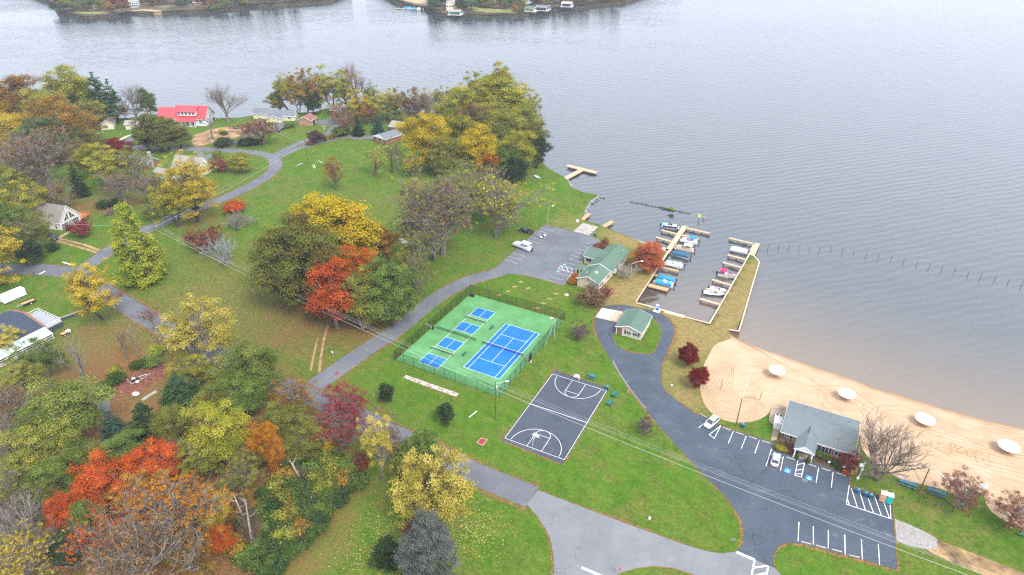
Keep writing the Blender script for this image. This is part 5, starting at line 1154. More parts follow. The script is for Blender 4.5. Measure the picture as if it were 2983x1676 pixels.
class Block:
    """rectangular volume under a gable roof; A, B, C are the picture positions of its eave corners (front left, front right, back right)"""
    def __init__(s, t, A, B, C, ez, rh, axis='x', wall=None, roof=None, trim=None, ov=0.4, walls=True, L=None, D=None, flip=0.0):
        g = G(A[0], A[1]); gz = g.z
        for _ in range(4):
            p = PZ(A[0], A[1], gz+ez); gz = H(p.x, p.y)
        a = PZ(A[0], A[1], gz+ez); b = PZ(B[0], B[1], gz+ez); c = PZ(C[0], C[1], gz+ez)
        ex = (b-a); s.L = L or ex.length; ex.normalize(); ey = Vector((-ex.y, ex.x, 0)); s.D = D or max(1.5, (c-b).dot(ey))
        if isinstance(t, tuple):
            nm, lb, cat = t[:3]; t = thing(nm, lb, cat, (a.x, a.y, gz), 0, t[3] if len(t) > 3 else None)
        s.t = t; s.o = Vector((a.x, a.y, gz))-Vector(t.location); s.rz = math.atan2(ex.y, ex.x); s.ez = ez; s.rh = rh; s.ov = ov; s.axis = axis; s.wall = wall
        s.ex, s.ey, s.org = ex, ey, Vector((a.x, a.y, gz)); s.trim = trim or M_WHITE
        L, D = s.L, s.D; span = D if axis == 'x' else L; run = L if axis == 'x' else D
        e2 = ez+rh*ov/(span/2)-0.17; r2 = ez+rh-0.2
        if walls: s.part('wall', MB().extr([(ov, -0.6), (span-ov, -0.6), (span-ov, e2), (span/2, r2), (ov, e2)], axis, ov, run-ov), wall)
        if roof:
            for q in ((0, span/2), (span, span/2)):
                s.part('roof_slope', MB().extr([(q[0], ez), (q[1], ez+rh), (q[1], ez+rh-0.15), (q[0], ez-0.13)], axis, 0, run), roof)
            s.part('ridge_cap', MB().extr([(span/2-.22, ez+rh-0.22*2*rh/span+.02), (span/2, ez+rh+.05), (span/2+.22, ez+rh-0.22*2*rh/span+.02), (span/2, ez+rh-.1)], axis, 0.02, run-0.02), roof)
            for w in (-0.045, run+0.003):
                for q in (0, span): s.part('rake_trim', MB().extr([(q, ez+0.02), (span/2, ez+rh+0.02), (span/2, ez+rh-0.26), (q, ez-0.24)], axis, w, w+0.042), s.trim)
            for q in (-0.045, span+0.003):
                s.part('fascia', MB().box((run/2, q+0.02, ez-0.12), (run, 0.04, 0.22)) if axis == 'x' else MB().box((q+0.02, run/2, ez-0.12), (0.04, run, 0.22)), s.trim)
    def part(s, name, mb, mat, parent=None, **kw):
        if parent is not None: return mb.build(name, mat, parent, **kw)
        return mb.build(name, mat, s.t, loc=s.o, rz=s.rz, **kw)
    def local(s, px, py, z):
        p = PZ(px, py, s.org.z+z)-s.org; return p.dot(s.ex), p.dot(s.ey)
    def rect(s, face, u, z, w, h, th, proud):
        o = s.ov
        if face == 'f': return (u, o-proud, z), (w, th, h)
        if face == 'b': return (u, s.D-o+proud, z), (w, th, h)
        if face == 'l': return (o-proud, u, z), (th, w, h)
        return (s.L-o+proud, u, z), (th, w, h)
    def window(s, face, u, z, w, h, shutters=False, cols=2, rows=2, frame=None):
        """u: place along the face as a fraction; z: centre height"""
        u = u*(s.L if face in 'fb' else s.D)
        fo = s.part('window', MB().box(*s.rect(face, u, z, w+.2, h+.2, .1, .03)), frame or M_WHITE)
        c, d = s.rect(face, u, z, w, h, .1, .05); MB().box(c, d).build('pane', M_GLASS, fo)
        m = MB()
        for k in range(1, cols): m.box(*s.rect(face, u-w/2+w*k/cols, z, .07, h, .1, .065))
        for k in range(1, rows): m.box(*s.rect(face, u, z-h/2+h*k/rows, w, .07, .1, .07))
        if m.v: m.build('mullion', frame or M_WHITE, fo)
        if shutters:
            for sg in (-1, 1): MB().box(*s.rect(face, u+sg*(w/2+.32), z, .36, h+.15, .09, .03)).build('shutter', shutters if shutters is not True else M_SHUT, fo)
        return fo
    def door(s, face, u, w=0.95, h=2.1, mat=None, z0=0.0):
        u = u*(s.L if face in 'fb' else s.D)
        fo = s.part('door_frame', MB().box(*s.rect(face, u, z0+h/2, w+.25, h+.12, .1, .03)), M_WHITE)
        MB().box(*s.rect(face, u, z0+h/2, w, h, .1, .05)).build('door', mat or M_WHITE, fo)
    def post(s, x, y, h, r=0.09, mat=None, z0=0.0):
        m = MB().box((x, y, z0+h/2), (2*r, 2*r, h)); m.box((x, y, z0+.12), (3*r, 3*r, .24)); m.box((x, y, z0+h-.1), (2.8*r, 2.8*r, .18)); s.part('column', m, mat or M_WHITE)

# --- beach house
bh = Block(('beach_house', 'long beach house with grey shingle roof and gabled entrance porch', 'building'), (2273.6, 1257.5), (2490.3, 1326), (2503.8, 1226.4), 2.9, 1.9, 'x', W_TAN, R_GREY)
bh.window('f', .10, 1.55, 1.0, 1.3, True); bh.window('f', .60, 1.5, 2.3, 1.4, True, 3, 1); bh.window('f', .80, 1.45, 1.5, 1.1, flat('red_shutter', (0.16, 0.03, 0.035)), 2, 1)
bh.window('r', .3, 1.5, 1.1, 1.2); bh.window('r', .7, 1.5, 1.1, 1.2); bh.window('l', .5, 1.5, 1.0, 1.1)
x0, y0 = bh.local(2312, 1306.3, 2.75); x1, _ = bh.local(2374.2, 1326, 2.75)
span = x1-x0
for q in (x0, x1):
    bh.part('porch_roof_slope', MB().extr([(q, 2.75), ((x0+x1)/2, 4.05), ((x0+x1)/2, 3.9), (q, 2.62)], 'y', y0, 4.4), R_GREY)
    bh.part('porch_rake_trim', MB().extr([(q, 2.77), ((x0+x1)/2, 4.07), ((x0+x1)/2, 3.78), (q, 2.5)], 'y', y0-.05, y0-.005), M_WHITE)
bh.part('porch_gable', MB().extr([(x0+.5, 2.62), (x1-.5, 2.62), ((x0+x1)/2, 3.8)], 'y', y0+.05, y0+.15), W_WHITE)
bh.part('porch_beam', MB().box(((x0+x1)/2, y0+.25, 2.5), (span-.5, .2, .22)), M_WHITE)
for q in (x0+.45, x1-.45): bh.post(q, y0+.3, 2.4, .14)
bh.part('porch_vent', MB().box(((x0+x1)/2, 2.4, 4.06), (.18, 2.6, .12)), R_BLUE)
bh.door('f', ((x0+x1)/2)/bh.L, 1.7, 2.1, M_GLASS)
for u, v in ((.25, .83), (.6, .8), (.86, .78), (.75, .2)): bh.part('roof_vent', MB().tube((u*bh.L, v*bh.D, 2.9), (u*bh.L, v*bh.D, 4.2 if v > .5 else 4.0), .06, .06, 6), M_SHUT)
sheet('planting_bed', px_poly([(2254, 1290), (2266, 1283), (2487, 1339), (2476, 1380.5), (2250.5, 1308)], 2, False), 0.055, flat('mulch', (0.125, 0.078, 0.038), 0.95, 0.5, 1.2, obj=False))
sheet('entrance_walk', px_poly([(2325, 1318), (2353, 1327), (2348, 1343), (2322, 1335)], 2, False), 0.070, M_CONC)
sheet('beach_patio', px_poly([(2249, 1178), (2291, 1189), (2276, 1240), (2262, 1283), (2246, 1285), (2254, 1240), (2239, 1226)], 2, False), 0.10, flat('patio_slab', (0.37, 0.27, 0.19), 0.9, 0.25, 0.5, obj=False))
sheet('side_walk', px_poly([(2490, 1330), (2505, 1300), (2509, 1320), (2496, 1382), (2478, 1384)], 2, False), 0.09, M_DIRT)
b2 = Block(('outdoor_freezer', 'white outdoor cabinet with dark louvred front beside the beach house', 'cabinet'), (2255, 1231), (2277, 1237), (2283.5, 1212), 1.9, .12, 'y', M_WHITE, M_WHITE, ov=0.05)
b2.part('louver', MB().box((b2.L*.5, b2.D+.02, 1.3), (b2.L*.8, .06, .8)), M_SHUT)
b2.part('top_vent', MB().box((b2.L*.5, b2.D-.35, 2.0), (b2.L*.8, .45, .1)), M_SHUT)

# --- loop pavilion
pv = Block(('loop_pavilion', 'small beige pavilion with green roof inside the loop drive', 'building'), (1792, 951), (1871.4, 972), (1900.5, 920.8), 2.7, 1.25, 'y', W_BEIGE, R_GREEN)
pv.window('f', .50, 1.5, 1.3, 1.0, False, 2, 1, M_WHITE); pv.window('f', .73, 1.5, 1.3, 1.0, False, 2, 1)
for u in (.37, .86): pv.part('shutter', MB().box(*pv.rect('f', u*pv.L, 1.5, .4, 1.2, .09, .03)), M_SHUT)
pv.part('porch_opening', MB().box(*pv.rect('f', .165*pv.L, 1.15, 1.75, 2.2, .1, .012)), flat('porch_wood', (0.21, 0.115, 0.07), 0.8, 0.3, 2))
for u in (.05, .28): pv.post(u*pv.L, .25, 2.55, .07)
pv.window('r', .5, 1.5, 1.0, 1.0); pv.part('wall_lamp', MB().box(*pv.rect('f', .43*pv.L, 2.9, .3, .2, .2, .1)), M_WHITE)

# --- marina clubhouse
ch = Block(('marina_clubhouse', 'long beige marina clubhouse with green shingle roof and side wings', 'building'), (1677.5, 810.3), (1744.4, 829), (1828, 732.4), 3.0, 1.7, 'y', W_BEIGE, R_GREEN)
D = ch.D; Lc = ch.L
for q in (0, Lc):   # the rear roof steps up over the front one
    ch.part('upper_roof_slope', MB().extr([(q+(.25 if q else -.25), 3.12), (Lc/2, 4.92), (Lc/2, 4.78), (q+(.25 if q else -.25), 2.98)], 'y', D*.37, D+.3), R_GREEN)
    ch.part('upper_rake_trim', MB().extr([(q+(.25 if q else -.25), 3.15), (Lc/2, 4.95), (Lc/2, 4.66), (q+(.25 if q else -.25), 2.86)], 'y', D*.37-.06, D*.37-.005), M_WHITE)
for u in (.13, .33, .63, .78): ch.window('r', u, 1.75, .9, 1.1, True, 1, 2)
ch.part('gable_louver', MB().box(*ch.rect('f', .52*Lc, 3.35, .95, .8, .1, .03)), flat('louver_brown', (0.33, 0.24, 0.17)))
ch.part('utility_box', MB().box((Lc+.1, D*.5, 1.7), (.9, 1.2, 1.2)), M_WHITE)
for u, v, m, r in ((.62, .16, M_WHITE, .2), (.67, .17, M_WHITE, .2), (.3, .12, M_WHITE, .1), (.25, .25, M_SHUT, .08), (.82, .93, M_WHITE, .1)):
    z = 3.0+1.7*(1-abs(2*u-1)); ch.part('roof_vent', MB().lathe((u*Lc, v*D, z-.1), [(r, 0), (r, .4), (r*1.4, .42), (r*1.2, .6)], 8), m)
wx0, wy0 = ch.local(1698.8, 746.1, 2.8); wx1, wy1 = .6, ch.local(1713, 722, 4.2)[1]; hd = (wy1-wy0); wy2 = wy0+2*hd
ch.part('wing_wall', MB().extr([(wy0+.35, -.6), (wy2-.35, -.6), (wy2-.35, 2.95), (wy1, 4.2), (wy0+.35, 2.95)], 'x', wx0+.4, 1.0), W_BEIGE)
for q in (wy0, wy2): ch.part('wing_roof_slope', MB().extr([(q, 2.85), (wy1, 4.5), (wy1, 4.36), (q, 2.72)], 'x', wx0, Lc/2-.2), R_GREEN); ch.part('wing_rake_trim', MB().extr([(q, 2.88), (wy1, 4.53), (wy1, 4.26), (q, 2.6)], 'x', wx0-.05, wx0-.005), M_WHITE)
ch.part('wing_fascia', MB().box(((wx0+.2)/2, wy0-.03, 2.76), (abs(wx0)-.2, .05, .22)), M_WHITE)
wv = ch.part('window', MB().box((wx0+1.9, wy0+.32, 1.6), (1.1, .1, 1.3)), M_WHITE); MB().box((wx0+1.9, wy0+.30, 1.6), (.9, .1, 1.1)).build('pane', M_GLASS, wv)
MB().box((wx0+1.25, wy0+.31, 1.6), (.34, .09, 1.3)).build('shutter', M_SHUT, wv); MB().box((wx0+2.55, wy0+.31, 1.6), (.34, .09, 1.3)).build('shutter', M_SHUT, wv)
px0, py0 = ch.local(1676.2, 779.6, 2.7); py1 = py0+3.2
for q in (py0, py1): ch.part('side_porch_roof', MB().extr([(q, 2.7), ((py0+py1)/2, 3.3), ((py0+py1)/2, 3.18), (q, 2.58)], 'x', px0, .4), R_GREEN)
ch.part('side_porch_beam', MB().box((px0/2, py0+.1, 2.5), (abs(px0), .12, .2)), M_WHITE)
for a in (px0+.2, px0*.55): ch.post(a, py0+.2, 2.5, .09)
fx0, fy0 = ch.local(1705, 837.4, 2.5); fx1, _ = ch.local(1734.6, 845.7, 2.5)
for q in (fx0, fx1): ch.part('end_porch_roof', MB().extr([(q, 2.5), ((fx0+fx1)/2, 3.2), ((fx0+fx1)/2, 3.08), (q, 2.38)], 'y', fy0, .5), R_GREEN); ch.part('end_porch_trim', MB().extr([(q, 2.52), ((fx0+fx1)/2, 3.22), ((fx0+fx1)/2, 3.0), (q, 2.3)], 'y', fy0-.05, fy0-.005), M_WHITE)
for a in (fx0+.2, fx1-.2): ch.post(a, fy0+.2, 2.3, .09)
ch.part('end_porch_wall', MB().box(((fx0+fx1)/2, fy0+.25, .55), (fx1-fx0-.5, .15, 1.1)), W_BEIGE)

# --- houses on the left
gh = Block(('gabled_house', 'greige house with tall window gable and teal doors by the road fork', 'house'), (50, 636), (173.3, 652), (231.3, 620.5), 3.3, 5.0, 'x', W_GREYS, R_TAUPE, ov=.25)
gh.window('f', .88, 1.75, .8, 1.3, False, 1, 2); gh.door('f', .63, 1.0, 2.2, M_TEAL, .5); gh.window('f', .2, 2.1, .8, 1.0)
gh.window('r', .2, 1.6, 2.3, 1.8, False, 3, 2); gh.window('r', .74, 1.6, 2.3, 1.8, False, 3, 2); gh.door('r', .47, 1.1, 2.2, M_TEAL, .5)
for s_ in (-1, 1):
    y = gh.D/2
    tri = lambda k, x: MB().add([(x, y+s_*.45+s_*k*.0, 3.1+k), (x, y+s_*(2.9-k*2.0), 3.1+k), (x, y+s_*.45, 6.3-k*1.8), (x-.1, y+s_*.45, 3.1+k), (x-.1, y+s_*(2.9-k*2.0), 3.1+k), (x-.1, y+s_*.45, 6.3-k*1.8)], [(0, 1, 2), (5, 4, 3), (0, 3, 4, 1), (1, 4, 5, 2), (2, 5, 3, 0)])
    fo = gh.part('gable_window', tri(0, gh.L-gh.ov+.05), M_WHITE); tri(.18, gh.L-gh.ov+.09).build('pane', M_GLASS, fo)
    MB().box((gh.L-gh.ov+.1, y+s_*1.25, 4.1), (.06, .12, 1.8)).build('mullion', M_WHITE, fo)
gh.part('porch_step', MB().box((gh.L+.5, gh.D*.47, .25), (1.5, 2.6, .5)), M_WOOD); gh.part('porch_rail', MB().box((gh.L+1.2, gh.D*.47, .95), (.08, 2.6, .08)).box((gh.L+1.2, gh.D*.47-1.3, .7), (.1, .1, .6)).box((gh.L+1.2, gh.D*.47+1.3, .7), (.1, .1, .6)).box((gh.L+1.2, gh.D*.47, .7), (.06, 2.6, .08)).box((gh.L+1.2, gh.D*.47, .58), (.08, .08, .7)), M_WOOD)
gh.part('side_step', MB().box((gh.L*.63, -.4, .25), (2.0, 1.3, .5)), M_WOOD)
gh.part('rear_deck', MB().box((gh.L-1.6, gh.D+1.6, 1.2), (4.2, 3.6, .2)), M_WOOD)
m = MB()
for a in range(8): m.box((gh.L-3.6+a*.59, gh.D+3.3, 1.75), (.09, .09, 1.0)); m.box((gh.L+.45, gh.D+.1+a*.45, 1.75), (.09, .09, 1.0))
m.box((gh.L-1.6, gh.D+3.3, 2.25), (4.2, .12, .1)); m.box((gh.L+.45, gh.D+1.7, 2.25), (.12, 3.3, .1)); m.box((gh.L-1.6, gh.D+3.3, 1.6), (4.2, .06, .6)); m.box((gh.L+.45, gh.D+1.7, 1.6), (.06, 3.3, .6)); gh.part('deck_rail', m, M_WOOD)
for u, v in ((.35, .42), (.55, .3)): gh.part('roof_vent', MB().tube((u*gh.L, v*gh.D, 5.5), (u*gh.L, v*gh.D, 3.3+5*2*v+.5), .1, .1, 6), M_WHITE)

dh = Block(('dark_roof_house', 'brick house with dark blue roof, white deck and glass porch', 'house'), (-75, 1052), (128, 953), (40, 897), 3.4, 1.9, 'x', W_BRICK, R_BLUE, ov=.5)
Ld, Dd = dh.L, dh.D
dh.part('brick_gable_edge', MB().extr([(0.1, 3.5), (Dd/2, 5.4), (Dd*.9, 3.95), (Dd*.9, 3.75), (Dd/2, 5.2), (0.1, 3.3)], 'x', Ld+.02, Ld+.55), W_BRICK)
fr = dh.part('porch_roof_frame', MB().extr([(-3.2, 2.3), (0.3, 3.2), (0.3, 3.05), (-3.2, 2.15)], 'x', Ld*.1, Ld+.2), M_WHITE)
M_GPANE = flat('greenhouse_glass', (0.33, 0.43, 0.41), 0.2, 0.2, 1.0, spec=0.6)
for k in range(8): MB().extr([(-2.9, 2.41), (0.0, 3.16), (0.0, 3.2), (-2.9, 2.45)], 'x', Ld*.12+k*Ld*.112, Ld*.12+k*Ld*.112+1.35).build('skylight_pane', M_GPANE, fr)
m = MB()
for k in range(9): m.box((Ld*.1+k*(Ld*.9/8), -3.1, 1.1), (.12, .12, 2.2))
m.box((Ld*.55, -3.1, .9), (Ld*.9, .08, .1)); m.box((Ld*.55, -3.1, 1.6), (Ld*.9, .08, .1)); dh.part('porch_rail', m, M_WHITE)
dh.part('porch_floor', MB().box((Ld*.55, -1.4, .15), (Ld*.9, 3.5, .3)), M_RAMP)
dh.part('deck_floor', MB().box((Ld+2.8, Dd*.35, 2.1), (4.6, Dd*.62, .2)), flat('grey_deck', (0.31, 0.33, 0.36), 0.7, 0.15, 2, streak=(6, .3, 1)))
m = MB()
for k in range(8): m.box((Ld+.6+k*.62, Dd*.66, 2.7), (.09, .09, 1.1)); m.box((Ld+5.0, Dd*.05+k*Dd*.087, 2.7), (.09, .09, 1.1)); m.box((Ld+.6+k*.62, Dd*.05, 2.7), (.09, .09, 1.1))
for z in (2.45, 3.2): m.box((Ld+2.8, Dd*.66, z), (4.6, .09, .09)); m.box((Ld+5.0, Dd*.35, z), (.09, Dd*.62, .09)); m.box((Ld+2.8, Dd*.05, z), (4.6, .09, .09))
dh.part('deck_railing', m, M_WHITE)
m = MB()
for k in range(9): m.box((Ld+5.4+k*.3, Dd*.3, 2.0-k*.22), (.32, 1.6, .08))
dh.part('deck_stairs', m, flat('stair_grey', (0.12, 0.14, 0.17)))
dh.part('deck_skirt', MB().box((Ld+2.8, Dd*.05-.05, 1.0), (4.6, .06, 2.0)), flat('skirt_dark', (0.06, 0.065, 0.075)))
rw_ = thing('retaining_wall', 'dark timber retaining wall running from the white deck towards the leaning golden tree', 'wall', G(185, 925))
a, b = G(180, 935), G(262, 905); d = b-a
MB().box(((a+b)/2-rw_.location+Vector((0, 0, .3))), (d.length, .35, 1.3), math.atan2(d.y, d.x)).build('wall_board', flat('wall_dark', (0.07, 0.075, 0.085)), rw_); MB().box(((a+b)/2-rw_.location+Vector((0, 0, 1.0))), (d.length, .45, .08), math.atan2(d.y, d.x)).build('wall_cap', M_RAMP, rw_)

rh_ = Block(('red_roof_house', 'white lakeside house with red metal roof and long shed dormer', 'house'), (501, 347), (599.2, 349), (622.4, 330), 3.6, 5.6, 'x', W_WHITE, R_RED, ov=.4)
Lr, Dr = rh_.L, rh_.D
rh_.part('left_wing_wall', MB().box((-4.2, Dr*.5, 1.5), (8.6, Dr*.8, 4.2)), flat('teal_white', (0.55, 0.66, 0.64)))
for q in (0.02, Dr-.02): rh_.part('left_wing_roof', MB().extr([(q, 3.5), (Dr/2, 8.1), (Dr/2, 7.95), (q, 3.35)], 'x', -8.8, 0.1), R_RED)
m = MB(); zr = lambda y: 3.6+5.6*(y/(Dr/2))
for k in range(44):
    x = .3+k*(Lr-.6)/43; m.add([(x-.03, .05, zr(.05)+.06), (x+.03, .05, zr(.05)+.06), (x+.03, Dr/2, 9.2+.06), (x-.03, Dr/2, 9.2+.06), (x-.03, .05, zr(.05)), (x+.03, .05, zr(.05)), (x+.03, Dr/2, 9.2), (x-.03, Dr/2, 9.2)], [(0, 1, 2, 3), (0, 4, 5, 1), (2, 6, 7, 3), (1, 5, 6, 2), (3, 7, 4, 0)])
rh_.part('standing_seams', m, R_RED, kind='stuff')
dx0, dx1 = Lr*.16, Lr*.70
rh_.part('dormer_wall', MB().box(((dx0+dx1)/2, Dr*.22, 6.2), (dx1-dx0, Dr*.3, 2.0)), W_WHITE)
rh_.part('dormer_roof', MB().extr([(Dr*.03, 7.25), (Dr*.5, 9.3), (Dr*.5, 9.15), (Dr*.03, 7.1)], 'x', dx0-.4, dx1+.4), R_RED)
for k in range(5):
    x = dx0+(k+.5)*(dx1-dx0)/5; fo = rh_.part('dormer_window', MB().box((x, Dr*.07-.03, 6.35), (1.3, .1, 1.3)), M_WHITE); MB().box((x, Dr*.07-.05, 6.35), (1.05, .1, 1.1)).build('pane', M_GLASS, fo)
rh_.part('porch_roof', MB().extr([(-2.2, 3.0), (1.2, 4.7), (1.2, 4.5), (-2.2, 2.85)], 'x', dx0-.3, dx1+.2), R_RED)
for k in range(5): rh_.post(dx0+k*(dx1-dx0)/4, -1.9, 2.9, .12)
rh_.part('porch_floor', MB().box(((dx0+dx1)/2, -.9, .1), (dx1-dx0, 2.6, .3)), M_RAMP)
rh_.window('f', .40, 1.6, 2.0, 1.9, False, 3, 1); rh_.window('f', .62, 1.6, 1.6, 1.9); rh_.window('f', .82, 2.2, 1.2, 1.5); rh_.window('r', .3, 6.2, 1.0, 1.4); rh_.window('r', .75, 4.6, .9, 1.8); rh_.door('r', .8, 2.4, 2.2, M_SHUT)

gg = Block(('grey_shore_house', 'low grey roofed house on the shore beside the brick garage', 'house'), (776, 339), (858, 339), (863, 327), 2.6, 2.3, 'x', W_CREAM, R_SLATE)
Block(gg.t, (733, 331), (780, 333), (784, 323), 3.0, 2.2, 'x', W_CREAM, R_SLATE); Block(gg.t, (771, 346), (818, 347), (830, 333), 2.4, 1.7, 'y', W_CREAM, R_SLATE)
gg.window('f', .8, 1.5, 1.4, 1.1); gg.window('r', .5, 1.5, 1.2, 1.1)
bg_ = Block(('brick_garage', 'tan brick garage with reddish roof at the shore drive turnaround', 'garage'), (865, 350), (905, 353), (919, 341), 2.9, 2.0, 'y', W_ORANGE, roof_mat('reddish_shingle', (0.245, 0.105, 0.090)))
bg_.door('r', .5, 2.6, 2.2, M_SHUT)
rbn = Block(('red_barn', 'small dark red barn by the shore below the tall olive tree', 'barn'), (960, 321), (991, 323), (995, 316), 3.6, 2.0, 'x', W_BARN, R_BROWN); rbn.door('f', .5, 1.6, 2.2, W_BARN)
cr = Block(('cream_house', 'cream house with brown roof and dark shutters below the pines', 'house'), (288, 364), (331, 360), (350, 345), 3.0, 1.9, 'y', W_CREAM, R_BROWN); cr.window('f', .35, 1.5, 1.4, 1.4, True)
Block(cr.t, (360, 364), (398, 362), (402, 350), 2.8, 1.2, 'x', W_CREAM, R_PALE)
wc = Block(('white_cottage', 'white cottage with pale roof half hidden by the golden walnut tree', 'house'), (498, 489), (579, 498), (622, 478), 3.2, 4.4, 'x', W_WHITE, R_PALE, ov=.25); wc.window('r', .5, 5.2, .8, 1.0); wc.window('r', .3, 1.7, 1.0, 1.3); wc.window('r', .72, 1.7, 1.0, 1.3)
Block(wc.t, (445, 500), (500, 512), (512, 498), 2.5, 1.3, 'x', W_WHITE, R_PALE)
hd_ = Block(('slate_roof_house', 'slate roofed house mostly hidden behind yellow green trees by the hill road', 'house'), (248, 470), (430, 482), (442, 463), 2.8, 2.3, 'x', W_BRICK, R_SLATE)
hd_.part('chimney', MB().box((hd_.L-.6, hd_.D*.45, 3.6), (1.3, 1.1, 7.6)).box((hd_.L-.6, hd_.D*.45, 7.5), (1.5, 1.3, .25)), flat('chimney_grey', (0.30, 0.33, 0.35), 0.8, 0.2))
Block(('lakeside_house', 'blue grey roofed lakeside house above the rusty trees', 'house'), (12, 331), (80, 328), (90, 318), 3.0, 2.2, 'x', W_CREAM, R_BLUE); Block(('boathouse', 'brown roofed boathouse at the left lake edge', 'boathouse'), (-30, 315), (34, 314), (42, 307), 3.0, 1.4, 'x', W_TAN, R_TAUPE)
ct = Block(('grey_cottage', 'grey roofed brick cottage at the edge of the point wood', 'house'), (1131, 368), (1176, 374), (1193, 360), 2.7, 1.9, 'x', W_BRICK, R_PALE); ct.window('f', .4, 1.5, 1.2, 1.1)
bc = Block(('brick_cottage', 'brick cottage with white gable front at the end of the neighbour drive', 'house'), (1085, 396), (1121, 408), (1166, 389), 2.8, 1.7, 'y', W_BRICK, R_SLATE); bc.window('f', .35, 1.4, 1.2, 1.0); bc.window('f', .75, 1.4, 1.0, 1.0)
bc.part('white_gable_board', MB().extr([(0.1, 2.75), (bc.L-.1, 2.75), (bc.L/2, 4.4)], 'y', -.1, -.06), M_WHITE)
hr = Block(('hidden_house', 'dark roof showing between the scarlet maple and the yellow olive tree', 'house'), (468, 1312), (548, 1362), (590, 1318), 3.2, 1.8, 'x', W_TAN, R_BLUE)
sheet('yard_drive', px_poly([(262, 1160), (300, 1150), (322, 1175), (312, 1215), (280, 1200)], 2), 0.03, M_ROAD)
# --- far shore buildings
def farh(nm, lb, A, B, C, ez, rh, ax, w, r, wins=2, cat='house'):
    b = Block((nm, lb, cat), A, B, C, ez, rh, ax, w, r)
    for k in range(wins): b.window('f', (k+.6)/(wins+.2), ez*.62, 1.6, 1.5, False, 1, 1)
    return b
fh = farh('far_white_house', 'white two storey house on the far left shore', (373, 4), (400, 3), (405, -2), 6.0, 1.5, 'x', W_WHITE, R_PALE, 4)
for k in range(4): fh.window('f', (k+.6)/4.2, 1.6, 1.8, 1.6, False, 1, 1)
farh('far_blue_house', 'dark blue roofed house on the far left shore', (266, 17), (302, 19), (308, 12), 3.2, 2.8, 'y', W_TAN, R_BLUE, 2)
farh('far_cream_house', 'cream gabled house with balcony on the far middle shore', (1298, 11), (1322, 11), (1338, 0), 6.5, 2.6, 'y', W_CREAM, R_PALE, 3)
farh('far_brown_house', 'brown house with blue porch in the trees of the far middle shore', (1425, 7), (1448, 9), (1452, 0), 3.2, 1.6, 'x', W_BRICK, R_BROWN, 2)
farh('far_porch_house', 'white and blue house above the far boathouses', (1531, 2), (1555, 0), (1558, -6), 3.0, 2.0, 'x', W_WHITE, R_SLATE, 3)
farh('far_red_house', 'reddish house at the water of the far left shore', (700, 4), (722, 2), (726, -3), 3.0, 2.0, 'x', W_BARN, R_BROWN, 2)
farh('far_log_house', 'brown house in the trees of the far left shore', (560, 8), (590, 7), (594, 1), 3.2, 2.0, 'x', W_BRICK, R_SLATE, 2)
def boathouse(lb, A, B, C, rm, gr):
    b = Block(('far_boathouse', lb, 'boathouse', 'boathouses on the far shore'), A, B, C, 3.6, .9, 'x', None, rm, walls=False)
    for x in (.4, b.L-.4):
        for y in (.4, b.D-.4): b.part('post', MB().box((x, y, 1.3), (.35, .35, 4.4)), M_WHITE)
    b.part('deck', MB().box((b.L/2, b.D/2, .2), (b.L+2, b.D+2, .3)), flat('far_deck', (0.5, 0.45, 0.4)))
    b.part('covered_boat', MB().loft([[(x, y*s+b.D/2, z) for y, z in ((-1.3, .4), (1.3, .4), (1.5, 1.5), (-1.5, 1.5))] for x, s in ((1.0, .9), (b.L*.5, 1), (b.L*.8, .7), (b.L-.8, .1))]), gr)
M_BB = flat('boat_blue', (0.02, 0.22, 0.45)); M_BT = flat('boat_teal', (0.04, 0.38, 0.45))
boathouse('tan roofed boathouse on the far middle shore', (1306, 33), (1341, 34), (1343, 29), R_PALE, M_BT); boathouse('grey green roofed boathouse at the far dock', (1529, 23), (1556, 25), (1558, 18), R_GREEN, M_WHITE); boathouse('slate roofed boathouse with blue boat at the far dock', (1558, 20), (1593, 22), (1595, 16), R_SLATE, M_BB); boathouse('pink roofed boathouse at the far right end', (1635, 10), (1665, 11), (1667, 5), flat('pink_roof', (0.5, 0.36, 0.33)), M_BB)
# ================================================================== docks, fences and smaller things
def dockmat(name, c):
    if name in MATS: return MATS[name]
    m, t = new_mat(name); v = geo_pos(t, True)
    w = N(t, 'ShaderNodeTexWave', Scale=1.05, Distortion=0.3, Detail=1.0); w.bands_direction = 'X'; t.links.new(v, w.inputs['Vector'])
    k = ramp(t, noise(t, v, 2.2, 3, 0.6, (3, .5, 1)), [(0.3, [x*.78 for x in c]), (0.7, [min(1, x*1.14) for x in c])])
    k = mixc(t, ramp(t, w.outputs['Fac'], [(0.0, (.55, .55, .55)), (0.12, (0, 0, 0))]), k, [x*.45 for x in c])
    b = N(t, 'ShaderNodeBsdfPrincipled', Roughness=0.8); b.inputs['Specular IOR Level'].default_value = 0.2
    t.links.new(k, b.inputs['Base Color']); out(t, b.outputs[0]); MATS[name] = m; return m
M_DOCK = dockmat('dock_planks', (0.50, 0.365, 0.245)); M_DOCKO = dockmat('fresh_planks', (0.50, 0.31, 0.165)); M_PILE = flat('piling', (0.115, 0.08, 0.06), 0.9, 0.3, 2)
M_CAP = flat('bulkhead_cap', (0.55, 0.43, 0.31), 0.8, 0.12, 0.8); M_METAL = flat('galvanised', (0.50, 0.51, 0.52), 0.45, 0.1, 2, metal=0.3); M_BLACK = flat('black_plastic', (0.02, 0.02, 0.022), 0.5, 0.1); M_TYRE = flat('tyre', (0.025, 0.025, 0.025), 0.85, 0.1)
DZ = 0.95
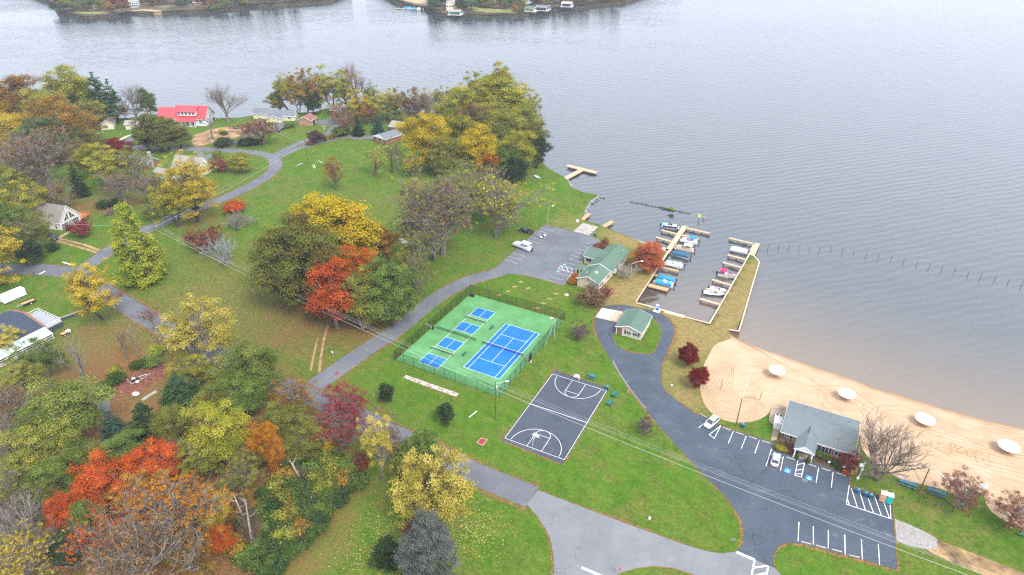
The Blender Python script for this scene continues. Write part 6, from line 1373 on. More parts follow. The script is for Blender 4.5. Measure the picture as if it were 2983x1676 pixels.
def dock(lb, a, b, w, mat=None, group=None, z=DZ, piles=True, name='finger_dock'):
    """deck between two picture points (ends of its centre line at deck height), w metres wide"""
    p, q = PZ(*a, z), PZ(*b, z); d = q-p; L = d.length
    o = thing(name, lb, 'dock', (p.x, p.y, 0), math.atan2(d.y, d.x), group)
    MB().box((L/2, 0, z-.06), (L, w, .12)).build('deck', mat or M_DOCK, o)
    for s in (-1, 1): MB().box((L/2, s*(w/2-.03), z-.25), (L, .08, .26)).build('stringer', M_DOCKO, o)
    if piles:
        n = max(2, int(L/3.0)+1)
        for i in range(n):
            for s in (-1, 1): MB().tube((.25+(L-.5)*i/(n-1), s*(w/2-.14), -1.4), (.25+(L-.5)*i/(n-1), s*(w/2-.14), z-.1), .11, .10, 7).build('piling', M_PILE, o)
    return o
mz = lambda x, y: (1840+x/3.8075, 600+y/3.8075)
dock('wide marina walkway running out past the moored pontoon boats', mz(388, 518), mz(592, 224), 1.9, name='walkway_dock')
dock('concrete toned landing between the orange tree and the marina walkway', mz(325, 462), mz(392, 500), 2.4, name='landing_dock')
gl = 'finger docks on the left marina walkway'
dock('finger dock beside the dark boat with the wake tower', mz(330, 265), mz(500, 310), .95, group=gl); dock('finger dock nearest the orange tree with coiled hose', mz(272, 345), mz(440, 395), .95, group=gl); dock('long outer finger dock at the end of the marina walkway', mz(604, 243), mz(868, 303), 1.0, group=gl); dock('finger dock behind the boat with the blue canopy', mz(560, 323), mz(742, 366), .95, group=gl)
dock('orange finger dock below the white pontoon boat', mz(325, 676), mz(522, 722), 1.0, M_DOCKO, gl); dock('short finger dock behind the blue covered boat', mz(256, 764), mz(345, 790), 1.0, M_DOCKO, gl); dock('broad orange finger dock in front of the teal boat', mz(188, 874), mz(405, 930), 1.9, M_DOCKO, gl); dock('finger dock hidden between the two moored white boats', mz(470, 430), mz(640, 475), .9, group=gl)
gr = 'finger docks on the right bulkhead'
for a, b, lb in (((1083, 355), (1365, 422), 'long finger dock at the far end of the right bulkhead'), ((1068, 542), (1262, 594), 'finger dock in front of the white covered boat'), ((1013, 626), (1214, 682), 'finger dock above the red canopied boat'), ((955, 720), (1168, 775), 'finger dock behind the red canopied boat'), ((896, 816), (1106, 880), 'finger dock in front of the red canopied boat'), ((833, 915), (1034, 975), 'finger dock between the two white speedboats'), ((756, 1028), (980, 1092), 'finger dock nearest the inner bulkhead corner')):
    dock(lb, mz(*a), mz(*b), .95, group=gr)
dock('wide landing platform at the end of the grassy spit', mz(1326, 545), mz(1390, 412), 2.2, name='landing_dock')
td = dock('wooden stem of the T shaped fishing pier', (1636, 526), (1693, 495), 2.4, name='fishing_pier')
p, q = PZ(1652, 482, DZ), PZ(1738, 503, DZ); d = q-p; rr = math.atan2(d.y, d.x)-td.rotation_euler.z
def to_local(o, w): v = Vector(w)-Vector(o.location); c, s = math.cos(-o.rotation_euler.z), math.sin(-o.rotation_euler.z); return Vector((v.x*c-v.y*s, v.x*s+v.y*c, v.z))
c = to_local(td, (p+q)/2); MB().box((c.x, c.y, DZ-.05), (d.length, 2.6, .12), rr).build('pier_head', M_DOCK, td)
for s in (-1, 1):
    off = Vector((-math.sin(rr), math.cos(rr)))*s*1.25; MB().box((c.x+off.x, c.y+off.y, DZ-.26), (d.length, .08, .28), rr).build('stringer', M_DOCKO, td)
for k in range(5):
    w = to_local(td, p+d*(.05+.225*k)); MB().tube((w.x, w.y, -1.4), (w.x, w.y, DZ), .12, .1, 7).build('piling', M_PILE, td)
td['label'] = 'T shaped wooden fishing pier on the lake shore'
dock('small orange courtesy dock beside the stony shore', (1687, 649), (1716, 622), 1.4, M_DOCKO, name='courtesy_dock'); dock('small orange courtesy dock beside the bulkhead', (1757, 661), (1784, 644), 1.7, M_DOCKO, name='courtesy_dock')
# bulkheads: timber walls with pale caps
def bulk(lb, pts, capw=.35, z=1.05, name='bulkhead', closed=False):
    P = [PZ(x, y, z) for x, y in pts]; o = thing(name, lb, 'bulkhead', (P[0].x, P[0].y, 0)); org = Vector(o.location)
    for i in range(len(P)-1):
        a, b = P[i]-org, P[i+1]-org; d = b-a; r = math.atan2(d.y, d.x); c = (a+b)/2; w = capw[i] if isinstance(capw, (list, tuple)) else capw
        MB().box((c.x, c.y, .1), (d.length+.1, .16, 1.9), r).build('sheet_wall', M_PILE, o)
        MB().box((c.x, c.y, z+.10+.003*i), (d.length+w*.5, w, .10), r).build('cap_board', M_CAP, o)
bulk('timber bulkhead with pale cap between the boat ramp and the marina walkway', [(1748, 662), (1866, 704.5), (1946, 735)])
bulk('timber bulkhead along the clubhouse side of the marina basin', [(1946, 735), (1848, 884)], .7)
bulk('timber bulkhead at the head of the marina basin below the fuel pump', [(1848, 884), (1990, 923), (2067, 943.5)], [1.5, .4])
bulk('timber bulkhead round the grassy spit', [(2067, 943.5), (2183, 742), (2196, 746), (2212, 764), (2152.5, 966), (2127, 962)], .42)
# riprap
random.seed(14)
def rocks(lb, pts, n, wid, sz, z0=0.0):
    m = MB(); P = [PZ(x, y, .2) for x, y in pts]; seg = [(P[i], P[i+1], (P[i+1]-P[i]).length) for i in range(len(P)-1)]; T = sum(s[2] for s in seg)
    for _ in range(n):
        t = random.random()*T
        for a, b, l in seg:
            if t <= l: break
            t -= l
        d = (b-a).normalized(); nn = Vector((-d.y, d.x, 0)); c = a+d*t+nn*random.gauss(0, wid/2); r = sz*random.uniform(.5, 1.3)
        k = len(m.v); m.ell((c.x, c.y, z0+random.uniform(-.05, .25)*sz*1.5), (r, r*random.uniform(.6, 1), r*random.uniform(.5, .8)), 6, 4)
        m.v[k:] = [(x+random.uniform(-.18, .18)*r, y+random.uniform(-.18, .18)*r, z+random.uniform(-.18, .18)*r) for x, y, z in m.v[k:]]
    return m, lb
M_ROCK = flat('grey_rock', (0.27, 0.265, 0.265), 0.9, 0.45, 1.5, obj=False)
m, lb = rocks('grey riprap stones along the curved shore', [(1578, 484), (1601, 502), (1640, 524), (1652, 533), (1664, 554), (1690, 568), (1715, 573), (1738, 575), (1718, 590), (1704, 612), (1698, 632), (1690, 648)], 900, 1.3, .42, .35)
m.build('riprap_stones', M_ROCK, kind='stuff', label=lb, category='stones')
m, lb = rocks('low stone breakwater line reaching from the shore point', [(1738, 575), (1764, 578)], 30, .5, .4, -.12); m2, _ = rocks('', [(1838, 588), (1890, 598), (1957, 611), (2010, 622)], 200, .5, .36, -.06); m.add(m2.v, m2.f)
m2, _ = rocks('', [(1925, 605), (1965, 613)], 80, .9, .42, .1); m.add(m2.v, m2.f); m.build('breakwater_stones', flat('wet_rock', (0.075, 0.068, 0.06), 0.7, 0.4, 1.5, obj=False), kind='stuff', label=lb, category='stones')
TB(1956, 612, 603, 17, 'shrub', 'lime', 'grass tuft growing on the breakwater stones')
# --- tennis fence
M_FENCE = flat('fence_green', (0.012, 0.022, 0.018), 0.6, 0.1)
def mesh_mat(name, c, a):
    m, t = new_mat(name); v = geo_pos(t)
    d = N(t, 'ShaderNodeBsdfDiffuse'); d.inputs[0].default_value = (*c, 1); tr = N(t, 'ShaderNodeBsdfTransparent'); mx = N(t, 'ShaderNodeMixShader'); mx.inputs[0].default_value = a
    t.links.new(tr.outputs[0], mx.inputs[1]); t.links.new(d.outputs[0], mx.inputs[2]); out(t, mx.outputs[0]); return m
M_MESH = mesh_mat('chain_link', (0.010, 0.018, 0.015), 0.30); M_NET = mesh_mat('net_mesh', (0.015, 0.02, 0.018), 0.5)
FU0, FV0, FU1, FV1 = SU0-.25, SV0-.25, SU1+.25, SV1+.25
fence = thing('court_fence', 'tall dark green chain link fence round the tennis and pickleball courts', 'fence', TC(FU0, FV0)); fence.rotation_euler.z = math.atan2(TEX.y, TEX.x)
FH = 3.0
post_me = MB().tube((0, 0, -.3), (0, 0, FH), .055, .055, 6).lathe((0, 0, FH), [(.07, 0), (.03, .07)], 6).mesh('post', M_FENCE)
def side(u0, v0, u1, v1, n, gate=None):
    L = math.hypot(u1-u0, v1-v0); r = math.atan2(v1-v0, u1-u0); pan = MB().add([(0, 0, .05), (L/n, 0, .05), (L/n, 0, FH-.05), (0, 0, FH-.05)], [(0, 1, 2, 3)]).mesh('mesh_panel', M_MESH)
    for i in range(n):
        x, y = u0+(u1-u0)*i/n-FU0, v0+(v1-v0)*i/n-FV0
        o = lin('post', post_me, fence); o.location = (x, y, 0)
        hgt = 1
        o = lin('mesh_panel', pan, fence); o.location = (x, y, 0); o.rotation_euler.z = r
        if gate == i: o.scale.z = .98
    MB().tube((u0-FU0, v0-FV0, FH), (u1-FU0, v1-FV0, FH), .035, .035, 5).build('top_rail', M_FENCE, fence)
side(FU0, FV0, FU1, FV0, 10); side(FU1, FV0, FU1, FV1, 14, 6); side(FU1, FV1, FU0, FV1, 10); side(FU0, FV1, FU0, FV0, 14)
MB().box((FU1-FU0+.02, 17.3, 1.05), (.12, 1.6, 2.1)).build('gate_frame', M_FENCE, fence)
def net(lb, u0, u1, v, h, mat_band, group=None, base=False):
    p = TC(u0, v); o = thing('court_net', lb, 'net', p, math.atan2(TEX.y, TEX.x), group); L = u1-u0
    for x in (0, L): MB().tube((x, 0, 0), (x, 0, h+.05), .05, .05, 6).build('net_post', M_FENCE, o)
    MB().box((L/2, 0, h), (L, .05, .07)).build('white_band', mat_band, o)
    MB().add([(0, 0, .06), (L, 0, .06), (L, 0, h-.03), (0, 0, h-.03)], [(0, 1, 2, 3)]).build('net_mesh', M_NET, o)
    if base:
        MB().tube((0, 0, .06), (L, 0, .06), .03, .03, 5).build('base_bar', M_METAL, o)
        for x in (0, L/2, L): MB().box((x, 0, .05), (.07, .9, .07)).build('foot', M_BLACK, o)
    else: MB().box((L/2, 0, .5), (.06, .03, 1.0)).build('centre_strap', mat_band, o)
net('long tennis net across the doubles court', -.9, 11.87, 11.885, 1.0, M_PAINT); net('long dark net across the middle of the pickleball strip', PU-6.0 if False else PU-4.6, PU+8.6, (PV0+PV1)/2, 1.0, M_NET)
net('portable pickleball net by the road corner of the courts', PU-.4, PU+6.5, PV0+6.7, .9, M_PAINT, base=True); net('portable pickleball net at the marina end of the courts', PU-.4, PU+6.5, PV1-6.7, .9, M_PAINT, base=True)
M_TEALP = flat('teal_plastic', (0.018, 0.085, 0.095), 0.6, 0.15, 1)
def bench(lb, px, py, rz, grp='backless benches on the court slab', c=None, L=1.9):
    o = thing('bench', lb, 'bench', G(px, py, .03), rz, grp); m = c or M_TEALP
    for k in (-.17, 0, .17): MB().box((0, k, .45), (L, .14, .05)).build('seat_plank', m, o)
    for x in (-L*.36, L*.36): MB().box((x, 0, .2), (.07, .42, .42)).build('leg', M_BLACK, o)
ang = math.atan2(TEY.y, TEY.x)
bench('dark teal bench between the tennis court and the upper pickleball boxes', 1432, 957, ang); bench('dark teal bench between the tennis court and the lower pickleball boxes', 1352, 1034, ang)
o = thing('equipment_box', 'dark purple storage box at the corner of the courts', 'box', TC(-16.6, 32.2), ang); MB().box((0, 0, .35), (.8, 1.5, .7)).build('body', flat('purple_box', (0.05, 0.025, 0.06)), o); MB().box((0, 0, .74), (.86, 1.56, .08)).build('lid', M_BLACK, o)
o = thing('trash_bin', 'dark bin and pallet seats outside the court gate on the road side', 'bin', G(1262, 960)); MB().lathe((0, 0, 0), [(.3, 0), (.34, .9), (.36, .95), (.3, 1.0)], 10).build('body', M_BLACK, o)
for i, (x, y) in enumerate(((1243, 948), (1250, 952), (1257, 956))):
    o = thing('wooden_seat', 'weathered wooden seat in the row beside the court fence', 'seat', G(x, y), ang+1.57, 'wooden seats by the court fence'); MB().box((0, 0, .45), (.5, .9, .08)).build('seat', M_RAMP, o); MB().box((0, -.3, .2), (.45, .08, .42)).build('leg', M_RAMP, o); MB().box((0, .3, .2), (.45, .08, .42)).build('leg', M_RAMP, o)
for i, (x, y) in enumerate(((1535, 1045), (1540, 1049), (1545, 1053))):
    p = G(x, y); sheet('stepping_slab', [(p.x+a*.45, p.y+b*.75) for a, b in ((-1, -1), (1, -1), (1, 1), (-1, 1))], .05, flat('slab_brown', (0.36, 0.26, 0.21)), 0)
# hoops
def hoop(lb, bpx, face, arm=1.6):
    p = G(*bpx); d = BC(*face)-p; o = thing('basketball_hoop', lb, 'basketball hoop', p, math.atan2(d.y, d.x), 'basketball hoops')
    MB().path([(0, 0, -.2), (0, 0, 2.6), (.35, 0, 3.1), (arm-.1, 0, 3.35)], .08, .07, 7).build('pole', M_METAL, o)
    prof = [(-.9, 2.95), (.9, 2.95), (.9, 3.3), (.72, 3.75), (.4, 4.0), (0, 4.08), (-.4, 4.0), (-.72, 3.75), (-.9, 3.3)]
    MB().extr(prof, 'x', arm, arm+.06).build('backboard', M_WHITE, o)
    r = o; m = MB()
    for i in range(12): a, b = 6.283*i/12, 6.283*(i+1)/12; m.tube((arm+.35+.23*math.cos(a), .23*math.sin(a), 3.05), (arm+.35+.23*math.cos(b), .23*math.sin(b), 3.05), .02, .02, 4, False)
    m.build('rim', flat('rim_orange', (0.55, 0.12, 0.03)), o)
    MB().lathe((arm+.35, 0, 2.62), [(.12, 0), (.22, .42)], 8).build('net', M_NET, o)
hoop('fan shaped basketball hoop by the picnic table', (1685.5, 1117), (cxb, BL-4.5)); hoop('fan shaped basketball hoop at the road end of the court', (1551, 1314), (cxb, 4.5))
# picnic tables
M_PT = flat('blue_table', (0.035, 0.155, 0.215), 0.6, 0.15, 1); M_PT2 = flat('green_table', (0.02, 0.14, 0.11), 0.6, 0.15, 1)
def table(lb, px, py, rz, mat, L=2.4):
    o = thing('picnic_table', lb, 'picnic table', G(px, py), rz, 'picnic tables')
    for k in range(5): MB().box((0, -.32+k*.16, .76), (L, .145, .05)).build('top_plank', mat, o)
    for s in (-1, 1):
        for k in (0, .15): MB().box((0, s*(.66+k), .45), (L, .14, .05)).build('bench_plank', mat, o)
    for x in (-L*.36, L*.36):
        m = MB(); m.box((x, 0, .42), (.08, 1.7, .08))
        for s in (-1, 1): m.tube((x, s*.3, .74), (x, s*.62, 0), .045, .045, 5)
        m.box((x, 0, .72), (.08, .74, .06)); m.build('leg_frame', M_BLACK, o)
hz = lambda a, b: heading(G(*a), G(*b))
table('green picnic table with blue top behind the far basketball hoop', 1725, 1101, hz((1712, 1096), (1738, 1106)), M_PT, 2.0); table('teal bench table near the court bins, upper one', 1790, 1153, hz((1783, 1160), (1796, 1146)), M_PT2, 1.9); table('teal bench table near the court bins, lower one', 1776, 1178, hz((1770, 1186), (1781, 1170)), M_PT2, 1.9)
table('blue picnic table under the bare tree', 2643, 1414, hz((2624, 1408), (2663, 1422)), M_PT, 3.4); table('blue picnic table beside the red brown tree', 2727, 1439, hz((2706, 1432), (2745, 1446)), M_PT, 3.4)
bench('green bench at the edge of the picnic lawn', 2978, 1563, hz((2968, 1561), (2983, 1565)), 'lawn bench', M_PT2)
# bins
M_BIN = flat('blue_bin', (0.03, 0.115, 0.20), 0.55, 0.1, 2)
def bin_(lb, px, py, cols=None):
    o = thing('trash_can', lb, 'trash can', G(px, py), 0, 'blue domed trash cans'); MB().lathe((0, 0, 0), [(.36, 0), (.40, .1), (.38, .9), (.42, .95), (.42, 1.0)], 12).build('body', M_BIN, o, True); MB().lathe((0, 0, 1.0), [(.42, 0), (.40, .25), (.26, .42), (.08, .47)], 12).build('lid', flat('blue_lid', (0.06, 0.20, 0.32)), o, True); MB().box((0, -.38, 1.12), (.3, .1, .16)).build('flap', M_BLACK, o)
for a in (((1768, 1136), 'blue domed trash can at the basketball court corner'), ((2162.5, 1246), 'blue domed trash can beside the sand pole'), ((2497, 1437), 'blue domed trash can at the end of the row by the toilets'), ((2519, 1446), 'blue domed trash can in the middle of the row by the toilets'), ((2534, 1452), 'blue domed trash can next to the portable toilets'), ((1733, 688), 'blue domed trash can by the boat ramp')): bin_(a[1], *a[0])
# portable toilets
def toilet(lb, px, py, rz, c):
    o = thing('portable_toilet', lb, 'portable toilet', G(px, py), rz, 'portable toilets'); w = 1.15
    MB().box((0, 0, 1.05), (w, w, 2.1)).build('cabin', c, o); MB().box((.02, -w/2-.02, 1.05), (.75, .05, 1.85)).build('door', c, o)
    MB().loft([[(x*w/2*k, y*w/2*k, z) for x, y in ((-1, -1), (1, -1), (1, 1), (-1, 1))] for z, k in ((2.1, 1.06), (2.2, 1.04), (2.42, .6))]).build('roof', M_WHITE, o); MB().tube((.35, .4, 2.1), (.35, .4, 2.75), .06, .06, 6).build('vent_pipe', M_WHITE, o); MB().box((0, 0, .05), (w+.1, w+.2, .12)).build('skid', M_BLACK, o)
tr_ = hz((2560, 1462), (2600, 1474))
toilet('tan portable toilet beside the blue trash cans', 2568, 1457, tr_, flat('tan_plastic', (0.50, 0.30, 0.17))); toilet('turquoise portable toilet next to the tan one', 2587, 1463, tr_, flat('turquoise_plastic', (0.01, 0.40, 0.36)))
# wheel stops
M_STOP = flat('wheel_stop', (0.46, 0.42, 0.37), 0.85, 0.15, 2)
def stops(L, grp, lb):
    for a in L:
        p, q = G(*a[:2]), G(*a[2:]); c = (p+q)/2; d = q-p; o = MB().extr([(-.09, 0), (.09, 0), (.06, .13), (-.06, .13)], 'x', -.92, .92).build('wheel_stop', M_STOP, loc=(c.x, c.y, H(c.x, c.y)+.04), rz=math.atan2(d.y, d.x)); tag(o, lb, 'wheel stop', grp)
stops(rl((117, 190, 192, 212), (345, 342, 425, 366), (540, 405, 622, 430), (676, 447, 758, 472), (812, 488, 900, 518), (-5, 150, 66, 175)), 'wheel stops in front of the beach house', 'concrete wheel stop in the row in front of the beach house')
stops(rl((482, 1133, 575, 1158), (622, 1168, 714, 1193), (770, 1205, 865, 1230), (932, 1260, 1030, 1284)), 'wheel stops by the lower lawn', 'concrete wheel stop in the row along the lower lawn of the beach lot')
stops(r2((222, 98, 292, 138), (466, 247, 550, 275), (605, 296, 690, 324), (746, 343, 832, 372)), 'wheel stops by the sand', 'concrete wheel stop in the row beside the sandy bowl')
stops([(1657, 808, 1664, 800), (1650, 817, 1656, 809), (1690, 768, 1697, 760)], 'wheel stops by the clubhouse', 'concrete wheel stop beside the marina clubhouse')
# umbrellas
M_UMB = flat('white_canopy', (0.80, 0.81, 0.83), 0.6, 0.04)
for i, (cx, cy, by_, w) in enumerate(((2263, 1078, 1098.5, 46), (2466, 1145.5, 1163, 49), (2693, 1220, 1237, 54), (2936, 1299, 1316, 58))):
    p = G(cx-4, by_); h = top_z(p, cy)-p.z; r = w*depth(p)/FPX/2
    o = thing('beach_umbrella', 'fixed white round beach umbrella ' + ('nearest the grassy spit', 'behind the beach house', 'behind the bare tree', 'above the writing in the sand')[i], 'beach umbrella', p, 0, 'white beach umbrellas')
    MB().tube((0, 0, -.3), (0, 0, h), .09, .07, 8).build('pole', flat('green_pole', (0.01, 0.22, 0.12)), o)
    MB().lathe((0, 0, h), [(r, -.12), (r*1.0, -.06), (r*.55, .16), (.08, .34)], 20).build('canopy', M_UMB, o)
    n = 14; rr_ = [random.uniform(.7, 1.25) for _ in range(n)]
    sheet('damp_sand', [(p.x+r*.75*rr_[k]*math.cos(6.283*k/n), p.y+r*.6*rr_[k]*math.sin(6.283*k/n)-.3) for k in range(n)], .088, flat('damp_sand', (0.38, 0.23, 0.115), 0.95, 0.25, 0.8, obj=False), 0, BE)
# swim line posts
rs = lambda x, y: (2183+x/3.215, 400+y/3.215)
for i, (x, y, h) in enumerate(((175, 1042, 45), (270, 1046, 45), (367, 1046, 45), (464, 1052, 46), (558, 1055, 22), (656, 1058, 44), (763, 1064, 46), (871, 1072, 46), (977, 1088, 22), (1093, 1108, 42), (1207, 1130, 42), (1322, 1152, 44), (1440, 1175, 44), (1562, 1200, 44), (1682, 1224, 46), (1800, 1244, 44), (1918, 1266, 44), (2046, 1290, 46), (2163, 1314, 48), (2298, 1338, 46), (2424, 1362, 46), (2548, 1388, 48), (2680, 1410, 48))):
    p = PZ(*rs(x, y), 0); hh = max(.6, h/3.215*depth(p)/FPX*1.05); lean = random.uniform(-.04, .1)
    o = MB().tube((0, 0, -1.5), (lean*hh, 0, hh), .085, .075, 7).tube((lean*hh, 0, hh), (lean*hh, 0, hh+.06), .09, .04, 7).build('swim_post', M_PILE, loc=(p.x, p.y, 0)); tag(o, 'dark wooden post in the curved line standing in the lake' if h > 30 else 'short broken wooden post in the line standing in the lake', 'post', 'posts standing in the lake')
def marker(lb, px, py, ty, c, n):
    p = PZ(px, py, 0); h = top_z(p, ty); o = thing('channel_marker', lb, 'marker', (p.x, p.y, 0), 0)
    MB().tube((0, 0, -1.5), (0, 0, h*.8), .13, .12, 8).build('piling', M_PILE, o); MB().extr([(-.55, h*.45), (.55, h*.45), (.55, h), (-.55, h)] if n == 4 else [(-.6, h*.5), (.6, h*.5), (0, h)], 'y', -.16, -.12).build('board', c, o)
marker('lime green channel marker board at the breakwater end', 2035.5, 641, 624, flat('lime_sign', (0.42, 0.62, 0.05)), 4); marker('pink channel marker board at the breakwater end', 2049.5, 638, 628, flat('pink_sign', (0.75, 0.28, 0.33)), 3)
# --- poles, lamps and wires
M_POLE = flat('utility_pole', (0.14, 0.085, 0.055), 0.9, 0.2, 1.5, streak=(2, 2, .3))
TOPS = {}
def pole(key, lb, bx, by, ty, lamp=None, cross=True, mat=None, r=.16, tf=True):
    p = G(bx, by); h = top_z(p, ty)-p.z; o = thing('utility_pole' if not lamp or cross else 'lamp_post', lb, 'pole' if cross else 'lamp post', p)
    MB().tube((0, 0, -.4), (0, 0, h), r, r*.65, 8).build('pole', mat or M_POLE, o)
    if cross: MB().box((0, 0, h-.5), (.12, .12, .9)).build('insulator', M_METAL, o)
    if tf and cross: MB().lathe((.32, 0, h-2.2), [(.2, 0), (.24, .1), (.24, .8), (.1, .9)], 10).build('transformer', M_METAL, o)
    if lamp:
        a = math.radians(lamp[0]); L = lamp[1]; hz_ = h-.8 if cross else h-.1
        MB().path([(0, 0, hz_), (L*.5*math.cos(a), L*.5*math.sin(a), hz_+.45), (L*math.cos(a), L*math.sin(a), hz_+.55)], .05, .04, 6).build('lamp_arm', M_METAL, o)
        MB().box((L*1.08*math.cos(a), L*1.08*math.sin(a), hz_+.5), (.75, .34, .22), a).build('lamp_head', M_WHITE, o)
    TOPS[key] = p+Vector((0, 0, h)); return o
pole('park', 'wooden utility pole with lamp arm between the courts', 1444, 1222, 1112, (10, 2.6)); pole('field', 'wooden utility pole at the top of the lawn', 898, 481, 408, tf=False); pole('garden', 'wooden utility pole with transformer beside the reddish bare tree', 773, 424, 352); pole('cream', 'wooden utility pole beside the dark red japanese maple', 302, 414, 338, tf=False)
pole('tennis', 'white lamp pole outside the tennis fence corner', 1615, 990, 930, (190, 1.0), False, M_METAL, .09); pole('dock', 'tall white lamp post behind the clubhouse', 1836, 815, 768, (15, 3.2), False, M_METAL, .09); pole('ramp', 'slim lamp post on the marina lawn', 1596, 652, 603, (0, 1.6), False, M_METAL, .08)
pole('sand', 'dark wooden pole with white lamp beside the sandy bowl', 2143.5, 1242, 1160, (62, 4.2), False, M_POLE, .16); pole('picnic', 'dark wooden pole beside the blue picnic tables', 2676, 1438, 1365, (-62, 2.4), False, M_POLE, .15)
pole('court2', 'short lamp pole by the boat ramp bin', 1739, 690, 662, None, False, M_POLE, .07)
o = thing('camera_mast', 'leaning white mast with lamps and boxes beside the beach house', 'mast', G(2496, 1400)); MB().tube((0, 0, -.2), (.9, .5, 5.2), .07, .05, 7).build('mast', M_WHITE, o)
for x, y, z, s in ((.1, .05, .7, .5), (.55, .3, 3.0, .45), (.05, .3, 4.2, .75)): MB().box((x, y, z), (s, s*.8, s*.7)).build('lamp_box', M_WHITE, o)
MB().tube((.1, .3, 4.2), (.85, .45, 5.0), .05, .05, 5).build('brace', M_WHITE, o)
M_WIRE = flat('wire', (0.62, 0.62, 0.62), 0.5, 0.05, obj=False)
def wire(a, b, sag, r, lb, grp):
    a, b = Vector(a), Vector(b); n = 14; pts = [a+(b-a)*(i/n)-Vector((0, 0, sag*4*(i/n)*(1-i/n))) for i in range(n+1)]
    m = MB().path([p-a for p in pts], r, r, 4); o = m.build('power_wire', M_WIRE, loc=a); tag(o, lb, 'wire', grp)
hid = G(470, 735); hid.z += 11
hp = thing('utility_pole', 'utility pole behind the lime cypress', 'pole', G(470, 735)); MB().tube((0, 0, -.3), (0, 0, 11), .16, .11, 8).build('pole', M_POLE, hp)
off = G(3560, 2060); off.z += 10.5; pk = TOPS['park']
op = thing('utility_pole', 'utility pole beyond the picnic lawn', 'pole', G(3560, 2060)); MB().tube((0, 0, -.3), (0, 0, 10.5), .16, .11, 8).build('pole', M_POLE, op)
for dz, r, dx in ((-.1, .010, -.3), (-.25, .010, .3), (-.9, .012, 0), (-2.4, .024, .1)):
    v = Vector((dx, dx, dz)); wire(hid+v, pk+v, 1.2, r, 'overhead wire strung from the lime cypress to the pole between the courts', 'wires over the field'); wire(pk+v, off+v, 1.6, r, 'overhead wire strung from the pole between the courts over the beach lot', 'wires over the beach lot')
for dz, r in ((-.2, .012), (-1.6, .024)):
    v = Vector((0, 0, dz)); wire(hid+v, TOPS['field']+v, 1.0, r, 'overhead wire running up the hill road', 'wires up the hill'); wire(TOPS['field']+v, TOPS['garden']+v, .7, r, 'overhead wire between the two garden poles', 'wires by the gardens')
wire(hid+Vector((0, 0, -1.5)), G(-60, 690)+Vector((0, 0, 8)), .8, .02, 'overhead wire crossing the gabled house lawn', 'wires over the fork')
wire(TOPS['tennis'], G(1586, 1012), 0, .025, 'slanting guy wire of the tennis lamp pole', 'guy wires'); wire(TOPS['field']-Vector((0, 0, 1.5)), G(826, 470), 0, .02, 'slanting guy wire of the lawn pole', 'guy wires')
# --- cars
def paint(name, c): return flat(name, c, 0.28, 0.04, 0.5, spec=0.6)
def car(lb, px, py, rz, c, L=4.6, Wd=1.85, Hh=1.65, kind='suv', cat='car', ext=None):
    o = thing('parked_car', lb, cat, G(px, py, .045), rz); w = Wd/2; lo = .32
    def ring(x, hw, z0, z1, cr=.12): return [(x, -hw, z0+cr), (x, -hw+cr*.5, z0), (x, hw-cr*.5, z0), (x, hw, z0+cr), (x, hw, z1-cr), (x, hw-cr, z1), (x, -hw+cr, z1), (x, -hw, z1-cr)]
    hd = .98 if kind != 'sedan' else .86
    xs = ((-L/2, .78*w, hd-.12), (-L/2+.15, .94*w, hd), (-L*.2, w, hd), (L*.18, w, hd-.02), (L*.36, .96*w, hd-.10), (L/2-.12, .84*w, hd-.2), (L/2, .68*w, hd-.34))
    MB().loft([ring(x, hw, lo, z) for x, hw, z in xs]).build('body', c, o, True)
    tl, fl = (-L/2+.25, L*.20) if kind == 'suv' else ((-L*.36, L*.17) if kind == 'sedan' else (-L*.02, L*.22))
    a = [(tl, -w*.9, hd-.03), (fl+.25, -w*.9, hd-.03), (fl+.25, w*.9, hd-.03), (tl, w*.9, hd-.03)]; tt, ft = tl+(.3 if kind == 'suv' else .45), fl-.5
    b = [(tt, -w*.74, Hh-.06), (ft, -w*.74, Hh-.06), (ft, w*.74, Hh-.06), (tt, w*.74, Hh-.06)]
    g = MB().loft([a, b]).build('windows', M_GLASS, o)
    MB().loft([[(x*1.0+(ft+tt)/2*(0), y, z) for x, y, z in b], [(tt+.08, -w*.70, Hh), (ft-.12, -w*.70, Hh), (ft-.12, w*.70, Hh), (tt+.08, w*.70, Hh)]]).build('roof', c, o)
    for q in range(4):
        m = MB().tube(a[q], b[q], .05, .05, 5); m.build('pillar', c, o)
    for sy in (-1, 1): MB().tube(((tl+fl)/2+.1, sy*w*.9, hd), ((tt+ft)/2+.1, sy*w*.745, Hh-.05), .045, .045, 5).build('pillar', c, o)
    for x in (-L*.31, L*.32):
        for sy in (-1, 1):
            wh = MB().tube((x, sy*(w-.2), .34), (x, sy*(w+.01), .34), .34, .34, 14).build('wheel', M_TYRE, o); MB().tube((x, sy*(w-.05), .34), (x, sy*(w+.025), .34), .2, .19, 10).build('rim', M_METAL, wh)
    for sy in (-1, 1):
        MB().box((L/2-.10, sy*w*.62, hd-.34), (.18, .34, .16)).build('headlight', M_UMB, o); MB().box((-L/2+.05, sy*w*.72, hd-.16), (.14, .3, .24)).build('taillight', flat('red_lamp', (0.5, 0.03, 0.03), 0.3), o); MB().box((fl-.05, sy*(w+.1), hd+.06), (.14, .2, .13)).build('mirror', c, o)
    if kind == 'pickup':
        MB().box((-L*.27, 0, hd+.01), (L*.40, Wd*.78, .05)).build('bed', M_BLACK, o)
        for sy in (-1, 1): MB().box((-L*.27, sy*w*.86, hd+.12), (L*.44, .12, .3)).build('bed_side', c, o)
        MB().box((-L/2+.1, 0, hd+.12), (.1, Wd*.84, .3)).build('tailgate', c, o)
    return o
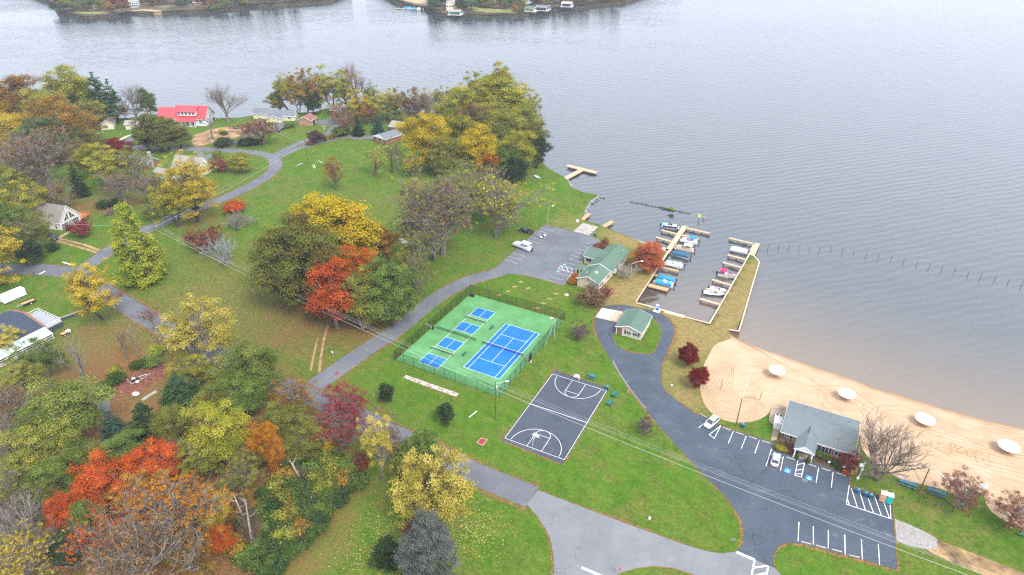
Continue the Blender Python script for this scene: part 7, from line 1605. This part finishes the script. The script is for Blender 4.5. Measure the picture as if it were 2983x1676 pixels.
car('white compact suv parked beside the sandy bowl', 2071.5, 1236.5, hz((2089, 1222), (2056, 1250)), paint('white_car', (0.74, 0.75, 0.76)), kind='suv')
car('silver hatchback parked facing the beach house', 2258, 1345, hz((2254, 1362), (2263, 1326)), paint('silver_car', (0.50, 0.50, 0.52)), 4.5, 1.8, 1.5, 'sedan')
car('black pickup truck parked on the marina lawn', 1532, 677, hz((1548, 682), (1508, 670)), paint('black_car', (0.014, 0.016, 0.022)), 5.6, 1.95, 1.8, 'pickup', 'truck')
car('dark blue suv parked at the end of the dirt drive', 156, 697, hz((148, 694), (166, 702)), paint('navy_car', (0.015, 0.018, 0.035)), 4.7, 1.9, 1.75, 'suv')
# --- trailers
def wheels(o, xs, w, r=.33):
    for x in xs:
        for sy in (-1, 1): wh = MB().tube((x, sy*(w-.1), r), (x, sy*(w+.1), r), r, r, 12).build('wheel', M_TYRE, o); MB().tube((x, sy*(w+.02), r), (x, sy*(w+.12), r), r*.55, r*.5, 8).build('rim', M_UMB, wh)
o = thing('cargo_trailer', 'white enclosed cargo trailer on the lawn above the dark roofed house', 'trailer', G(42, 872), hz((20, 884), (72, 860))); MB().box((0, 0, 1.5), (6.4, 2.3, 2.2)).build('box', M_WHITE, o); MB().loft([[(x*3.25, y*1.18, z) for x, y in ((-1, -1), (1, -1), (1, 1), (-1, 1))] for z in (2.6, 2.7)]+[[(x*3.1, y*.9, 2.8) for x, y in ((-1, -1), (1, -1), (1, 1), (-1, 1))]]).build('roof', flat('trailer_roof', (0.62, 0.63, 0.65)), o); wheels(o, (-.1, .8), 1.1); MB().tube((-3.2, 0, .5), (-4.4, 0, .45), .08, .06, 6).build('hitch', M_BLACK, o); MB().box((1.6, -1.17, 1.45), (.8, .04, 1.8)).build('side_door', M_UMB, o); MB().box((-1.2, -1.165, 1.5), (.05, .03, 2.1)).build('seam', M_METAL, o)
o = thing('utility_trailer', 'flat wooden utility trailer with raised black mesh ramp', 'trailer', G(84, 885), hz((64, 894), (103, 878))); MB().box((0, 0, .6), (3.6, 1.9, .1)).build('wood_floor', M_DOCKO, o); MB().box((0, .95, .8), (3.6, .06, .35)).box((0, -.95, .8), (3.6, .06, .35)).box((-1.8, 0, .8), (.06, 1.9, .35)).build('side_rail', M_BLACK, o) if False else None
for sy in (-1, 1): MB().box((0, sy*.98, .75), (3.6, .06, .3)).build('side_rail', M_BLACK, o)
MB().add([(1.8, -.95, .65), (1.8, .95, .65), (2.0, .95, 1.9), (2.0, -.95, 1.9)], [(0, 1, 2, 3)]).build('ramp_gate', M_MESH, o); MB().tube((2.0, -.95, 1.9), (2.0, .95, 1.9), .04, .04, 5).build('ramp_bar', M_BLACK, o); wheels(o, (.3,), 1.15); MB().tube((-1.8, .5, .55), (-3.2, 0, .5), .05, .05, 5).tube((-1.8, -.5, .55), (-3.2, 0, .5), .05, .05, 5).build('tongue', M_METAL, o)
def boat_trailer(lb, px, py, rz, L=6.0):
    o = thing('boat_trailer', lb, 'trailer', G(px, py, .03), rz)
    for sy in (-1, 1): MB().path([(-L*.35, sy*.75, .6), (L*.12, sy*.75, .6), (L*.5, 0, .55)], .06, .06, 6).build('frame_rail', M_METAL, o); MB().box((-L*.15, sy*.45, .75), (L*.4, .14, .1)).build('bunk', M_BLACK, o); MB().lathe((-L*.12, sy*1.05, .5), [(.42, 0), (.42, .3), (.3, .38)], 8).build('fender', M_UMB, o); MB().tube((-L*.35, sy*.75, .6), (-L*.35, sy*.75, 1.6), .04, .04, 5).build('guide_post', M_UMB, o)
    for x in (-L*.33, -L*.1, L*.1): MB().box((x, 0, .58), (.09, 1.5, .09)).build('cross_bar', M_METAL, o)
    wheels(o, (-L*.12,), 1.0, .3); MB().box((L*.42, 0, .85), (.12, .25, .6)).build('winch_post', M_BLACK, o); return o
boat_trailer('empty silver boat trailer in the leafy yard', 405, 1110, hz((378, 1125), (445, 1093)), 6.2); boat_trailer('empty boat trailer hitched to the black pickup', 1577, 692, hz((1592, 695), (1556, 683)), 5.4)
o = thing('utility_cart', 'small buggy with wooden bed beside the dark timber wall', 'cart', G(192, 975), hz((178, 982), (206, 966))); MB().box((-.3, 0, .75), (1.7, 1.2, .12)).build('bed', M_DOCKO, o); MB().box((.9, 0, .7), (.9, 1.1, .5)).build('hood', M_UMB, o); wheels(o, (-.7, .9), .65, .3); MB().path([(.4, -.5, .9), (.4, -.5, 1.5), (.4, .5, 1.5), (.4, .5, .9)], .04, .04, 5).build('roll_bar', M_BLACK, o)
# --- boats
M_TUBE = flat('pontoon_aluminium', (0.50, 0.51, 0.53), 0.35, 0.08, 1, metal=0.4); M_HULLW = flat('white_hull', (0.70, 0.71, 0.72), 0.35, 0.05, 1, spec=0.5); M_TANS = flat('tan_seats', (0.52, 0.43, 0.33), 0.7, 0.12, 2)
def motor(o, x, z=.5, c=None):
    MB().loft([[(x-.35*k+dx, y*.22*k, z+zz) for dx, y in ((-.3, -1), (.15, -1), (.15, 1), (-.3, 1))] for zz, k in ((.25, .8), (.5, 1), (.8, .95), (.95, .5))]).box((x-.35, 0, z-.1), (.2, .14, .9)).build('outboard_motor', c or M_BLACK, o)
def pontoon(lb, bow, stern, fence, seat, deck=None, canopy=None, cover=None, W_=2.5, z=.0, tower=None, cover_full=None, mot=None, name='pontoon_boat', trailer=False):
    b, s = PZ(*bow, .6+z), PZ(*stern, .6+z); d = b-s; L = max(5.4, min(8.2, d.length)); c = (b+s)/2
    o = thing(name, lb, 'boat', (c.x, c.y, z), math.atan2(d.y, d.x))
    for sy in (-1, 1): MB().path([(-L/2+.1, sy*.85, .12), (L/2-.9, sy*.85, .12), (L/2-.1, sy*.85, .38)], .32, .16, 9).build('pontoon_tube', M_TUBE, o, True)
    MB().prism([(-L/2, -W_/2), (L/2-.5, -W_/2), (L/2-.1, -W_/2+.5), (L/2-.1, W_/2-.5), (L/2-.5, W_/2), (-L/2, W_/2)], .45, .56).build('deck', deck or M_METAL, o)
    if cover_full:
        MB().loft([[(x, y*W_/2*k, z_) for y, z_ in ((-1, .6), (1, .6), (1, 1.15), (.5, 1.15+h), (-.5, 1.15+h), (-1, 1.15))] for x, k, h in ((-L/2+.15, .9, .1), (-L/2+.6, 1, .3), (0, 1, .42), (L/2-1.0, 1, .3), (L/2-.4, .75, .1))]).build('boat_cover', cover_full, o)
    else:
        for sy in (-1, 1): MB().box((-.1, sy*(W_/2-.06), .88), (L*.82, .06, .6)).build('side_fence', fence, o)
        MB().box((L/2-.75, 0, .88), (.06, W_*.75, .6)).build('bow_fence', fence, o); MB().box((-L*.42, .5, .88), (.06, W_*.55, .6)).build('stern_fence', fence, o)
        for x, y, sx, sy_ in ((L*.22, W_*.30, L*.25, .62), (L*.22, -W_*.30, L*.25, .62), (-L*.26, W_*.28, L*.22, .7), (-L*.30, -W_*.1, .65, W_*.5)):
            st = MB().box((x, y, .78), (sx, sy_, .42)).build('seat', seat, o); MB().box((x, y+math.copysign(sy_*.42, y), 1.08), (sx, .14, .4)).build('seat_back', seat, st)
        MB().box((-L*.04, -W_*.28, 1.0), (.55, .75, .9)).build('helm_console', M_HULLW, o); MB().ell((-L*.04-.42, -W_*.28, 1.25), (.05, .2, .2), 8, 5).build('steering_wheel', M_BLACK, o)
        if canopy:
            cx0, cx1 = (-L*.42, L*.02)
            MB().loft([[(x, y*W_*.47, 2.35+h*(1-y*y*.6)) for y in (-1, -.4, .4, 1)]+[(x, y*W_*.47, 2.30+h*(1-y*y*.6)) for y in (1, .4, -.4, -1)] for x, h in ((cx0, .0), ((cx0+cx1)/2, .14), (cx1, .0))]).build('canopy', canopy, o)
            for x in (cx0, cx1):
                for sy in (-1, 1): MB().tube((-L*.2, sy*W_*.47, 1.1), (x, sy*W_*.47, 2.33), .025, .025, 5).build('canopy_strut', M_METAL, o)
        if tower:
            MB().path([(-.2, -W_*.45, 1.1), (-.7, -W_*.4, 2.4), (-.7, W_*.4, 2.4), (-.2, W_*.45, 1.1)], .05, .05, 6).build('wake_tower', M_BLACK, o); MB().loft([[(-L*.36+x, y*W_*.42, 1.0+zz) for y, zz in ((-1, 0), (1, 0), (.7, .7), (-.7, .7))] for x in (-.7, .3)]).build('seat_cover', tower, o)
        if cover: MB().loft([[(x, W_*.5*y0+.1, z_) for y0, z_ in ((.55, .95), (1.25, .8), (1.2, 1.35), (.7, 1.5))] for x in (-L*.42, L*.35)]).build('folded_cover', cover, o)
    motor(o, -L/2-.05, .5, mot)
    if trailer: wheels(o, (-.9, -.1), 1.1, .3); MB().box((0, 0, -.1), (L*.8, 1.2, .14)).build('trailer_frame', M_METAL, o)
    return o
z8 = lambda x, y: (1900+x/6.028, 620+y/6.028)
navy = flat('navy_panel', (0.02, 0.03, 0.05)); lb_ = flat('light_blue_vinyl', (0.16, 0.38, 0.58)); M_BLC = flat('blue_canvas', (0.03, 0.20, 0.45), 0.8, 0.1); M_DBC = flat('slate_blue_canvas', (0.035, 0.105, 0.19), 0.8, 0.12)
pontoon('dark and light blue pontoon boat with wake tower at the walkway end', z8(480, 262), z8(165, 225), navy, M_HULLW, tower=lb_)
pontoon('white pontoon boat under a blue canopy', z8(482, 470), z8(800, 520), M_HULLW, M_HULLW, canopy=M_BLC); pontoon('cream pontoon boat with tan seats and red motor', z8(385, 605), z8(730, 655), M_TANS, M_TANS, mot=flat('red_motor', (0.45, 0.05, 0.06)), canopy=flat('cream_canvas', (0.62, 0.57, 0.49)))
pontoon('pontoon boat under a slate blue fitted cover', z8(335, 700), z8(660, 775), M_HULLW, M_HULLW, cover_full=M_DBC, W_=2.6); pontoon('white pontoon boat with open deck and blue stripe', z8(200, 880), z8(545, 940), M_HULLW, M_HULLW, deck=flat('grey_blue_deck', (0.33, 0.38, 0.44)))
pontoon('teal green pontoon boat with folded bright blue cover', z8(10, 1205), z8(370, 1270), flat('pale_teal', (0.42, 0.58, 0.55)), flat('teal_seats', (0.03, 0.48, 0.34)), cover=M_BLC); 
o = pontoon('pontoon boat wrapped in bright blue canvas behind the teal boat', z8(70, 1130), z8(400, 1200), M_BLC, M_BLC, cover_full=flat('bright_blue_canvas', (0.02, 0.24, 0.52)), W_=1.9)
pontoon('white covered pontoon boat at the end of the right bulkhead', z8(1362, 630), z8(1672, 695), M_HULLW, M_HULLW, cover_full=flat('white_canvas', (0.66, 0.68, 0.70)), W_=2.6); pontoon('purple seated pontoon boat under a red canopy', z8(1450, 1115), z8(1155, 1070), M_TANS, flat('purple_seats', (0.20, 0.14, 0.36)), canopy=flat('red_canvas', (0.52, 0.03, 0.10)))
pontoon('white pontoon boat on a trailer at the marina lot edge', (1493, 706), (1551, 728), M_HULLW, M_HULLW, z=2.05-.0, canopy=M_HULLW, trailer=True)
def speedboat(lb, bow, stern, hull, top, W_=2.2):
    b, s = PZ(*bow, .5), PZ(*stern, .5); d = b-s; L = max(5.0, min(7.0, d.length)); c = (b+s)/2; o = thing('speedboat', lb, 'boat', (c.x, c.y, 0), math.atan2(d.y, d.x))
    S = [(-.5, .86), (-.2, 1), (.1, .98), (.3, .75), (.43, .38), (.5, .04)]
    MB().loft([[(x*L, y*W_/2*k, z) for y, z in ((-.45, -.2+.5*max(0, x)), (.45, -.2+.5*max(0, x)), (1, .55+.25*max(0, x)), (-1, .55+.25*max(0, x)))] for x, k in S]).build('hull', hull, o)
    MB().loft([[(x*L, y*W_/2*k*1.02, z) for y, z in ((-1, .55+.25*max(0, x)), (1, .55+.25*max(0, x)), (.85, .75+.2*max(0, x)), (-.85, .75+.2*max(0, x)))] for x, k in S]).build('deck', top, o)
    MB().box((-L*.16, 0, .74), (L*.42, W_*.66, .12)).build('cockpit', flat('cockpit', (0.34, 0.33, 0.34)), o)
    for y in (-.4, .4): MB().box((-L*.05, y, .95), (.5, .5, .5)).build('seat', M_TANS, o)
    MB().box((-L*.36, 0, .92), (.55, W_*.62, .38)).build('bench_seat', M_HULLW, o)
    MB().add([(L*.10, -W_*.36, .8), (L*.16, 0, .8), (L*.10, W_*.36, .8), (L*.04, W_*.33, 1.25), (L*.09, 0, 1.3), (L*.04, -W_*.33, 1.25)], [(0, 1, 4, 5), (1, 2, 3, 4)]).build('windscreen', M_GLASS, o); motor(o, -L/2-.05, .35)
speedboat('white bow rider speedboat behind the finger dock', z8(1295, 1372), z8(1012, 1328), M_HULLW, M_HULLW); speedboat('white speedboat with blue hull in front of the finger dock', z8(1262, 1440), z8(905, 1395), flat('blue_hull', (0.02, 0.16, 0.42), 0.3), M_HULLW)
# canoes leaning on the shore, boards, fuel pump and signs
def canoe(lb, px, py, rz, c):
    o = tag(MB().loft([[(x*2.3, y*.42*k, z) for y, z in ((-1, .35), (-.6, .05), (.6, .05), (1, .35), (.5, .42), (-.5, .42))] for x, k in ((-1, .05), (-.75, .55), (0, 1), (.75, .55), (1, .05))]).build('canoe', c, loc=G(px, py, .05), rz=rz), lb, 'canoe', 'canoes on the shore')
canoe('white canoe lying on the lawn of the point', 1562, 517, 2.0, M_HULLW); canoe('pale teal canoe lying on the lawn of the point', 1569, 518, 2.0, flat('pale_teal2', (0.25, 0.48, 0.50)))
o = thing('fuel_pump', 'blue and white fuel pump on the pad beside the marina basin', 'fuel pump', G(1914, 905), hz((1903, 903), (1925, 909))); MB().box((0, -.3, .08), (1.9, 1.9, .16)).build('pad', M_CONCW, o); MB().box((0, 0, .95), (.9, .55, 1.6)).build('cabinet', flat('pump_blue', (0.02, 0.17, 0.55)), o); MB().box((0, 0, 1.85), (1.0, .6, .3)).build('head', M_WHITE, o); MB().box((0, -.29, 1.25), (.7, .03, .35)).build('panel', M_WHITE, o); MB().path([(.45, 0, 1.6), (.8, 0, 2.4), (.8, -.3, 1.0)], .03, .03, 5).build('hose', M_BLACK, o)
def sign(lb, px, py, h, w, hh, c, rz=-.4, pm=None, name='sign'):
    o = thing(name, lb, 'sign', G(px, py), rz); MB().tube((0, 0, -.2), (0, 0, h), .045, .045, 6).build('post', pm or M_METAL, o); MB().box((0, -.06, h-hh/2), (w, .04, hh)).build('board', c, o)
sign('small white sign beside the club road', 970, 1040, 1.9, .8, .5, M_WHITE); sign('small white sign on the slope above the loop drive', 1956, 1130, 1.2, .5, .6, M_WHITE); sign('red and white sign post on the lawn beside the drive', 1830, 1148, 1.5, .45, .9, flat('sign_red', (0.6, 0.22, 0.15))); sign('white board sign by the round sand pit', 2857, 1432, 2.2, 1.5, 1.2, flat('pale_board', (0.55, 0.6, 0.66)), -.1, M_BLACK); sign('white utility marker post on the triangular lawn', 1892, 1514, .9, .5, .8, M_WHITE); sign('round grey sign on the lawn tip by the stop line', 2132, 1587, 2.0, .75, .75, flat('sign_back', (0.2, 0.21, 0.22)), -.2, M_BLACK); sign('white sign in the beach house bed beside the shrubs', 2412, 1357, 1.4, .5, .5, M_WHITE, -.3); sign('white sign in the beach house bed under the red maple', 2455, 1371, 1.4, .5, .5, M_WHITE, -.3); sign('white ramp notice beside the courtesy dock', 1682, 649, 1.4, .9, 1.2, M_WHITE, -.3); sign('dark mailbox post by the road fork', 101, 805, 1.4, .5, .4, M_BLACK, .4, M_BLACK); sign('red stop sign on the small lower island', 1803, 1676, 2.2, .75, .75, flat('stop_red', (0.55, 0.02, 0.03)), 1.0)
for i, (x, y, ln, a) in enumerate(((873, 480, 3.6, 1.1), (913, 486, 5.0, 1.9), (917, 486, 5.0, 1.95), (934, 473, 4.0, 2.3), (1378, 1208, 3.0, .9))): tag(MB().box((0, 0, .12), (ln, .16, .14), a).build('white_board', M_WHITE, loc=G(x, y)), 'white board lying in the grass below the lawn pole' if i < 4 else 'thin white pole lying in the grass by the magnolia', 'board', 'white boards lying on the lawn' if i < 4 else None or 'single white pole')
o = thing('lumber_pile', 'pile of pale boards under the thin yellow tree', 'lumber', G(1180, 705))
for k in range(9): MB().box((random.uniform(-.8, .8), k*.4-1.6, .15+.1*(k % 2)), (random.uniform(3, 4.5), .3, .1), random.uniform(-.3, .3)).build('board', M_CONCW if k % 2 else M_WHITE, o)
for i, (x, y) in enumerate(((2629, 1453), (2676, 1465), (2725, 1475), (2774, 1492), (2822, 1505), (2923, 1538), (2972, 1552))): tag(MB().box((0, 0, .35), (.16, .16, .8)).box((0, 0, .77), (.19, .19, .06)).build('bollard', M_PILE, loc=G(x, y)), 'short dark wooden bollard in the row along the picnic lawn', 'bollard', 'bollards along the picnic lawn')
for i, (x, y, ty) in enumerate(((2099, 1135, 1106), (2213, 1166, 1141))):
    p = G(x, y); tag(MB().tube((0, 0, -.3), (0, 0, top_z(p, ty)-p.z), .07, .07, 6).lathe((0, 0, top_z(p, ty)-p.z), [(.08, 0), (.03, .05)], 6).build('volleyball_post', flat('rust_post', (0.22, 0.09, 0.04)), loc=p), 'rusty volleyball post standing in the sand, %s' % ('nearer the maroon trees' if not i else 'nearer the beach house'), 'post', 'volleyball posts')
o = thing('swing_frame', 'white frame beside the grey chimney by the hill road', 'frame', G(440, 482)); 
for a in ((-2.2, 0), (2.2, 0)):
    for s in (-1, 1): MB().tube((a[0], s*1.2, 0), (a[0], 0, 3.4), .08, .08, 6).build('leg', M_WHITE, o)
MB().tube((-2.3, 0, 3.4), (2.3, 0, 3.4), .08, .08, 6).build('top_bar', M_WHITE, o)
o = thing('covered_bench', 'small covered wishing seat beside the shore turnaround', 'seat', G(946, 378)); MB().box((0, 0, .5), (1.2, .9, .9)).build('base', M_RAMP, o); MB().extr([(-.9, 1.5), (0, 2.1), (.9, 1.5), (0, 1.9)], 'x', -.9, .9).build('roof', R_TAUPE, o); MB().box((-.6, 0, 1.2), (.1, .1, .8)).build('post', M_PILE, o); MB().box((.6, 0, 1.2), (.1, .1, .8)).build('post', M_PILE, o)
o = thing('manhole', 'round concrete manhole cover on the clubhouse lawn', 'manhole', G(1650, 860)); MB().lathe((0, 0, -.1), [(.75, 0), (.75, .3), (.6, .34)], 14).build('ring', M_CONC, o); MB().lathe((0, 0, .2), [(.5, 0), (.5, .06)], 12).build('cover', M_RAMP, o); MB().tube((1.0, 0, 0), (1.0, 0, .8), .05, .05, 6).build('pipe', M_PILE, o)
for px, py, lb in ((1407, 825, 'yellow marker post beside the club road'),): tag(MB().tube((0, 0, 0), (0, 0, 1.1), .09, .09, 8).lathe((0, 0, 1.1), [(.09, 0), (.05, .06)], 8).build('marker_post', flat('yellow_post', (0.65, 0.45, 0.03)), loc=G(px, py)), lb, 'post')
o = thing('white_rock', 'pale rounded boulder beside the boat trailer yard', 'boulder', G(397, 1152)); MB().ell((0, 0, .4), (1.0, .7, .6), 10, 6).build('boulder', M_CONCW, o, True)
# far boats
for i, (x, y, c, lb) in enumerate(((437, 33, M_HULLW, 'white boat moored on the far left shore'), (449, 32, M_BB, 'blue covered boat on the far left shore'), (476, 26, M_BT, 'teal covered boat on the far left shore'), (602, 20, M_BT, 'bright blue boat lift on the far left shore'), (650, 22, M_HULLW, 'white dock boat on the far left shore'), (733, 11, M_HULLW, 'white boat by the reddish far house'), (785, 4, M_HULLW, 'small white boat at the far left end'), (1184, 25, M_BB, 'blue boat at the far marina dock'), (1193, 25, M_BT, 'teal boat at the far marina dock'), (1211, 26, M_BB, 'bright blue boat at the end of the far marina dock'), (1223, 28, M_HULLW, 'white boat at the far marina dock'), (1241, 29, M_HULLW, 'grey white boat by the far point'), (1440, 44, M_HULLW, 'white dinghy off the far middle shore'), (1545, 31, M_HULLW, 'long white boat at the far boathouses'), (1606, 19, M_HULLW, 'white boat beside the far docks'), (1620, 19, M_HULLW, 'second white boat beside the far docks'), (1710, 11, flat('far_red', (0.5, 0.12, 0.1)), 'red boat at the far right shore'))):
    p = PZ(x, y, .3); o = thing('far_boat', lb, 'boat', (p.x, p.y, 0), random.uniform(-.4, .4)); MB().loft([[(a*3.4, y_*1.2*k, z) for y_, z in ((-.6, -.1), (.6, -.1), (1, .8), (-1, .8))] for a, k in ((-1, .9), (0, 1), (.6, .75), (1, .1))]).build('hull', M_HULLW, o); MB().loft([[(a*2.6-.3, y_*1.1*k, z) for y_, z in ((-1, .8), (1, .8), (.7, 2.0), (-.7, 2.0))] for a, k in ((-1, .9), (.2, 1), (.8, .7))]).build('cover', c, o)
for a, b, lb in (((1152, 25), (1180, 26), 'long low dock of the far marina'), ((640, 23), (672, 21), 'pale dock on the far left shore'), ((418, 34), (470, 33), 'dock beside the far white boats'), ((1525, 30), (1570, 28), 'dock below the far boathouses'), ((1626, 20), (1668, 17), 'dock by the pink roofed boathouse')): dock(lb, a, b, 2.0, None, 'docks on the far shore', .7, name='far_dock')
# fallen leaves
random.seed(31)
def scatter(n, spots, cols, lb, size=.10):
    m = MB()
    for _ in range(n):
        x, y, sx, sy = random.choice(spots); p = G(random.gauss(x, sx), random.gauss(y, sy)); a = random.uniform(0, 6.28); s = size*random.uniform(.6, 1.3)
        k = [(p.x+s*math.cos(a+i*1.57), p.y+s*.7*math.sin(a+i*1.57), p.z+.03+random.uniform(0, .05)) for i in range(4)]; m.add(k, [(0, 1, 2, 3)])
    me = bpy.data.meshes.new('fallen_leaves'); me.from_pydata(m.v, [], m.f); me.materials.append(cols); o = lin('fallen_leaves', me); o['kind'] = 'stuff'; o['label'] = lb; o['category'] = 'leaves'
scatter(2200, [(1290, 1540, 110, 60), (1180, 1560, 90, 60), (1380, 1540, 50, 40), (1120, 1620, 80, 40)], flat('fallen_gold', (0.58, 0.42, 0.12), 0.8, 0.3, 3, obj=False), 'small golden leaves scattered under the bright gold tree')
scatter(3000, [(960, 960, 70, 25), (850, 930, 60, 40), (1080, 980, 60, 20), (580, 650, 60, 20), (330, 950, 60, 40), (420, 1010, 50, 40)], flat('fallen_rust', (0.30, 0.13, 0.05), 0.8, 0.4, 3, obj=False), 'rusty leaves scattered under the field trees')

# ================================================================== the air
hm, ht = new_mat('haze'); pv_ = N(ht, 'ShaderNodeVolumePrincipled', Density=0.00013, Anisotropy=0.0); pv_.inputs['Color'].default_value = (0.80, 0.87, 1.0, 1)
ho = ht.nodes.new('ShaderNodeOutputMaterial'); ht.links.new(pv_.outputs[0], ho.inputs['Volume'])
MB().box((0, 2350, 57), (7400, 5700, 120)).build('haze', hm, kind='stuff', label='thin pale autumn haze over the lake', category='haze')
